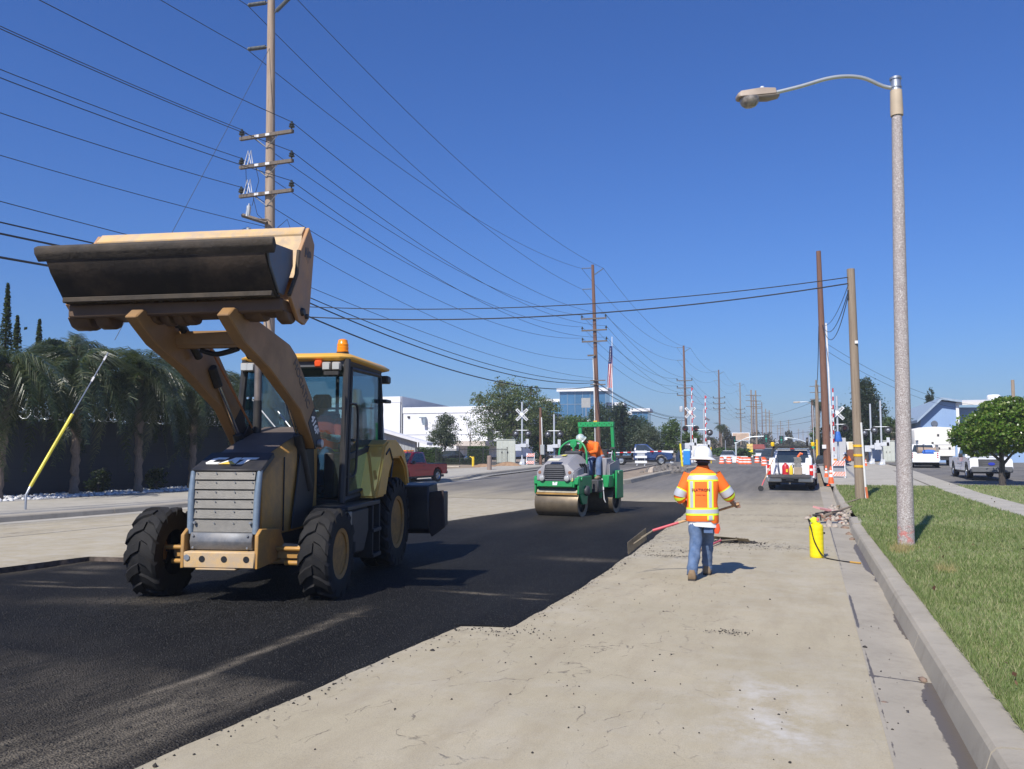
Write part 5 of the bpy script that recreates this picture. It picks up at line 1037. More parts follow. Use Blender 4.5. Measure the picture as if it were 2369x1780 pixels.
# wheels
def ag_wheel(cx, cy, cz, Rr, w, rim, nl, side):
    t = MB(); h = w/2
    t.lathe([(rim, -h*.86), (rim+.04, -h*.97), (Rr*.80, -h), (Rr*.91, -h*.93), (Rr*.945, -h*.7), (Rr*.955, 0), (Rr*.945, h*.7), (Rr*.91, h*.93), (Rr*.80, h), (rim+.04, h*.97), (rim, h*.86)], (0,0,0), 'x', 40, False)
    for k in range(nl):
        for s in (-1, 1):
            a0 = 2*PI*(k+(.5 if s > 0 else 0))/nl; ring = []
            for u, sh in ((0.02, 0.0), (.5, .10), (.86, .26), (1.0, .34)):
                a = a0+sh*2.4*w/Rr*(.55); rr = Rr*(1 if u < .9 else .95); tb = Rr*(.94 if u < .9 else .80); da = .105*(1.25 if u > .8 else 1)*(20/nl)**.5; x = s*h*(u if u < .9 else 1.03)
                c = lambda r, q: (x, r*math.cos(q), r*math.sin(q)); ring.append([c(tb, a-da), c(rr, a-da*.72), c(rr, a+da*.72), c(tb, a+da)])
            t.loft(ring)
    wl = t.build('wheel', TYRE, bh, loc=(cx, cy, cz), ang=30)
    r = MB(); s = side; d = h*.55
    r.lathe([(rim+.035, h*.80), (rim+.03, h*.95), (rim*.93, h*.9), (rim*.88, d*.7), (rim*.55, d*.55), (rim*.5, d*.9), (rim*.3, d*1.1), (.02, d*1.1)], (0,0,0), 'x', 28)
    if s < 0: r.v = [(-x, y, z) for x, y, z in r.v]
    r.build('rim', M('rim_yellow', (.42,.20,.03), .55, var=.12, dirt=(.12,.08,.05), da=.6, ds=8), wl)
    b = MB()
    for k in range(8): a = 2*PI*k/8; b.lathe([(.022, 0), (.022, .03), (.01, .035)], (d*.56*s if s > 0 else d*.56*s, rim*.7*math.cos(a), rim*.7*math.sin(a)), 'x', 6)
    b.build('wheel_bolts', MBLK, wl)
ag_wheel(X0+.96, .10, .50, .52, .34, .26, 13, 1); ag_wheel(X0-1.02, .02, .50, .52, .36, .26, 13, -1)
ag_wheel(X0+.80, 3.02, .60, .67, .46, .36, 20, 1); ag_wheel(X0-.80, 3.02, .60, .67, .46, .36, 20, -1)
# chassis, axle, bumper
b = MB(); b.box(X0-.33, X0+.33, -.35, 4.0, .48, .78); P_('chassis', b, MBLK)
b = MB(); b.tube([(X0-.85, .05, .50), (X0-.3, .05, .50), (X0+.3, .05, .50), (X0+.85, .05, .50)], [.09,.13,.13,.09], 12); b.cb((X0, .05, .52), (.35,.3,.3)); P_('front_axle', b, YLW)
for s in (-1, 1):
    b = MB(); b.tube([(X0+s*.43, -.18, .58), (X0+s*.95, -.18, .58)], .028, 8); P_('steering_rod', b, YL); b = MB(); b.box(X0+s*.61-.15, X0+s*.61+.15, -.16, -.06, .47, .56); P_('steering_cylinder', b, YL); b = MB(); b.tube([(X0+s*.55, -.16, .42), (X0+s*.80, -.16, .42)], .03, 8); P_('axle_pipe', b, YL)
b = MB(); b.box(X0-.375, X0+.43, -.70, -.56, .425, .60); b.box(X0-.24, X0+.22, -.695, -.57, .40, .43); bp = P_('front_bumper', b, YLW, .012)
for x in (-.16, .09, .34): b = MB(); b.lathe([(.034, -.004), (.034, 0), (.028, .002), (.028, .01)], (X0+x, -.701, .525), 'y', 16); b.build('bumper_hole', BLACK, bp)
b = MB(); b.lathe([(.035, -.012), (.03, -.003)], (X0-.33, -.70, .54), 'y', 6); b.build('bumper_bolt', STEEL, bp)
for s, x in ((-1, X0-.40), (1, X0+.44)):
    b = MB(); b.prism([(-.68, .42), (-.68, .78), (-.58, .84), (-.1, .80), (.1, .55), (.1, .45)], 'x', x-.02, x+.02); P_('frame_cheek', b, YL)
b = MB(); b.prism([(-.60, .61), (-.625, .70), (-.60, .795), (-.5, .795), (-.5, .61)], 'x', X0-.35, X0+.36); sk = P_('skid_plate', b, SKID, .008)
for x in (-.31, .31):
    for z in (.635, .765): b = MB(); b.lathe([(.014, -.02), (.01, -.03)], (X0+x, -.60, z), 'y', 8); b.build('bolt', STEEL, sk)
# grille
b = MB(); b.box(X0-.37, X0+.37, -.505, -.44, .78, 1.455); P_('radiator_core', b, MBLK)
zs = [.80, .945, 1.055, 1.16, 1.265, 1.37, 1.465]
for i in range(6):
    z0, z1 = zs[i], zs[i+1]-.016; b = MB(); b.prism([(-.565+.004*i, z0), (-.545+.004*i, z1), (-.525+.004*i, z1+.004), (-.53+.004*i, z0)], 'x', X0-.345, X0+.345); g = P_('grille_slat', b, GRIL, 0)
    for x in (-.32, -.1, .12, .32): b = MB(); b.lathe([(.009, -.008), (.006, -.014)], (X0+x, -.553+.004*i, (z0+z1)/2+.03), 'y', 6); b.build('rivet', STEEL, g)
for s in (-1, 1):
    b = MB(); b.tube([(X0+s*.375, -.56, .78), (X0+s*.38, -.545, 1.2), (X0+s*.385, -.50, 1.47)], [.036,.038,.03], 10); P_('grille_rail', b, GRAIL, 0)
    b = MB(); b.lathe([(.02, -.02), (.012, -.045)], (X0+s*.32, -.55, .90), 'y', 8); P_('grille_latch', b, STEEL, 0)
# nose panel with lettering
nz = [(X0-.41, -.535, 1.475), (X0+.41, -.535, 1.475), (X0+.375, -.11, 1.665), (X0-.375, -.11, 1.665)]
b = MB(); b.loft([nz, [(x, y+.03, z-.06) for x, y, z in nz]]); npn = P_('nose_panel', b, MBLK, .008)
nd = (Vector(nz[3])-Vector(nz[0])).normalized(); nn = Vector((1,0,0)).cross(nd)
o = Vector((X0-.03, -.335, 1.565))+nn*.004
def logo(name, polys, m):
    b = MB()
    for P in polys: b.add([tuple(o+Vector((x, 0, 0))+nd*y+nn*k) for k in (0, .003) for x, y in P], [tuple(range(len(P), 2*len(P)))]+[(i, (i+1) % len(P), len(P)+(i+1) % len(P), len(P)+i) for i in range(len(P))])
    return b.build(name, m, npn, smooth=False)
hh = .088; sl_ = .03
S_ = lambda P: [(x+sl_*y/hh, y) for x, y in P]
LW = M('logo_white', (.82,.80,.75), .5)
logo('letter', [S_([(-.26,-.05),(-.22,-hh),(-.10,-hh),(-.10,-.035),(-.185,-.035),(-.195,-.02),(-.26,-.02)]), S_([(-.26,-.02),(-.195,-.02),(-.195,.03),(-.26,.03)]), S_([(-.26,.03),(-.195,.03),(-.185,.04),(-.10,.04),(-.10,hh),(-.22,hh),(-.26,.06)])], LW)
logo('letter', [S_([(-.095,-hh),(-.035,-hh),(.015,.02),(.0,hh),(-.02,hh)]), S_([(.0,hh),(.015,.02),(.045,-hh),(.115,-hh),(.05,hh)])], LW)
logo('letter', [S_([(.07,hh),(.26,hh),(.26,.04),(.07,.04)]), S_([(.13,.04),(.20,.04),(.20,-hh),(.13,-hh)])], LW)
q = o+nn*.006; b = MB(); b.add([q+Vector((-.11,0,0))-nd*.092, q+Vector((.10,0,0))-nd*.092, q+Vector((.0,0,0))-nd*.005], [(0,1,2)]); b.build('logo_triangle', M('logo_yellow', (.8,.5,.08), .5), npn, fix=False)
# hood: cross-sections from nose to windscreen
rings = []
for y, zt, w in ((-.43, 1.45, .385), (-.10, 1.64, .39), (.4, 1.79, .40), (1.2, 1.985, .41)):
    rings.append([(X0-w, y, .72), (X0-w, y, zt-.10), (X0-w+.09, y, zt), (X0+w-.09, y, zt), (X0+w, y, zt-.10), (X0+w, y, .72)])
b = MB(); b.loft(rings); hood = P_('hood', b, YL, .01)
b = MB(); b.loft([[(x, y, z+.006) for x, y, z in r[2:4]]+[(x, y, z+.001) for x, y, z in r[3:1:-1]] for r in rings[1:]]); P_('hood_top', b, HOODT, .003, hood)
for y in (.12, .52): b = MB(); b.box(X0+.398, X0+.413, y, y+.008, .75, 1.58+.25*y); P_('panel_seam', b, MBLK, 0, hood)
b = MB(); b.prism([(.58, 1.52), (.85, 1.62), (.88, 1.45), (.60, 1.42)], 'x', X0+.40, X0+.414); P_('side_vent', b, MBLK, 0, hood)
b = MB(); b.prism([(-.35, .72), (1.1, .72), (1.1, .62), (.2, .55), (-.3, .60)], 'x', X0-.36, X0+.36); P_('sump_guard', b, MBLK, .01)
# exhaust
b = MB(); b.tube([(-.25, .88, 1.9), (-.25, .88, 2.32)], .052, 14); P_('exhaust_base', b, MBLK, 0)
b = MB(); b.tube([(-.25, .88, 2.30), (-.25, .88, 2.88)], .046, 14); P_('exhaust_stack', b, M('weathered_exhaust', (.22,.19,.175), .5, .5, var=.2, vs=8), 0)
# cab
PIL = MBLK
def beam(name, pts, r=.045, m=PIL, n=6): b = MB(); b.tube(pts, r, n); return P_(name, b, m, 0)
cx = X0; A = {}
for s in (-1, 1):
    beam('front_pillar', [(cx+s*.715, 1.44, 2.9), (cx+s*.73, 1.34, 2.1), (cx+s*.725, 1.26, 1.0)], .05, n=8)
    beam('rear_pillar', [(cx+s*.70, 2.98, 2.88), (cx+s*.72, 3.06, 2.3), (cx+s*.72, 3.02, 1.72), (cx+s*.72, 2.45, 1.1)], .045, n=8)
    beam('roof_rail', [(cx+s*.71, 1.42, 2.86), (cx+s*.70, 3.0, 2.86)], .05)
    beam('sill', [(cx+s*.72, 1.26, 1.03), (cx+s*.72, 2.4, 1.08)], .05)
    # door frame and glass
    beam('door_frame', [(cx+s*.745, 1.52, 2.78), (cx+s*.745, 2.92, 2.80), (cx+s*.755, 2.98, 1.80), (cx+s*.75, 2.36, 1.15), (cx+s*.75, 1.40, 1.10), (cx+s*.75, 1.44, 1.9), (cx+s*.745, 1.52, 2.78)], .03)
    b = MB(); b.prism([(1.53, 2.76), (2.90, 2.78), (2.96, 1.80), (2.34, 1.17), (1.42, 1.12), (1.46, 1.9)], 'x', cx+s*.738, cx+s*.744); P_('side_glass', b, CGLASS2, 0)
    b = MB(); b.box(cx+s*.75-.02, cx+s*.75+.03, 1.45, 2.92, 1.60, 1.70) if s < 0 else b.prism([(1.44,1.55),(2.8,1.72),(2.86,1.80),(1.44,1.63)], 'x', cx+.745, cx+.765); P_('door_rail', b, MBLK, 0)
b = MB(); b.prism([(cx-.70, 2.80), (cx+.70, 2.80), (cx+.70, 1.05), (cx-.70, 1.05)], 'y', 1.345, 1.352); P_('windscreen', b, CGLASS, 0, rot=(R(-2.5), 0, 0), loc=(0, .10, .06))
b = MB(); b.prism([(cx-.66, 2.80), (cx+.66, 2.80), (cx+.66, 1.75), (cx-.66, 1.75)], 'y', 3.0, 3.006); P_('rear_glass', b, CGLASS, 0)
for x in (-.66, .66, .05): b = MB(); b.box(cx+x-.02, cx+x+.02, 2.98, 3.03, 1.7, 2.85); P_('rear_frame', b, MBLK, 0)
b = MB(); b.box(cx-.68, cx+.68, 2.97, 3.03, 2.3, 2.33); P_('rear_frame', b, MBLK, 0)
b = MB(); b.box(cx-.68, cx+.68, 2.9, 3.05, 1.0, 1.76); P_('rear_panel', b, MBLK, 0)
b = MB(); b.box(cx-.70, cx+.70, 1.30, 3.0, .95, 1.03); P_('cab_floor', b, MBLK, 0)
b = MB(); b.box(cx-.68, cx+.68, 1.40, 2.95, 2.80, 2.88); P_('headliner', b, M('headliner_grey', (.10,.105,.115), .8), 0)
# roof
rr = lambda z, y0, y1, w, c: [(cx-w, y0+c, z), (cx-w+c, y0, z), (cx+w-c, y0, z), (cx+w, y0+c, z), (cx+w, y1-c, z), (cx+w-c, y1, z), (cx-w+c, y1, z), (cx-w, y1-c, z)]
b = MB(); b.loft([rr(2.875, 1.40, 3.25, .74, .12), rr(2.905, 1.33, 3.42, .785, .14), rr(2.935, 1.32, 3.45, .79, .14), rr(2.985, 1.40, 3.3, .72, .14), rr(3.0, 1.6, 3.1, .5, .1)]); P_('roof', b, M('roof_yellow', (.70,.38,.05), .4, var=.06, dirt=(.4,.3,.2), da=.3), .004)
b = MB(); b.box(cx+.50, cx+.76, 3.30, 3.5, 2.72, 2.84); P_('rear_work_lamp', b, MBLK, .02)
# lamps on the roof edge
def work_lamp(x, z=2.80):
    b = MB(); b.box(x-.055, x+.055, 1.30, 1.38, z-.055, z+.055); l = P_('work_lamp', b, M('lamp_body_tan', (.35,.32,.28), .6), .01); b = MB(); b.box(x-.045, x+.045, 1.292, 1.298, z-.042, z+.042); b.build('lamp_lens', LAMPL, l)
for x in (.50, .635, -.64, -.56): work_lamp(x)
b = MB(); b.box(.465, .67, 1.31, 1.39, 2.68, 2.735); P_('lamp_bracket', b, MBLK, .004)
for x in (.385,): b = MB(); b.box(x-.05, x+.05, 1.30, 1.38, 2.79, 2.88); P_('turn_lamp', b, M('orange_red_lens', (.75,.09,.02), .25), .015)
b = MB(); b.lathe([(.085, 0), (.085, .03)], (.62, 1.62, 2.985), 'z', 18); bb = P_('beacon', b, MBLK, 0)
b = MB(); b.lathe([(.075, .03), (.083, .05), (.076, .055), (.08, .10), (.074, .105), (.078, .14), (.07, .15), (.062, .20), (.03, .215)], (.62, 1.62, 2.985), 'z', 20); b.build('beacon_lens', AMBER, bb)
# handrail, mirrors, door handle, wipers
beam('grab_rail', smooth_path([(.765, 1.36, 2.28), (.83, 1.45, 2.30), (.85, 1.60, 2.22), (.85, 1.58, 1.6), (.84, 1.52, 1.36), (.765, 1.38, 1.33)], 5), .018, MBLK)
beam('grab_rail', [(.76, 1.30, 2.4), (.78, 1.27, 1.2)], .018, MBLK)
b = MB(); b.box(.76, .80, 1.62, 1.78, 1.80, 1.84); P_('door_handle', b, MBLK, .006)
for z in (2.5, 1.35): b = MB(); b.cb((.77, 1.5, z), (.05, .08, .05)); P_('hinge', b, MBLK, .005)
b = MB(); b.cb((.84, 3.02, 2.42), (.10, .28, .05)); b.tube([(.75, 3.0, 2.42), (.84, 3.0, 2.42)], .015, 5); P_('mirror', b, MBLK, .01)
b = MB(); b.tube([(.74, 3.05, 2.75), (.78, 3.12, 1.8)], .022, 6); P_('hose', b, STEEL, 0)
for a in ((-.52, 2.36, -.14, 1.95), (-.16, 2.2, .05, 1.97)): b = MB(); b.tube([(a[0], 1.32, a[1]), (a[2], 1.27, a[3])], .010, 5); P_('wiper', b, STEEL, 0)
for x in (-.58, -.50): b = MB(); b.lathe([(.022, -.02), (.015, -.03)], (x, 1.325, 2.38), 'y', 8); P_('wiper_pivot', b, CHROME, 0)
# interior
b = MB(); b.box(-.22, .28, 2.45, 2.60, 1.5, 2.25); b.box(-.24, .30, 1.95, 2.55, 1.40, 1.52); b.box(-.12, .16, 2.46, 2.56, 2.27, 2.50); P_('seat', b, MBLK, .04)
b = MB(); b.box(-.16, .20, 1.45, 1.62, 1.03, 1.78); P_('dashboard', b, MBLK, .02); b = MB(); b.tube([(0.02, 1.55, 1.75), (.02, 1.70, 1.90)], .03, 8); b.lathe([(.19, 0), (.21, .012), (.19, .024), (.17, .012)], (.02, 1.70, 1.90), 'z', 18); P_('steering_wheel', b, MBLK, 0)
b = MB(); b.box(.42, .56, 1.5, 2.5, 1.05, 1.65); P_('side_console', b, MBLK, .02)
# fenders, platform, steps, toolbox
FY = M('fender_yellow', (.68,.36,.05), .45, var=.06, dirt=(.45,.34,.2), da=.3, ds=4)
for s in (-1, 1):
    pr_ = [(1.95, 1.02), (2.35, 1.75), (2.55, 1.83), (3.05, 1.83), (3.45, 1.68), (3.75, 1.35), (3.80, 1.12), (3.70, 1.12), (3.55, 1.40), (3.25, 1.56), (2.85, 1.56), (2.60, 1.36), (2.42, 1.02)]
    b = MB(); b.prism(pr_, 'x', cx+s*.58, cx+s*1.0); fd = P_('rear_fender', b, FY, .03, seg=2)
    b = MB(); b.tube([(cx+s*1.004, 2.38, 1.62), (cx+s*1.004, 2.56, 1.70), (cx+s*1.004, 2.74, 1.52), (cx+s*1.004, 2.64, 1.28)], .016, 5); b.build('fender_groove', MBLK, fd)
    b = MB(); b.box(cx+s*.52, cx+s*.98, .75, 2.2, .93, .99); P_('platform', b, MBLK, .01)
    b = MB(); b.prism([(.72, .36), (1.55, .34), (1.75, .60), (1.75, .925), (.80, .925)], 'x', cx+s*.50, cx+s*.95); P_('fuel_tank', b, MBLK, .03)
    b = MB(); b.box(cx+s*.70, cx+s*.98, 1.83, 1.87, .22, .93); b.box(cx+s*.70, cx+s*.98, 2.16, 2.20, .22, .93); b.box(cx+s*.70, cx+s*1.0, 1.83, 2.2, .22, .27); b.box(cx+s*.70, cx+s*1.0, 1.83, 2.2, .56, .61); P_('step', b, MBLK, .006)
b = MB(); b.box(cx+.80, cx+.99, .80, .90, .70, .92); P_('toolbox_latch', b, M('tan_box', (.3,.26,.2), .7), .01)
# loader towers, arms, cylinders
arm = [(.66, 1.70), (.86, 1.80), (.56, 2.30), (.0, 2.80), (-.20, 2.90), (-1.38, 3.10), (-1.62, 3.09), (-1.74, 3.0), (-1.62, 2.92), (-1.36, 2.77), (-.75, 2.57), (.15, 2.16)]
for s in (-1, 1):
    xa = .07+s*.475
    b = MB(); b.prism(arm, 'x', xa-.065, xa+.065); la = P_('loader_arm', b, M('arm_tan_yellow', (.34,.185,.065), .55, var=.12, vs=2, dirt=(.20,.135,.085), da=.55, ds=3), .012)
    low = [(.66, 1.70), (.86, 1.80), (.60, 2.215), (.40, 2.02)]; b = MB(); b.prism(low, 'x', xa-.070, xa+.070); b.build('arm_band', MBLK, la)
    if s > 0:
        dv = Vector((0, .60, -.64)).normalized(); up = Vector((0, .72, .68))
        text('HOGATIC', .155, 'lettering', M('arm_print', (.10,.07,.05), .6), la, frame(Vector((xa+.0675, .17, 2.47)), dv, up), .001, .003)
        text('416F', .15, 'lettering', LW, la, frame(Vector((xa+.0725, .61, 2.0)), dv, up), .001, .006, shear=.2)
    b = MB(); b.prism([(.30, .75), (.95, .75), (1.05, 1.3), (.98, 1.9), (.78, 2.0), (.60, 1.85), (.45, 1.3)], 'x', xa-.095, xa-.075) if s > 0 else b.prism([(.30, .75), (.95, .75), (1.05, 1.3), (.98, 1.9), (.78, 2.0), (.60, 1.85), (.45, 1.3)], 'x', xa+.075, xa+.095); P_('loader_tower', b, MBLK, .01)
    b = MB(); b.tube([(xa-.12, .76, 1.77), (xa+.12, .76, 1.77)], .05, 12); P_('arm_pin', b, STEEL, 0)
    xc = .07+s*.385
    b = MB(); b.tube([(xc, -.14, 2.52), (xc, .49, 1.86)], .026, 10); P_('cylinder_rod', b, CHROME, 0)
    b = MB(); b.tube([(xc, .47, 1.88), (xc, .86, 1.20)], .060, 12); P_('lift_cylinder', b, MBLK, 0)
    b = MB(); b.tube([(xc, -.24, 2.64), (xc, -.08, 2.44)], .06, 8); P_('cylinder_eye', b, MBLK, 0)
    b = MB(); b.prism([(-.16, 2.55), (-.04, 2.56), (.56, 2.06), (.66, 1.90), (.50, 1.98), (-.10, 2.44)], 'x', xc+s*.03, xc+s*.06); P_('arm_lock', b, M('lock_red', (.36,.025,.03), .5), .006) if s > 0 else None
    # bucket tilt links
    b = MB(); b.prism([(-1.05, 2.98), (-.90, 3.02), (-1.20, 3.24), (-1.42, 3.30), (-1.46, 3.20)], 'x', .03+s*.32-.03, .03+s*.32+.03); P_('tilt_link', b, MBLK, .008)
    b = MB(); b.tube([(.03+s*.30, -.62, 2.72), (.03+s*.30, -1.15, 3.12)], .045, 10); P_('tilt_cylinder', b, MBLK, 0)
b = MB(); b.box(-.46, .52, -1.0, -.84, 2.78, 2.96); P_('cross_tube', b, M('arm_tan_yellow', (.34,.185,.065)), .03, seg=2)
b = MB(); b.tube(smooth_path([(-.1, -.92, 2.76), (.05, -.88, 2.72), (.2, -.9, 2.74), (.34, -.95, 2.77)], 4), .03, 6); b.tube(smooth_path([(.25, -1.0, 3.0), (.32, -1.2, 3.12), (.22, -1.3, 3.18)], 4), .022, 6); b.tube(smooth_path([(.38, -.98, 2.98), (.30, -1.12, 3.05), (.36, -1.3, 3.15)], 4), .02, 6); P_('hydraulic_hoses', b, BLACK, 0)
b = MB(); b.tube([(-.25, -.40, 2.84), (-.25, .73, 1.97)], .014, 6); P_('level_rod', b, M('rust_orange', (.42,.16,.05), .6), 0)
# bucket (clam kind), own frame
CAKED = M('caked_bucket_floor', (.085,.058,.038), .75, var=.4, vs=1.6, bump=.5, bs=18, dirt=(.016,.014,.013), da=.85, ds=1.3); BM = Matrix.Translation((-.07, -1.35, 0)) @ Matrix.Rotation(R(1), 4, 'Z') @ Matrix.Translation((0, 1.35, 3.4)) @ Matrix.Rotation(R(-.8), 4, 'Y') @ Matrix.Translation((0, 0, -3.4)); w = 1.17
back = [(-.98, 4.03), (-.82, 3.88), (-.98, 3.05), (-1.10, 2.97), (-1.28, 2.99), (-1.50, 3.19), (-1.30, 3.45), (-1.25, 3.70)]
bpar = None
b = MB(BM); b.prism([(-.94, 4.03), (-.80, 3.88), (-1.0, 3.20), (-1.04, 3.22), (-.86, 3.88), (-.98, 3.99)], 'x', -w+.03, w-.03); bpar = P_('bucket', b, YL, .006)
b = MB(BM); b.loft([[(-w+.03, -.98, 4.04), (w-.03, -.98, 4.04), (w-.03, -.95, 4.0), (-w+.03, -.95, 4.0)], [(-w+.03, -1.08, 3.94), (w-.03, -1.08, 3.94), (w-.03, -1.06, 3.90), (-w+.03, -1.06, 3.90)]]); P_('spill_lip', b, YLW, .004, bpar)
b = MB(BM); b.loft([[(-w+.03, -1.07, 3.92), (w-.03, -1.07, 3.92), (w-.03, -1.05, 3.90), (-w+.03, -1.05, 3.90)], [(-w+.03, -1.20, 3.45), (w-.03, -1.20, 3.45), (w-.03, -1.17, 3.45), (-w+.03, -1.17, 3.45)]]); P_('back_plate', b, YLW, 0, bpar)
for s in (-1, 1):
    b = MB(BM); b.prism(back, 'x', s*w-.02*s, s*w+.02*s); sp = P_('side_plate', b, M('bucket_side_yellow', (.46,.23,.075), .55, var=.15, vs=3, dirt=(.16,.17,.2), da=.45, ds=2.5), .006, bpar)
    b = MB(BM)
    for yy, zz, r in ((-1.20, 3.09, .045), (-1.09, 3.06, .03)): b.lathe([(r, 0), (r*.8, s*.03)], (s*(w+.021), yy, zz), 'x', 12)
    b.build('hinge_pin', MBLK, sp)
    b = MB(BM); b.prism([(-1.95, 3.65), (-1.27, 3.72), (-1.27, 3.55), (-1.50, 3.21), (-1.62, 3.21), (-1.84, 3.44)], 'x', s*(w-.06)-.012, s*(w-.06)+.012); P_('clam_side', b, WEARB, .005, bpar)
    b = MB(BM); b.tube([(s*(w-.0), -1.24, 3.72), (s*(w-.0), -1.30, 3.46), (s*(w-.0), -1.50, 3.21)], .022, 6); P_('side_cutter', b, SOOT, 0, bpar)
text('AIo', .13, 'lettering', M('arm_print', (.10,.07,.05), .6), bpar, BM @ frame(Vector((w+.022, -1.03, 3.74)), (0, 1, .12), (0, -.12, 1)), .001, .008)
b = MB(BM); b.prism([(-1.115, 3.72), (-1.03, 3.62), (-.945, 3.72), (-1.03, 3.82)], 'x', w+.0203, w+.0212); b.build('logo_diamond', M('faded_diamond', (.34,.18,.07), .6), bpar)
b = MB(BM); b.prism([(-1.95, 3.65), (-1.94, 3.57), (-1.84, 3.42), (-1.62, 3.18), (-1.52, 3.18), (-1.62, 3.25), (-1.80, 3.47), (-1.90, 3.66)], 'x', -w+.06, w-.08); P_('clam_floor', b, CAKED, .004, bpar)
b = MB(BM); b.prism([(-1.985, 3.66), (-1.975, 3.60), (-1.91, 3.53), (-1.87, 3.62), (-1.92, 3.695)], 'x', -w-.03, w+.02); P_('clam_lip', b, SOOT, .01, bpar)
for y0, z0, hh in ((-1.64, 3.195, .06),): b = MB(BM); b.box(-w+.08, w-.10, y0-.05, y0+.05, z0-.02, z0+.03); P_('wear_bar', b, SOOT if hh > .05 else BUCKI, .006, bpar)
# caked crumbs on the lower edge
rg = np.random.default_rng(8); b = MB(BM)
for k in range(260):
    x = rg.uniform(-w+.05, w-.05); s_ = rg.uniform(.008, .02); b.cb((x, -1.60+rg.normal(0, .012), 3.185+rg.normal(0, .008)), (s_*1.3, s_, s_))
P_('caked_asphalt', b, SOOT, 0, bpar, smooth=False)
b = MB(BM); b.box(-w+.05, w-.05, -1.56, -1.16, 3.04, 3.18); P_('bucket_beam', b, BUCKI, .02, bpar)
for x, ww, d in ((-1.05, .22, .16), (-.80, .16, .15), (-.42, .10, .10), (-.28, .10, .10), (-.14, .09, .13), (0, .1, .13), (.10, .09, .12), (.78, .18, .10), (1.08, .12, .15)):
    b = MB(BM); b.prism([(-1.52, 3.06), (-1.20, 3.06), (-1.24, 3.05-d*.5), (-1.33, 3.05-d*.72), (-1.44, 3.05-d*.55)], 'x', x-ww/2, x+ww/2); P_('hinge_lug', b, BUCKI, .015, bpar)
# rear backhoe: boom, bucket, stabiliser
b = MB(); b.box(-.6, .7, 3.6, 3.8, .55, 1.5); P_('rear_frame_plate', b, MBLK, .01)
b = MB(); b.prism([(3.85, 1.0), (4.1, 1.3), (4.25, 2.3), (4.05, 2.7), (3.9, 2.3), (3.75, 1.2)], 'x', -.10, .14); P_('boom', b, YL, .02)
b = MB(); b.prism([(4.1, 2.6), (4.35, 2.5), (4.75, 1.2), (4.6, 1.1)], 'x', -.08, .12); P_('stick', b, YL, .02)
rb = MB(); rb.prism([(4.0, 1.10), (4.65, 1.12), (4.75, .95), (4.62, .42), (4.2, .30), (4.0, .40)], 'x', .55, 1.30); P_('backhoe_bucket', rb, MBLK, .02)
b = MB(); b.prism([(1.24, .98), (1.52, 1.02), (1.55, .42), (1.33, .26), (1.26, .40)], 'y', 4.1, 4.16); P_('stabiliser_pad', b, M('rusty_black', (.035,.025,.022), .8, var=.3, dirt=(.09,.05,.035), da=.5), .01)
b = MB(); b.box(.6, 1.5, 4.16, 4.3, .40, .62); b.box(1.25, 1.5, 4.17, 4.6, .42, .98); P_('stabiliser_arm', b, MBLK, .01)
# ---------------------------------------------------------------- tandem roller
GRN = M('roller_green', (.015,.30,.09), .4, var=.08, dirt=(.10,.16,.09), da=.3, ds=5)
RGRY = M('roller_grey', (.27,.265,.28), .45, var=.06, dirt=(.36,.33,.3), da=.25, ds=5)
RDK = M('roller_dark', (.05,.05,.055), .55, var=.15)
DRUM = M('drum_steel', (.20,.155,.10), .42, .55, var=.2, vs=5, dirt=(.10,.085,.065), da=.5, ds=2)
ro = empty('road_roller', (-6.45, 21.85, zg(22)), R(-8), 'small green and grey tandem road roller with roll bar, working on the fresh asphalt', 'road roller')
roff = 0
def Q_(name, b, m, bevel=.006, parent=None, **k):
    if roff and parent is None: k.setdefault('loc', (roff, 0, 0))
    return b.build(name, m, parent or ro, bevel=bevel, **k)
for cy, cx in ((0, 0), (1.80, .30)):
    b = MB(); b.lathe([(.24, -.64), (.33, -.645), (.36, -.66), (.365, -.64), (.365, .60), (.36, .62), (.33, .605), (.24, .60)], (cx, cy, .365), 'x', 48, False); dr = Q_('drum', b, DRUM, 0)
    for s in (-1, 1): b = MB(); b.lathe([(.335, s*.56), (.30, s*.50), (.12, s*.48), (.11, s*.56), (.02, s*.56)], (cx, cy, .365), 'x', 32, False); b.build('drum_end', M('drum_end_dark', (.035,.035,.03), .7), dr, fix=False)
# front frame yoke
b = MB(); b.box(-.56, .56, -.42, -.10, .80, 1.0); Q_('front_crossmember', b, GRN, .015)
b = MB(); b.box(-.52, .52, -.445, -.42, .82, .97); Q_('name_panel', b, GRN, .01)
b = MB(); b.prism([(-.07, .86), (.06, .86), (.08, .95), (.02, .95), (0, .90), (-.02, .95), (-.07, .95)], 'y', -.452, -.447); Q_('badge', b, WHITE, 0)
b = MB(); b.box(-.54, .54, -.30, -.20, .70, .80); Q_('spray_bar', b, RDK, .01)
b = MB(); b.prism([(-.30, .735), (-.34, .66), (-.30, .63), (-.22, .70)], 'x', -.60, .60); Q_('scraper', b, M('wet_scraper', (.25,.22,.16), .5, .3, var=.3, dirt=(.5,.45,.35), da=.5, ds=9), .005)
b = MB(); b.box(-.61, .61, -.365, -.335, .60, .65); Q_('scraper_edge', b, M('scraper_ochre', (.36,.20,.05), .6, var=.3), .006)
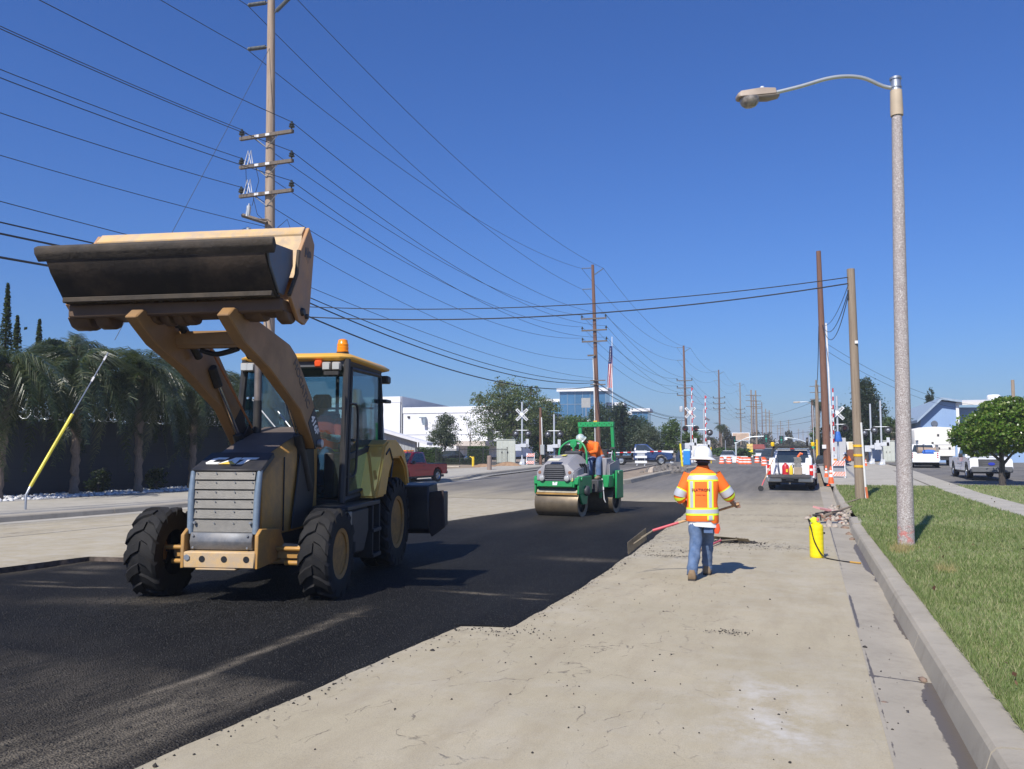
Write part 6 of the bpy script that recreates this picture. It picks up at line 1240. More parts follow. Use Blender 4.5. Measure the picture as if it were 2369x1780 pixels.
for s in (-1, 1):
    b = MB(); b.box(s*.64-.03, s*.64+.03, -.36, .55, .62, 1.10); Q_('yoke_plate', b, GRN, .02)
    b = MB(); b.prism([(-.30, .62), (.30, .62), (.18, .34), (-.10, .34)], 'x', s*.64-.028, s*.64+.028); Q_('drum_carrier', b, GRN, .01)
    b = MB(); b.box(s*.42, s*.66, -.40, -.02, .88, 1.06) if s > 0 else b.box(-.66, -.42, -.40, -.02, .88, 1.06); Q_('bracket_box', b, GRN, .015)
    b = MB(); b.lathe([(.06, 0), (.05, s*.03)], (s*.67, -.18, 1.02), 'x', 14); Q_('tie_down_eye', b, GRN, 0)
    b = MB(); b.lathe([(.14, 0), (.14, s*.06), (.10, s*.09)], (s*.67, .12, .70), 'x', 16); Q_('drive_motor', b, RDK, .006)
b = MB(); b.box(.48, .53, -.46, -.44, .97, 1.06); Q_('side_marker', b, M('pale_yellow_marker', (.7,.65,.2), .4), .004)
# hood lofted from nose to steering tower
def hring(y, z0, z1, wb, wt, c=.07): return [(-wb, y, z0), (-wb, y, z0+(z1-z0)*.55), (-wt, y, z1-c), (-wt+c, y, z1), (wt-c, y, z1), (wt, y, z1-c), (wb, y, z0+(z1-z0)*.55), (wb, y, z0)]
b = MB(); b.loft([hring(-.47, .98, 1.30, .52, .36), hring(-.42, .97, 1.43, .56, .40), hring(-.10, .99, 1.56, .57, .41, .09), hring(.35, 1.0, 1.66, .54, .37, .10), hring(.78, 1.0, 1.70, .50, .32, .10)]); hd = Q_('hood', b, RGRY, .02, seg=2)
b = MB(); b.prism([(-.30, 1.02), (.30, 1.02), (.34, 1.12), (.28, 1.40), (.2, 1.425), (-.2, 1.425), (-.28, 1.40), (-.34, 1.12)], 'y', -.485, -.462); gr = Q_('grille', b, RDK, .008, hd)
for i in range(5): b = MB(); b.box(-.29, .29, -.512, -.486, 1.055+i*.052, 1.085+i*.052); b.build('grille_bar', M('grille_bar', (.10,.10,.105), .5), gr, bevel=.006)
b = MB(); b.prism([(-.26, 1.32), (.26, 1.32), (.22, 1.40), (-.22, 1.40)], 'y', -.497, -.486); b.build('grille_screen', M('grille_bar', (.1,.1,.105)), gr)
for s in (-1, 1):
    b = MB(); b.lathe([(.085, .06), (.09, -.02), (.075, -.04)], (s*.37, -.47, 1.05), 'y', 18); hl = Q_('headlight', b, RGRY, 0, hd); b = MB(); b.lathe([(.07, -.038), (.05, -.05), (.01, -.055)], (s*.37, -.47, 1.05), 'y', 18); b.build('lens', LAMPL, hl)
    b = MB(); b.lathe([(.05, .05), (.05, -.015), (.04, -.03)], (s*.445, -.45, 1.20), 'y', 14); b.build('turn_lamp', M('brown_lens', (.28,.14,.09), .3), hd)
    for k in range(3): b = MB(); b.prism([(.12+.15*k, 1.12), (.18+.15*k, 1.12), (.20+.15*k, 1.33), (.06+.15*k, 1.44), (.0+.15*k, 1.43), (.13+.15*k, 1.31)], 'x', s*.515-.0, s*.515+s*.035); b.build('side_louvre', BLACK, hd, bevel=.004)
    b = MB(); b.loft([[(s*.50, -.28, 1.06), (s*.66, -.28, 1.06), (s*.66, -.28, 1.09), (s*.50, -.28, 1.12)], [(s*.50, .35, 1.10), (s*.66, .35, 1.12), (s*.66, .35, 1.15), (s*.50, .35, 1.18)]]); Q_('mudguard', b, RGRY, .01)
b = MB(); b.box(-.16, .18, -.20, .0, 1.555, 1.567); b.build('hood_decal', M('decal_cream', (.7,.66,.5), .5), hd, rot=(R(14), 0, 0), loc=(0, .0, .06), smooth=False)
b = MB(); b.box(-.07, .06, .12, .28, 1.625, 1.635); b.build('hood_decal', M('decal_yellow', (.7,.62,.1), .5), hd, rot=(R(9), 0, 0), loc=(0, .26, .02), smooth=False)
# console, steering, rail
b = MB(); b.box(-.24, .36, .72, .98, 1.0, 1.72); b.box(-.2, .3, .62, .86, 1.68, 1.78); Q_('console', b, RDK, .03)
b = MB(); b.tube(smooth_path([(-.38, .66, 1.62), (-.36, .70, 1.85), (-.18, .76, 2.02), (.06, .78, 2.08), (.30, .76, 1.98), (.44, .70, 1.75), (.47, .66, 1.40), (.47, .64, 1.20)], 5), .028, 10); Q_('grab_arch', b, GRN, 0)
b = MB(); b.lathe([(.10, .02), (.11, 0), (.10, -.02)], (.02, .76, 1.98), 'y', 16); b.tube([(.02, .78, 1.75), (.02, .76, 1.95)], .035, 8); Q_('steering_boss', b, GRN, 0)
b = MB(); b.box(-.26, -.06, .80, .83, 1.94, 2.02); Q_('control_panel', b, REFLW, .01)
# rear module, seat, roll bar
roff = .25
b = MB(); b.box(-.42, .52, .75, 1.15, .62, .98); Q_('articulation', b, RDK, .03)
b = MB(); b.box(-.50, .68, 1.15, 2.25, .74, 1.10); Q_('rear_body', b, GRN, .03)
b = MB(); b.loft([[(-.45, 1.25, 1.1), (.66, 1.25, .95), (.66, 1.25, 1.42), (-.45, 1.25, 1.42)], [(-.45, 2.2, 1.1), (.66, 2.2, 1.0), (.62, 2.2, 1.58), (-.45, 2.2, 1.58)]]); Q_('rear_hood', b, RGRY, .04, seg=2)
for s, x in ((-1, -.56), (1, .74)):
    b = MB(); b.box(x-.03, x+.03, 1.55, 2.1, .42, 1.22); Q_('yoke_plate', b, GRN, .02); b = MB(); b.lathe([(.05, 0), (.05, s*.02)], (x+s*.03, 1.7, 1.16), 'x', 12); Q_('tie_down_eye', b, M('pale_green', (.25,.5,.3), .5), 0)
    b = MB(); b.box(x-.10*s-.06, x-.10*s+.06, 1.50, 1.62, .98, 1.12); Q_('bracket_box', b, GRN, .01)
b = MB(); b.prism([(1.05, .98), (1.25, .98), (1.22, .45), (1.10, .45)], 'x', .40, .46); Q_('step_plate', b, GRN, .01)
b = MB(); b.tube([(.50, 1.1, 1.0), (.54, 1.15, .42), (.56, 1.2, .33)], .015, 5); b.cb((.52, 1.12, .72), (.06, .04, .08)); Q_('step_ladder', b, REFLW, 0)
b = MB(); b.box(-.06, .42, 1.30, 1.72, 1.30, 1.42); b.box(-.06, .42, 1.68, 1.80, 1.38, 1.75); Q_('seat', b, MBLK, .04)
b = MB(); b.box(.44, .60, 1.18, 1.60, 1.02, 1.58); Q_('seat_console', b, RGRY, .03)
for s, x in ((-1, -.46), (1, .58)):
    b = MB(); b.loft([[(x-.045, 1.85, 1.1), (x+.045, 1.85, 1.1), (x+.045, 1.95, 1.1), (x-.045, 1.95, 1.1)], [(x-.045-.02*s, 1.72, 2.60), (x+.045-.02*s, 1.72, 2.60), (x+.045-.02*s, 1.82, 2.60), (x-.045-.02*s, 1.82, 2.60)]]); Q_('rollbar_post', b, GRN, .008)
b = MB(); b.box(-.50, .62, 1.71, 1.83, 2.48, 2.62); rbm = Q_('rollbar_beam', b, GRN, .008)
for k in range(14): b = MB(); b.cb((-.40+k*.074, 1.706, 2.55+.02*(-1)**k), (.022, .004, .03)); b.build('beam_hole', BLACK, rbm, smooth=False)
b = MB(); b.tube([(.60, 1.80, 1.55), (.56, 1.72, 1.80)], .02, 6); b.cb((.60, 1.76, 1.86), (.12, .12, .05)); Q_('rollbar_hinge', b, RDK, 0)
b = MB(); b.tube([(.50, 1.55, 1.0), (.58, 1.72, 1.78)], .015, 6); Q_('hazard_strut', b, STEEL, 0)
# ---------------------------------------------------------------- people
SKIN = M('skin', (.27,.135,.085), .55, var=.1); SKIND = M('skin_shade', (.20,.10,.065), .55, var=.1)
VEST = M('hivis_orange', (.95,.17,.015), .75, var=.07, vs=6, bump=.3, bs=9); LIME = M('hivis_lime', (.72,.88,.03), .6, var=.05); SILV = M('reflective_silver', (.52,.53,.56), .35, .15, var=.08)
DENIM = M('blue_denim', (.065,.12,.235), .85, var=.3, vs=9, bump=.5, bs=12, dirt=(.26,.31,.40), da=.4, ds=6); TEE = M('white_tshirt', (.72,.73,.76), .8, var=.06, bump=.3, bs=10)
BOOT = M('tan_boot', (.21,.14,.075), .8, var=.2, vs=12, dirt=(.3,.25,.18), da=.5); HAIR = M('black_hair', (.015,.012,.012), .7, var=.4, vs=20); HELM = M('helmet_white', (.83,.83,.83), .35, var=.03, coat=.2)
def skin_mesh(name, V, E, Rd, m, parent, lv=2, root=0):
    me = bpy.data.meshes.new(name); me.from_pydata(V, E, []); o = bpy.data.objects.new(name, me); COL.objects.link(o)
    o.modifiers.new('s', 'SKIN'); o.modifiers.new('u', 'SUBSURF').levels = lv
    for i, v in enumerate(me.skin_vertices[0].data): r = Rd[i]; v.radius = r if isinstance(r, tuple) else (r, r); v.use_root = (i == root)
    dg = bpy.context.evaluated_depsgraph_get(); dg.update(); m2 = bpy.data.meshes.new_from_object(o.evaluated_get(dg)); bpy.data.objects.remove(o)
    m2.materials.clear(); m2.materials.append(m); m2.polygons.foreach_set('use_smooth', [True]*len(m2.polygons))
    q = bpy.data.objects.new(name, m2); COL.objects.link(q); q.parent = parent; return q
def person(loc, rz, J, lab, skin=SKIN, lv=2, hands=True):
    """J: joint positions; one continuous body from pelvis to fingertips"""
    t = empty('person', loc, rz, lab, 'person'); V = []; E = []; Rd = []; ix = {}
    def ad(n, r, to=None):
        ix[n] = len(V); V.append(tuple(J[n])); Rd.append(r)
        if to: E.append((ix[to], ix[n]))
    ad('pelvis', (.14, .105)); ad('waist', (.125, .10), 'pelvis'); ad('chest', (.155, .115), 'waist'); ad('neck0', .065, 'chest'); ad('neck', .055, 'neck0'); ad('head0', .075, 'neck'); ad('head1', .098, 'head0'); ad('head2', .075, 'head1')
    for s in 'lr':
        ad(s+'sho', .065, 'chest'); ad(s+'elb', .045, s+'sho'); ad(s+'wri', .03, s+'elb'); ad(s+'hip', .095, 'pelvis'); ad(s+'kne', .06, s+'hip'); ad(s+'ank', .04, s+'kne'); ad(s+'toe', .038, s+'ank')
        w = Vector(J[s+'wri']); f = (Vector(J[s+'han'])-w); V.append(tuple(w+f*.45)); Rd.append((.038, .022)); ip = len(V)-1; E.append((ix[s+'wri'], ip))
        if hands:
            fd = f.normalized(); sd = Vector(J.get(s+'thumb', (0, 0, 1))).normalized(); cr = fd.cross(sd).normalized()
            for k in range(4):
                o = (k-1.5)*.021; ln = [.062, .075, .07, .055][k]; base = len(V)
                V += [tuple(w+f*.9+sd*(-o)), tuple(w+f*.9+fd*ln*.55+cr*.018-sd*o*1.05), tuple(w+f*.9+fd*ln*.6+cr*.06-sd*o)]; Rd += [.0105, .0095, .0085]; E.extend([(ip, base), (base, base+1), (base+1, base+2)])
            base = len(V); V += [tuple(w+f*.5+sd*.04), tuple(w+f*.75+sd*.058+cr*.03)]; Rd += [.012, .0095]; E.extend([(ip, base), (base, base+1)])
    body = skin_mesh('body', V, E, Rd, skin, t, lv); return t
def ering(c, ax, ay, tilt=(0,0), n=20, p=2.6):
    out = []
    for k in range(n):
        a = 2*PI*k/n; ca, sa = math.cos(a), math.sin(a); x = ax*abs(ca)**(2/p)*(1 if ca >= 0 else -1); y = ay*abs(sa)**(2/p)*(1 if sa >= 0 else -1)
        out.append((c[0]+x, c[1]+y, c[2]+x*tilt[0]+y*tilt[1]))
    return out
def hard_hat(t, c, rot, m, brim=.165, sc=1.0):
    b = MB(); n = 24; rings = []
    for r, z in ((.135, 0), (.138, .03), (.130, .075), (.108, .118), (.07, .145), (.025, .155)): rings.append([(r*sc*math.cos(2*PI*k/n)*.9, r*sc*math.sin(2*PI*k/n)*1.08, z*sc) for k in range(n)])
    b.loft(rings, True); h = b.build('hard_hat', m, t, loc=c, rot=rot)
    b = MB(); rr_ = []
    for r, z in ((.125, .012), (brim, -.018), (brim+.006, -.026), (brim-.004, -.03), (.125, -.004)): rr_.append([(r*sc*math.cos(2*PI*k/n)*.92, r*sc*math.sin(2*PI*k/n)*1.12, z*sc) for k in range(n)])
    b.loft(rr_, False); b.build('brim', m, h)
    b = MB(); 
    for x in (-.035, 0, .035): b.tube([(x*sc, -.12*sc, .07*sc), (x*sc, -.06*sc, .135*sc), (x*sc, .0, .157*sc if x == 0 else .15*sc), (x*sc, .07*sc, .135*sc), (x*sc, .125*sc, .07*sc)], .010*sc, 5)
    b.build('crown_ridge', m, h); return h
def ear(b, x, y, z): b.lathe([(.03, -.008), (.032, 0), (.02, .01)], (x, y, z), 'x', 10)

# --- the walking worker, back to the camera (local +y is away from the camera)
wl_ = (-1.43, 11.62, zg(11.6))
J = dict(pelvis=(0,0,.93), waist=(.01,.01,1.08), chest=(.02,.035,1.30), neck0=(.025,.05,1.44), neck=(.03,.06,1.50), head0=(.03,.075,1.56), head1=(.03,.075,1.64), head2=(.03,.075,1.70),
    lsho=(-.185,.03,1.39), lelb=(-.285,.02,1.10), lwri=(-.13,.20,.84), lhan=(-.06,.255,.79), lthumb=(0,.2,1), rsho=(.225,.03,1.38), relb=(.36,.08,1.12), rwri=(.425,.26,.985), rhan=(.46,.33,.96), rthumb=(-.3,.1,1),
    lhip=(-.09,0,.88), lkne=(-.08,-.08,.48), lank=(-.13,-.33,.10), ltoe=(-.13,-.20,.04), rhip=(.09,0,.88), rkne=(.075,.17,.50), rank=(.06,.27,.10), rtoe=(.065,.41,.045))
wk = person(wl_, R(6), J, 'worker in orange vest and white hard hat walking away, carrying an asphalt lute')
def cloth(name, rings, m, parent=wk, cap=False, **k): b = MB(); b.loft(rings, cap); return b.build(name, m, parent, **k)
rj = random.Random(2)
vp = [((.01,-.005,.765), .215, .145), ((.01,-.005,.80), .222, .155), ((.012,0,.90), .215, .152), ((.015,.01,1.02), .205, .150), ((.018,.02,1.15), .215, .152), ((.02,.03,1.28), .228, .150), ((.02,.035,1.37), .215, .132), ((.022,.04,1.43), .165, .105), ((.024,.05,1.475), .09, .085), ((.026,.055,1.50), .072, .075)]
def vring(z, g=0.0):
    for (c0, a0, b0), (c1, a1, b1) in zip(vp, vp[1:]):
        if c0[2] <= z <= c1[2]: s = (z-c0[2])/(c1[2]-c0[2]); return tuple(c0[i]+(c1[i]-c0[i])*s for i in range(3)), a0+(a1-a0)*s+g, b0+(b1-b0)*s+g
    return vp[-1][0], vp[-1][1]+g, vp[-1][2]+g
zsv = [.765, .785, .82, .86, .91, .96, 1.01, 1.06, 1.11, 1.17, 1.23, 1.29, 1.34, 1.38, 1.41, 1.44, 1.47, 1.50]
rings = []
for z in zsv:
    c, a, d_ = vring(z); rg_ = ering(c, a, d_, (.02, 0), 28); q = []
    for k, p in enumerate(rg_): f = .006*math.sin(k*2.1+z*23)*max(0, 1.35-z)/.5; q.append((p[0]*(1+f), p[1]*(1+f*2), p[2]+(-.03 if z < .8 and p[0] > .15 else 0)))
    rings.append(q)
vest = rumple(cloth('safety_vest', rings, VEST), .006, 11)
def band(z0, z1, m, g, k0=0, k1=28, name='reflective_band'):
    n = 28; b = MB(); rs = []
    for z in (z0, (z0+z1)/2, z1): c, a, d_ = vring(z, g); r = ering(c, a, d_, (.02, 0), n); rs.append([r[k % n] for k in range(k0, k1+1)])
    b.loft(rs, False, False); return b.build(name, m, vest, fix=False)
band(.845, .872, LIME, .005); band(.872, .925, SILV, .006); band(.925, .95, LIME, .005)
band(1.305, 1.33, LIME, .005, 14, 28); band(1.33, 1.385, SILV, .006, 14, 28); band(1.385, 1.41, LIME, .006, 14, 28)
def vstrip(x0, x1, z0, z1, m, g=.006):
    b = MB(); L_, R_ = [], []
    zz = [z0+(z1-z0)*i/8 for i in range(9)]; rs = []
    for z in zz:
        c, a, d_ = vring(z, g); row = []
        for i in range(4):
            x = x0+(x1-x0)*i/3; u = min(1, abs((x-c[0])/a)); row.append((x, c[1]-d_*(1-u**2.6)**(1/2.6), z+x*.02))
        rs.append(row)
    b.loft(rs, False, False); return b.build('reflective_strip', m, vest, fix=False)
for xa, xb in ((-.165, -.085), (.085, .165)):
    vstrip(xa, xa+.020, .95, 1.31, LIME); vstrip(xa+.020, xb-.020, .95, 1.31, SILV, .007); vstrip(xb-.020, xb, .95, 1.31, LIME)
vstrip(.08, .10, .78, .845, LIME); vstrip(.10, .15, .78, .845, SILV); vstrip(.15, .17, .78, .845, LIME)
def yback(z, g=.008): c, a, d_ = vring(z, g); return c[1]-d_
PRN = M('vest_print', (.22,.03,.02), .7)
text('FLATIRON', .052, 'lettering', PRN, vest, frame(Vector((.0, yback(1.19), 1.19)), (1, 0, .02), (0, .02, 1)), .001, .0015)
text('Building a legacy', .02, 'lettering', PRN, vest, frame(Vector((.0, yback(1.12), 1.125)), (1, 0, .02), (0, 0, 1)), .001, 0)
text('SAFETY', .016, 'lettering', PRN, vest, frame(Vector((.0, yback(1.15)-.001, 1.15)), (1, 0, .02), (0, 0, 1)), .001, 0) if False else None
b = MB(); b.loft([ering((.024,.045,1.43), .115, .10, (0,0), 20), ering((.026,.05,1.50), .085, .085, (0,0), 20), ering((.027,.055,1.525), .075, .078, (0,.1), 20)], False); b.build('collar', VEST, wk)
def sleeve(s0, e0, h0, r, m=VEST, parent=wk, bands=True, name='sleeve'):
    s0, e0, h0 = Vector(s0), Vector(e0), Vector(h0); P = [s0, s0.lerp(e0, .35), s0.lerp(e0, .7), e0.lerp(h0, .0), e0.lerp(h0, .18)]
    b = MB(); b.tube(smooth_path(P, 3), [r[0]+(r[1]-r[0])*k/(len(P)*3-3) for k in range(len(P)*3-2)], 14, False); sl_ = rumple(b.build(name, m, parent), .005, 12)
    if bands:
        for f0, f1, mm, g in ((.50, .58, LIME, .007), (.58, .75, SILV, .008), (.75, .84, LIME, .007)):
            sp = smooth_path(P, 6); n = len(sp)-1; i0, i1 = int(f0*n), max(int(f0*n)+1, int(round(f1*n))); b = MB(); b.tube(sp[i0:i1+1], [r[0]+(r[1]-r[0])*k/n+g for k in range(i0, i1+1)], 14, False); b.build('sleeve_band', mm, sl_)
    return sl_
sleeve((-.15,.035,1.40), J['lelb'], J['lwri'], (.085, .082)); sleeve((.185,.035,1.395), J['relb'], J['rwri'], (.088, .084))
# t-shirt tail, rag, jeans, boots
cloth('tshirt', [ering((.02,-.002,.69), .20, .135, (-.06,0), 24), ering((.015,0,.74), .20, .138, (-.05,0), 24), ering((.01,0,.80), .20, .14, (0,0), 24)], TEE)
b = MB(); b.loft([ering((.20,-.06,.60), .025, .02), ering((.205,-.06,.66), .045, .03), ering((.195,-.05,.73), .04, .03)], True); b.build('orange_rag', M('hivis_red', (.9,.08,.02), .7), wk)
def leg(side, hip, kne, ank, r, m, parent, seed):
    rd = random.Random(seed); P = [Vector(hip)+Vector((0,0,.08)), Vector(hip).lerp(Vector(kne), .5), Vector(kne), Vector(kne).lerp(Vector(ank), .5), Vector(kne).lerp(Vector(ank), .88), Vector(ank)+Vector((0,0,-.035))]
    sp = smooth_path(P, 6); n = len(sp); rr2 = [r[0]+(r[1]-r[0])*min(1, k/(n*.45)) if k < n*.45 else r[1]+(r[2]-r[1])*(k-n*.45)/(n*.55) for k in range(n)]
    rr2 = [q*(1+.05*math.sin(k*2.4+seed)*(k > n*.7)+.025*math.sin(k*1.1+seed)) for k, q in enumerate(rr2)]
    b = MB(); b.tube(sp, rr2, 16, True); return rumple(b.build('jeans_leg', m, parent), .012, 13, seed)
jp = cloth('jeans', [ering((0,0,.74), .165, .125), ering((0,0,.86), .185, .14), ering((0,0,.97), .175, .13)], DENIM, cap=True)
leg('l', (-.085,0,.80), J['lkne'], J['lank'], (.102,.078,.068), DENIM, jp, 1); leg('r', (.085,.01,.80), J['rkne'], J['rank'], (.102,.078,.066), DENIM, jp, 2)
b = MB(); b.box(.03, .15, -.142, -.137, .60, .68); b.build('back_pocket', M('denim_dark', (.09,.145,.27), .85), jp, rot=(R(-4), 0, 0))
def boot(ank, toe, m, parent, lift=0):
    a, q = Vector(ank), Vector(toe); d_ = (q-a); d_.z = 0; d_.normalize(); n_ = Vector((-d_.y, d_.x, 0)); rs = []
    for u, w_, h_ in ((-.085, .04, .08), (-.07, .052, .12), (0, .055, .13), (.08, .056, .085), (.16, .058, .065), (.205, .048, .05), (.225, .025, .035)):
        c = a+d_*u; c.z = 0; sl = (q.z-a.z+.06)*u/.2; rs.append([tuple(c+n_*x+Vector((0,0,z+lift+max(0, -u)*lift*2))) for x, z in ((-w_, .0), (w_, .0), (w_, h_*.5), (w_*.6, h_), (-w_*.6, h_), (-w_, h_*.5))])
    b = MB(); b.loft(rs); bo = b.build('boot', m, parent, bevel=.008)
    b = MB(); b.loft([[(p[0], p[1], p[2]-.016) for p in r[:2]]+[(p[0], p[1], p[2]+.004) for p in r[1::-1]] for r in rs]); b.build('boot_sole', M('boot_sole', (.05,.04,.035), .8), bo)
boot(J['lank'], J['ltoe'], BOOT, wk, .02); boot(J['rank'], J['rtoe'], BOOT, wk, .015)
# head
b = MB(); b.loft([ering((.03,.062,1.50), .062, .06, n=16), ering((.03,.058,1.55), .080, .088, n=16), ering((.03,.06,1.60), .088, .100, n=16), ering((.03,.062,1.66), .09, .104, n=16), ering((.03,.066,1.71), .07, .085, n=16)]); b.build('hair', HAIR, wk)
b = MB(); ear(b, -.062, .085, 1.605); ear(b, .122, .085, 1.605); b.build('ears', SKIN, wk)
b = MB(); b.lathe([(.012, 0), (.018, .02), (.004, .045)], (.03, .155, 1.595), 'y', 8); b.build('nose', SKIN, wk)
hard_hat(wk, (.03, .07, 1.625), (R(-3), R(2), R(4)), HELM, .178, 1.06)
b = MB(); b.tube([(-.06,.0,1.56), (-.01,-.045,1.575), (.03,-.05,1.58), (.07,-.045,1.575), (.12,.0,1.56)], .011, 6); b.build('hat_strap', M('strap_navy', (.03,.04,.12), .6), wk)
# lutes (asphalt rakes)
LUW = wood('lute_handle', (.42,.24,.12), (.60,.40,.22)); LUP = M('lute_pink', (.60,.10,.12), .5, var=.1); LUM = M('lute_plate', (.30,.25,.17), .5, .3, var=.25, dirt=(.05,.045,.04), da=.5, ds=8)
def lute(loc, lab, h0, h1, hc, hx, hn, wdt=.70, hh=.05):
    """handle from h0 (grip) to h1, plate centred at hc along hx facing hn"""
    t = empty('asphalt_lute', loc, 0, lab, 'asphalt lute'); h0, h1, hc, hx, hn = [Vector(v) for v in (h0, h1, hc, hx, hn)]; q = h1.lerp(h0, .30)
    b = MB(); b.tube([h0, q], .017, 10); b.build('handle', LUW, t); b = MB(); b.tube([q, h1], .019, 10); b.build('painted_socket', LUP, t)
    hx.normalize(); hn = (hn-hx*hn.dot(hx)).normalized(); hv = hx.cross(hn)
    b = MB(); b.tube([h1, hc+hx*wdt*.22], .012, 6); b.tube([h1, hc-hx*wdt*.22], .012, 6); b.build('brace', LUM, t)
    c = [hc+hx*a*wdt/2+hv*v+hn*e for e in (0, .006) for a, v in ((-1, -hh), (1, -hh), (1, hh), (-1, hh))]
    b = MB(); b.add(c, [(0,1,2,3),(7,6,5,4),(0,4,5,1),(1,5,6,2),(2,6,7,3),(3,7,4,0)]); pl_ = b.build('plate', LUM, t)
    b = MB(); 
    for k in range(22):
        a = hx*wdt*(-.48+.96*k/21); p = hc+a-hv*hh; b.add([p-hx*.010, p+hx*.010, p-hv*.022, p+hn*.006], [(0,1,2),(0,2,3),(1,3,2)])
    b.build('teeth', LUM, pl_); return t
lute((-2.32, 11.6, .08), 'asphalt lute with pink-painted handle held by the walking worker', (1.36, .41, .735), (.20, .10, .36), (0, 0, .22), (.16, .60, .16), (-1, .15, .05), .60, .085)
lute((-1.52, 16.5, zg(16.5)), 'asphalt lute lying on the road with crumbs piled on its plate', (-.42, -2.35, .05), (-.13, -.22, .06), (0, 0, .075), (.79, -.34, 0), (.3, .7, 1), .85)

# --- roller operator, bent over to the left of the picture
def RO(x, y, z): p = Matrix.Translation((-6.45, 21.85, zg(22))) @ Matrix.Rotation(R(-8), 4, 'Z') @ Vector((x, y, z)); return (p.x, p.y, p.z)
J = dict(pelvis=(0,0,1.52), waist=(.05,.08,1.68), chest=(.17,.22,1.90), neck0=(.24,.33,2.0), neck=(.27,.38,2.03), head0=(.31,.43,2.05), head1=(.35,.47,2.08), head2=(.39,.49,2.12),
    lsho=(0,.26,1.99), lelb=(-.04,.42,1.76), lwri=(.08,.62,1.72), lhan=(.13,.69,1.74), rsho=(.33,.18,1.92), relb=(.48,.34,1.72), rwri=(.40,.58,1.70), rhan=(.37,.66,1.72),
    lhip=(-.10,.02,1.50), lkne=(-.14,.42,1.50), lank=(-.14,.44,1.08), ltoe=(-.14,.58,1.03), rhip=(.10,.02,1.50), rkne=(.12,.42,1.50), rank=(.12,.44,1.08), rtoe=(.12,.58,1.03))
p0 = RO(.52, 1.52, 0)
rop = person(p0, R(172), J, 'roller operator in orange shirt and patterned hard hat leaning over the controls', SKIND, 1)
def shirt(t, pts, m, n=18):
    b = MB(); rs = []
    for c, a, d_, tl in pts: rs.append(ering(c, a, d_, tl, n))
    b.loft(rs, True); return b.build('shirt', m, t)
so_ = shirt(rop, [((-.01,0,1.44), .17, .135, (0,0)), ((.02,.04,1.58), .175, .14, (-.1,0)), ((.09,.13,1.75), .185, .14, (-.3,-.2)), ((.16,.22,1.90), .20, .13, (-.4,-.4)), ((.20,.28,1.96), .15, .10, (-.5,-.5)), ((.25,.35,2.01), .07, .07, (-.5,-.7))], VEST)
b = MB(); rs = [ering((.025,.045,1.60), .182, .147, (-.12,0), 18), ering((.04,.06,1.645), .184, .147, (-.15,0), 18)]; b.loft(rs, False); b.build('reflective_band', SILV, so_)
for s in 'lr': sleeve(J[s+'sho'], J[s+'elb'], J[s+'wri'], (.085,.062), VEST, rop, False); 
for s in 'lr': b = MB(); b.tube(smooth_path([J[s+'elb'], J[s+'wri']], 3), [.062,.058,.052,.045], 10, False); b.build('sleeve', VEST, rop)
jl = MB(); jl.tube(smooth_path([(-.08,0,1.5), (-.13,.4,1.51), (-.14,.46,1.1)], 5), .085, 12); jl.tube(smooth_path([(.08,0,1.5), (.12,.4,1.51), (.12,.46,1.1)], 5), .085, 12); jl.build('jeans', DENIM, rop)
for s in 'lr': boot(J[s+'ank'], J[s+'toe'], BOOT, rop, 0); 
for o in [c for c in rop.children if c.name.startswith('boot')]: o.location.z = 1.0
HPAT = M('helmet_patterned', (.35,.45,.62), .3, var=.9, vs=14, dirt=(.75,.6,.2), da=.5, ds=11)
hard_hat(rop, (.38,.47,2.10), (R(-28), R(26), R(0)), HPAT, .16, 1.05)
b = MB(); rs = [[(.38+.125*math.cos(a)*.9, .47+.13*math.sin(a), 2.11) for a in np.linspace(PI*.95, PI*1.95, 9)], [(.33+.16*math.cos(a), .40+.15*math.sin(a), 1.99) for a in np.linspace(PI*.95, PI*1.95, 9)]]; b.loft(rs, False, False); b.build('neck_shade', M('khaki_cloth', (.42,.38,.24), .9), rop, fix=False)
b = MB(); b.tube([(.36,.50,2.02), (.37,.53,2.0)], [.045,.02], 8); b.build('hair', HAIR, rop)

# --- backhoe operator behind the glass
BHW = Matrix.Translation((-6.22, 8.0, zg(8))) @ Matrix.Rotation(R(13), 4, 'Z')
p0 = BHW @ Vector((.18, 2.25, 0))
J = dict(pelvis=(0,0,1.60), waist=(-.01,.04,1.76), chest=(-.03,.10,2.02), neck0=(-.03,.14,2.15), neck=(-.03,.16,2.19), head0=(-.02,.19,2.25), head1=(-.01,.20,2.33), head2=(-.01,.20,2.40),
    lsho=(-.21,.10,2.10), lelb=(-.28,.22,1.84), lwri=(-.20,.46,1.86), lhan=(-.16,.53,1.88), rsho=(.16,.12,2.10), relb=(.20,.26,1.86), rwri=(.18,.48,1.90), rhan=(.16,.55,1.92),
    lhip=(-.10,0,1.58), lkne=(-.14,.42,1.62), lank=(-.14,.50,1.18), ltoe=(-.14,.64,1.10), rhip=(.10,0,1.58), rkne=(.12,.42,1.62), rank=(.12,.50,1.18), rtoe=(.12,.64,1.10))
bop = person(tuple(p0), R(193), J, 'backhoe operator in red-orange vest seated behind the cab glass', SKIND, 1)
VR = M('vest_red', (.62,.07,.02), .75, var=.08)
so_ = shirt(bop, [((0,.0,1.54), .17, .135, (0,0)), ((0,.03,1.70), .175, .14, (0,0)), ((-.02,.08,1.92), .19, .14, (0,-.1)), ((-.03,.11,2.06), .20, .12, (0,-.2)), ((-.03,.13,2.13), .14, .10, (0,-.2)), ((-.03,.15,2.17), .07, .07, (0,0))], VR)
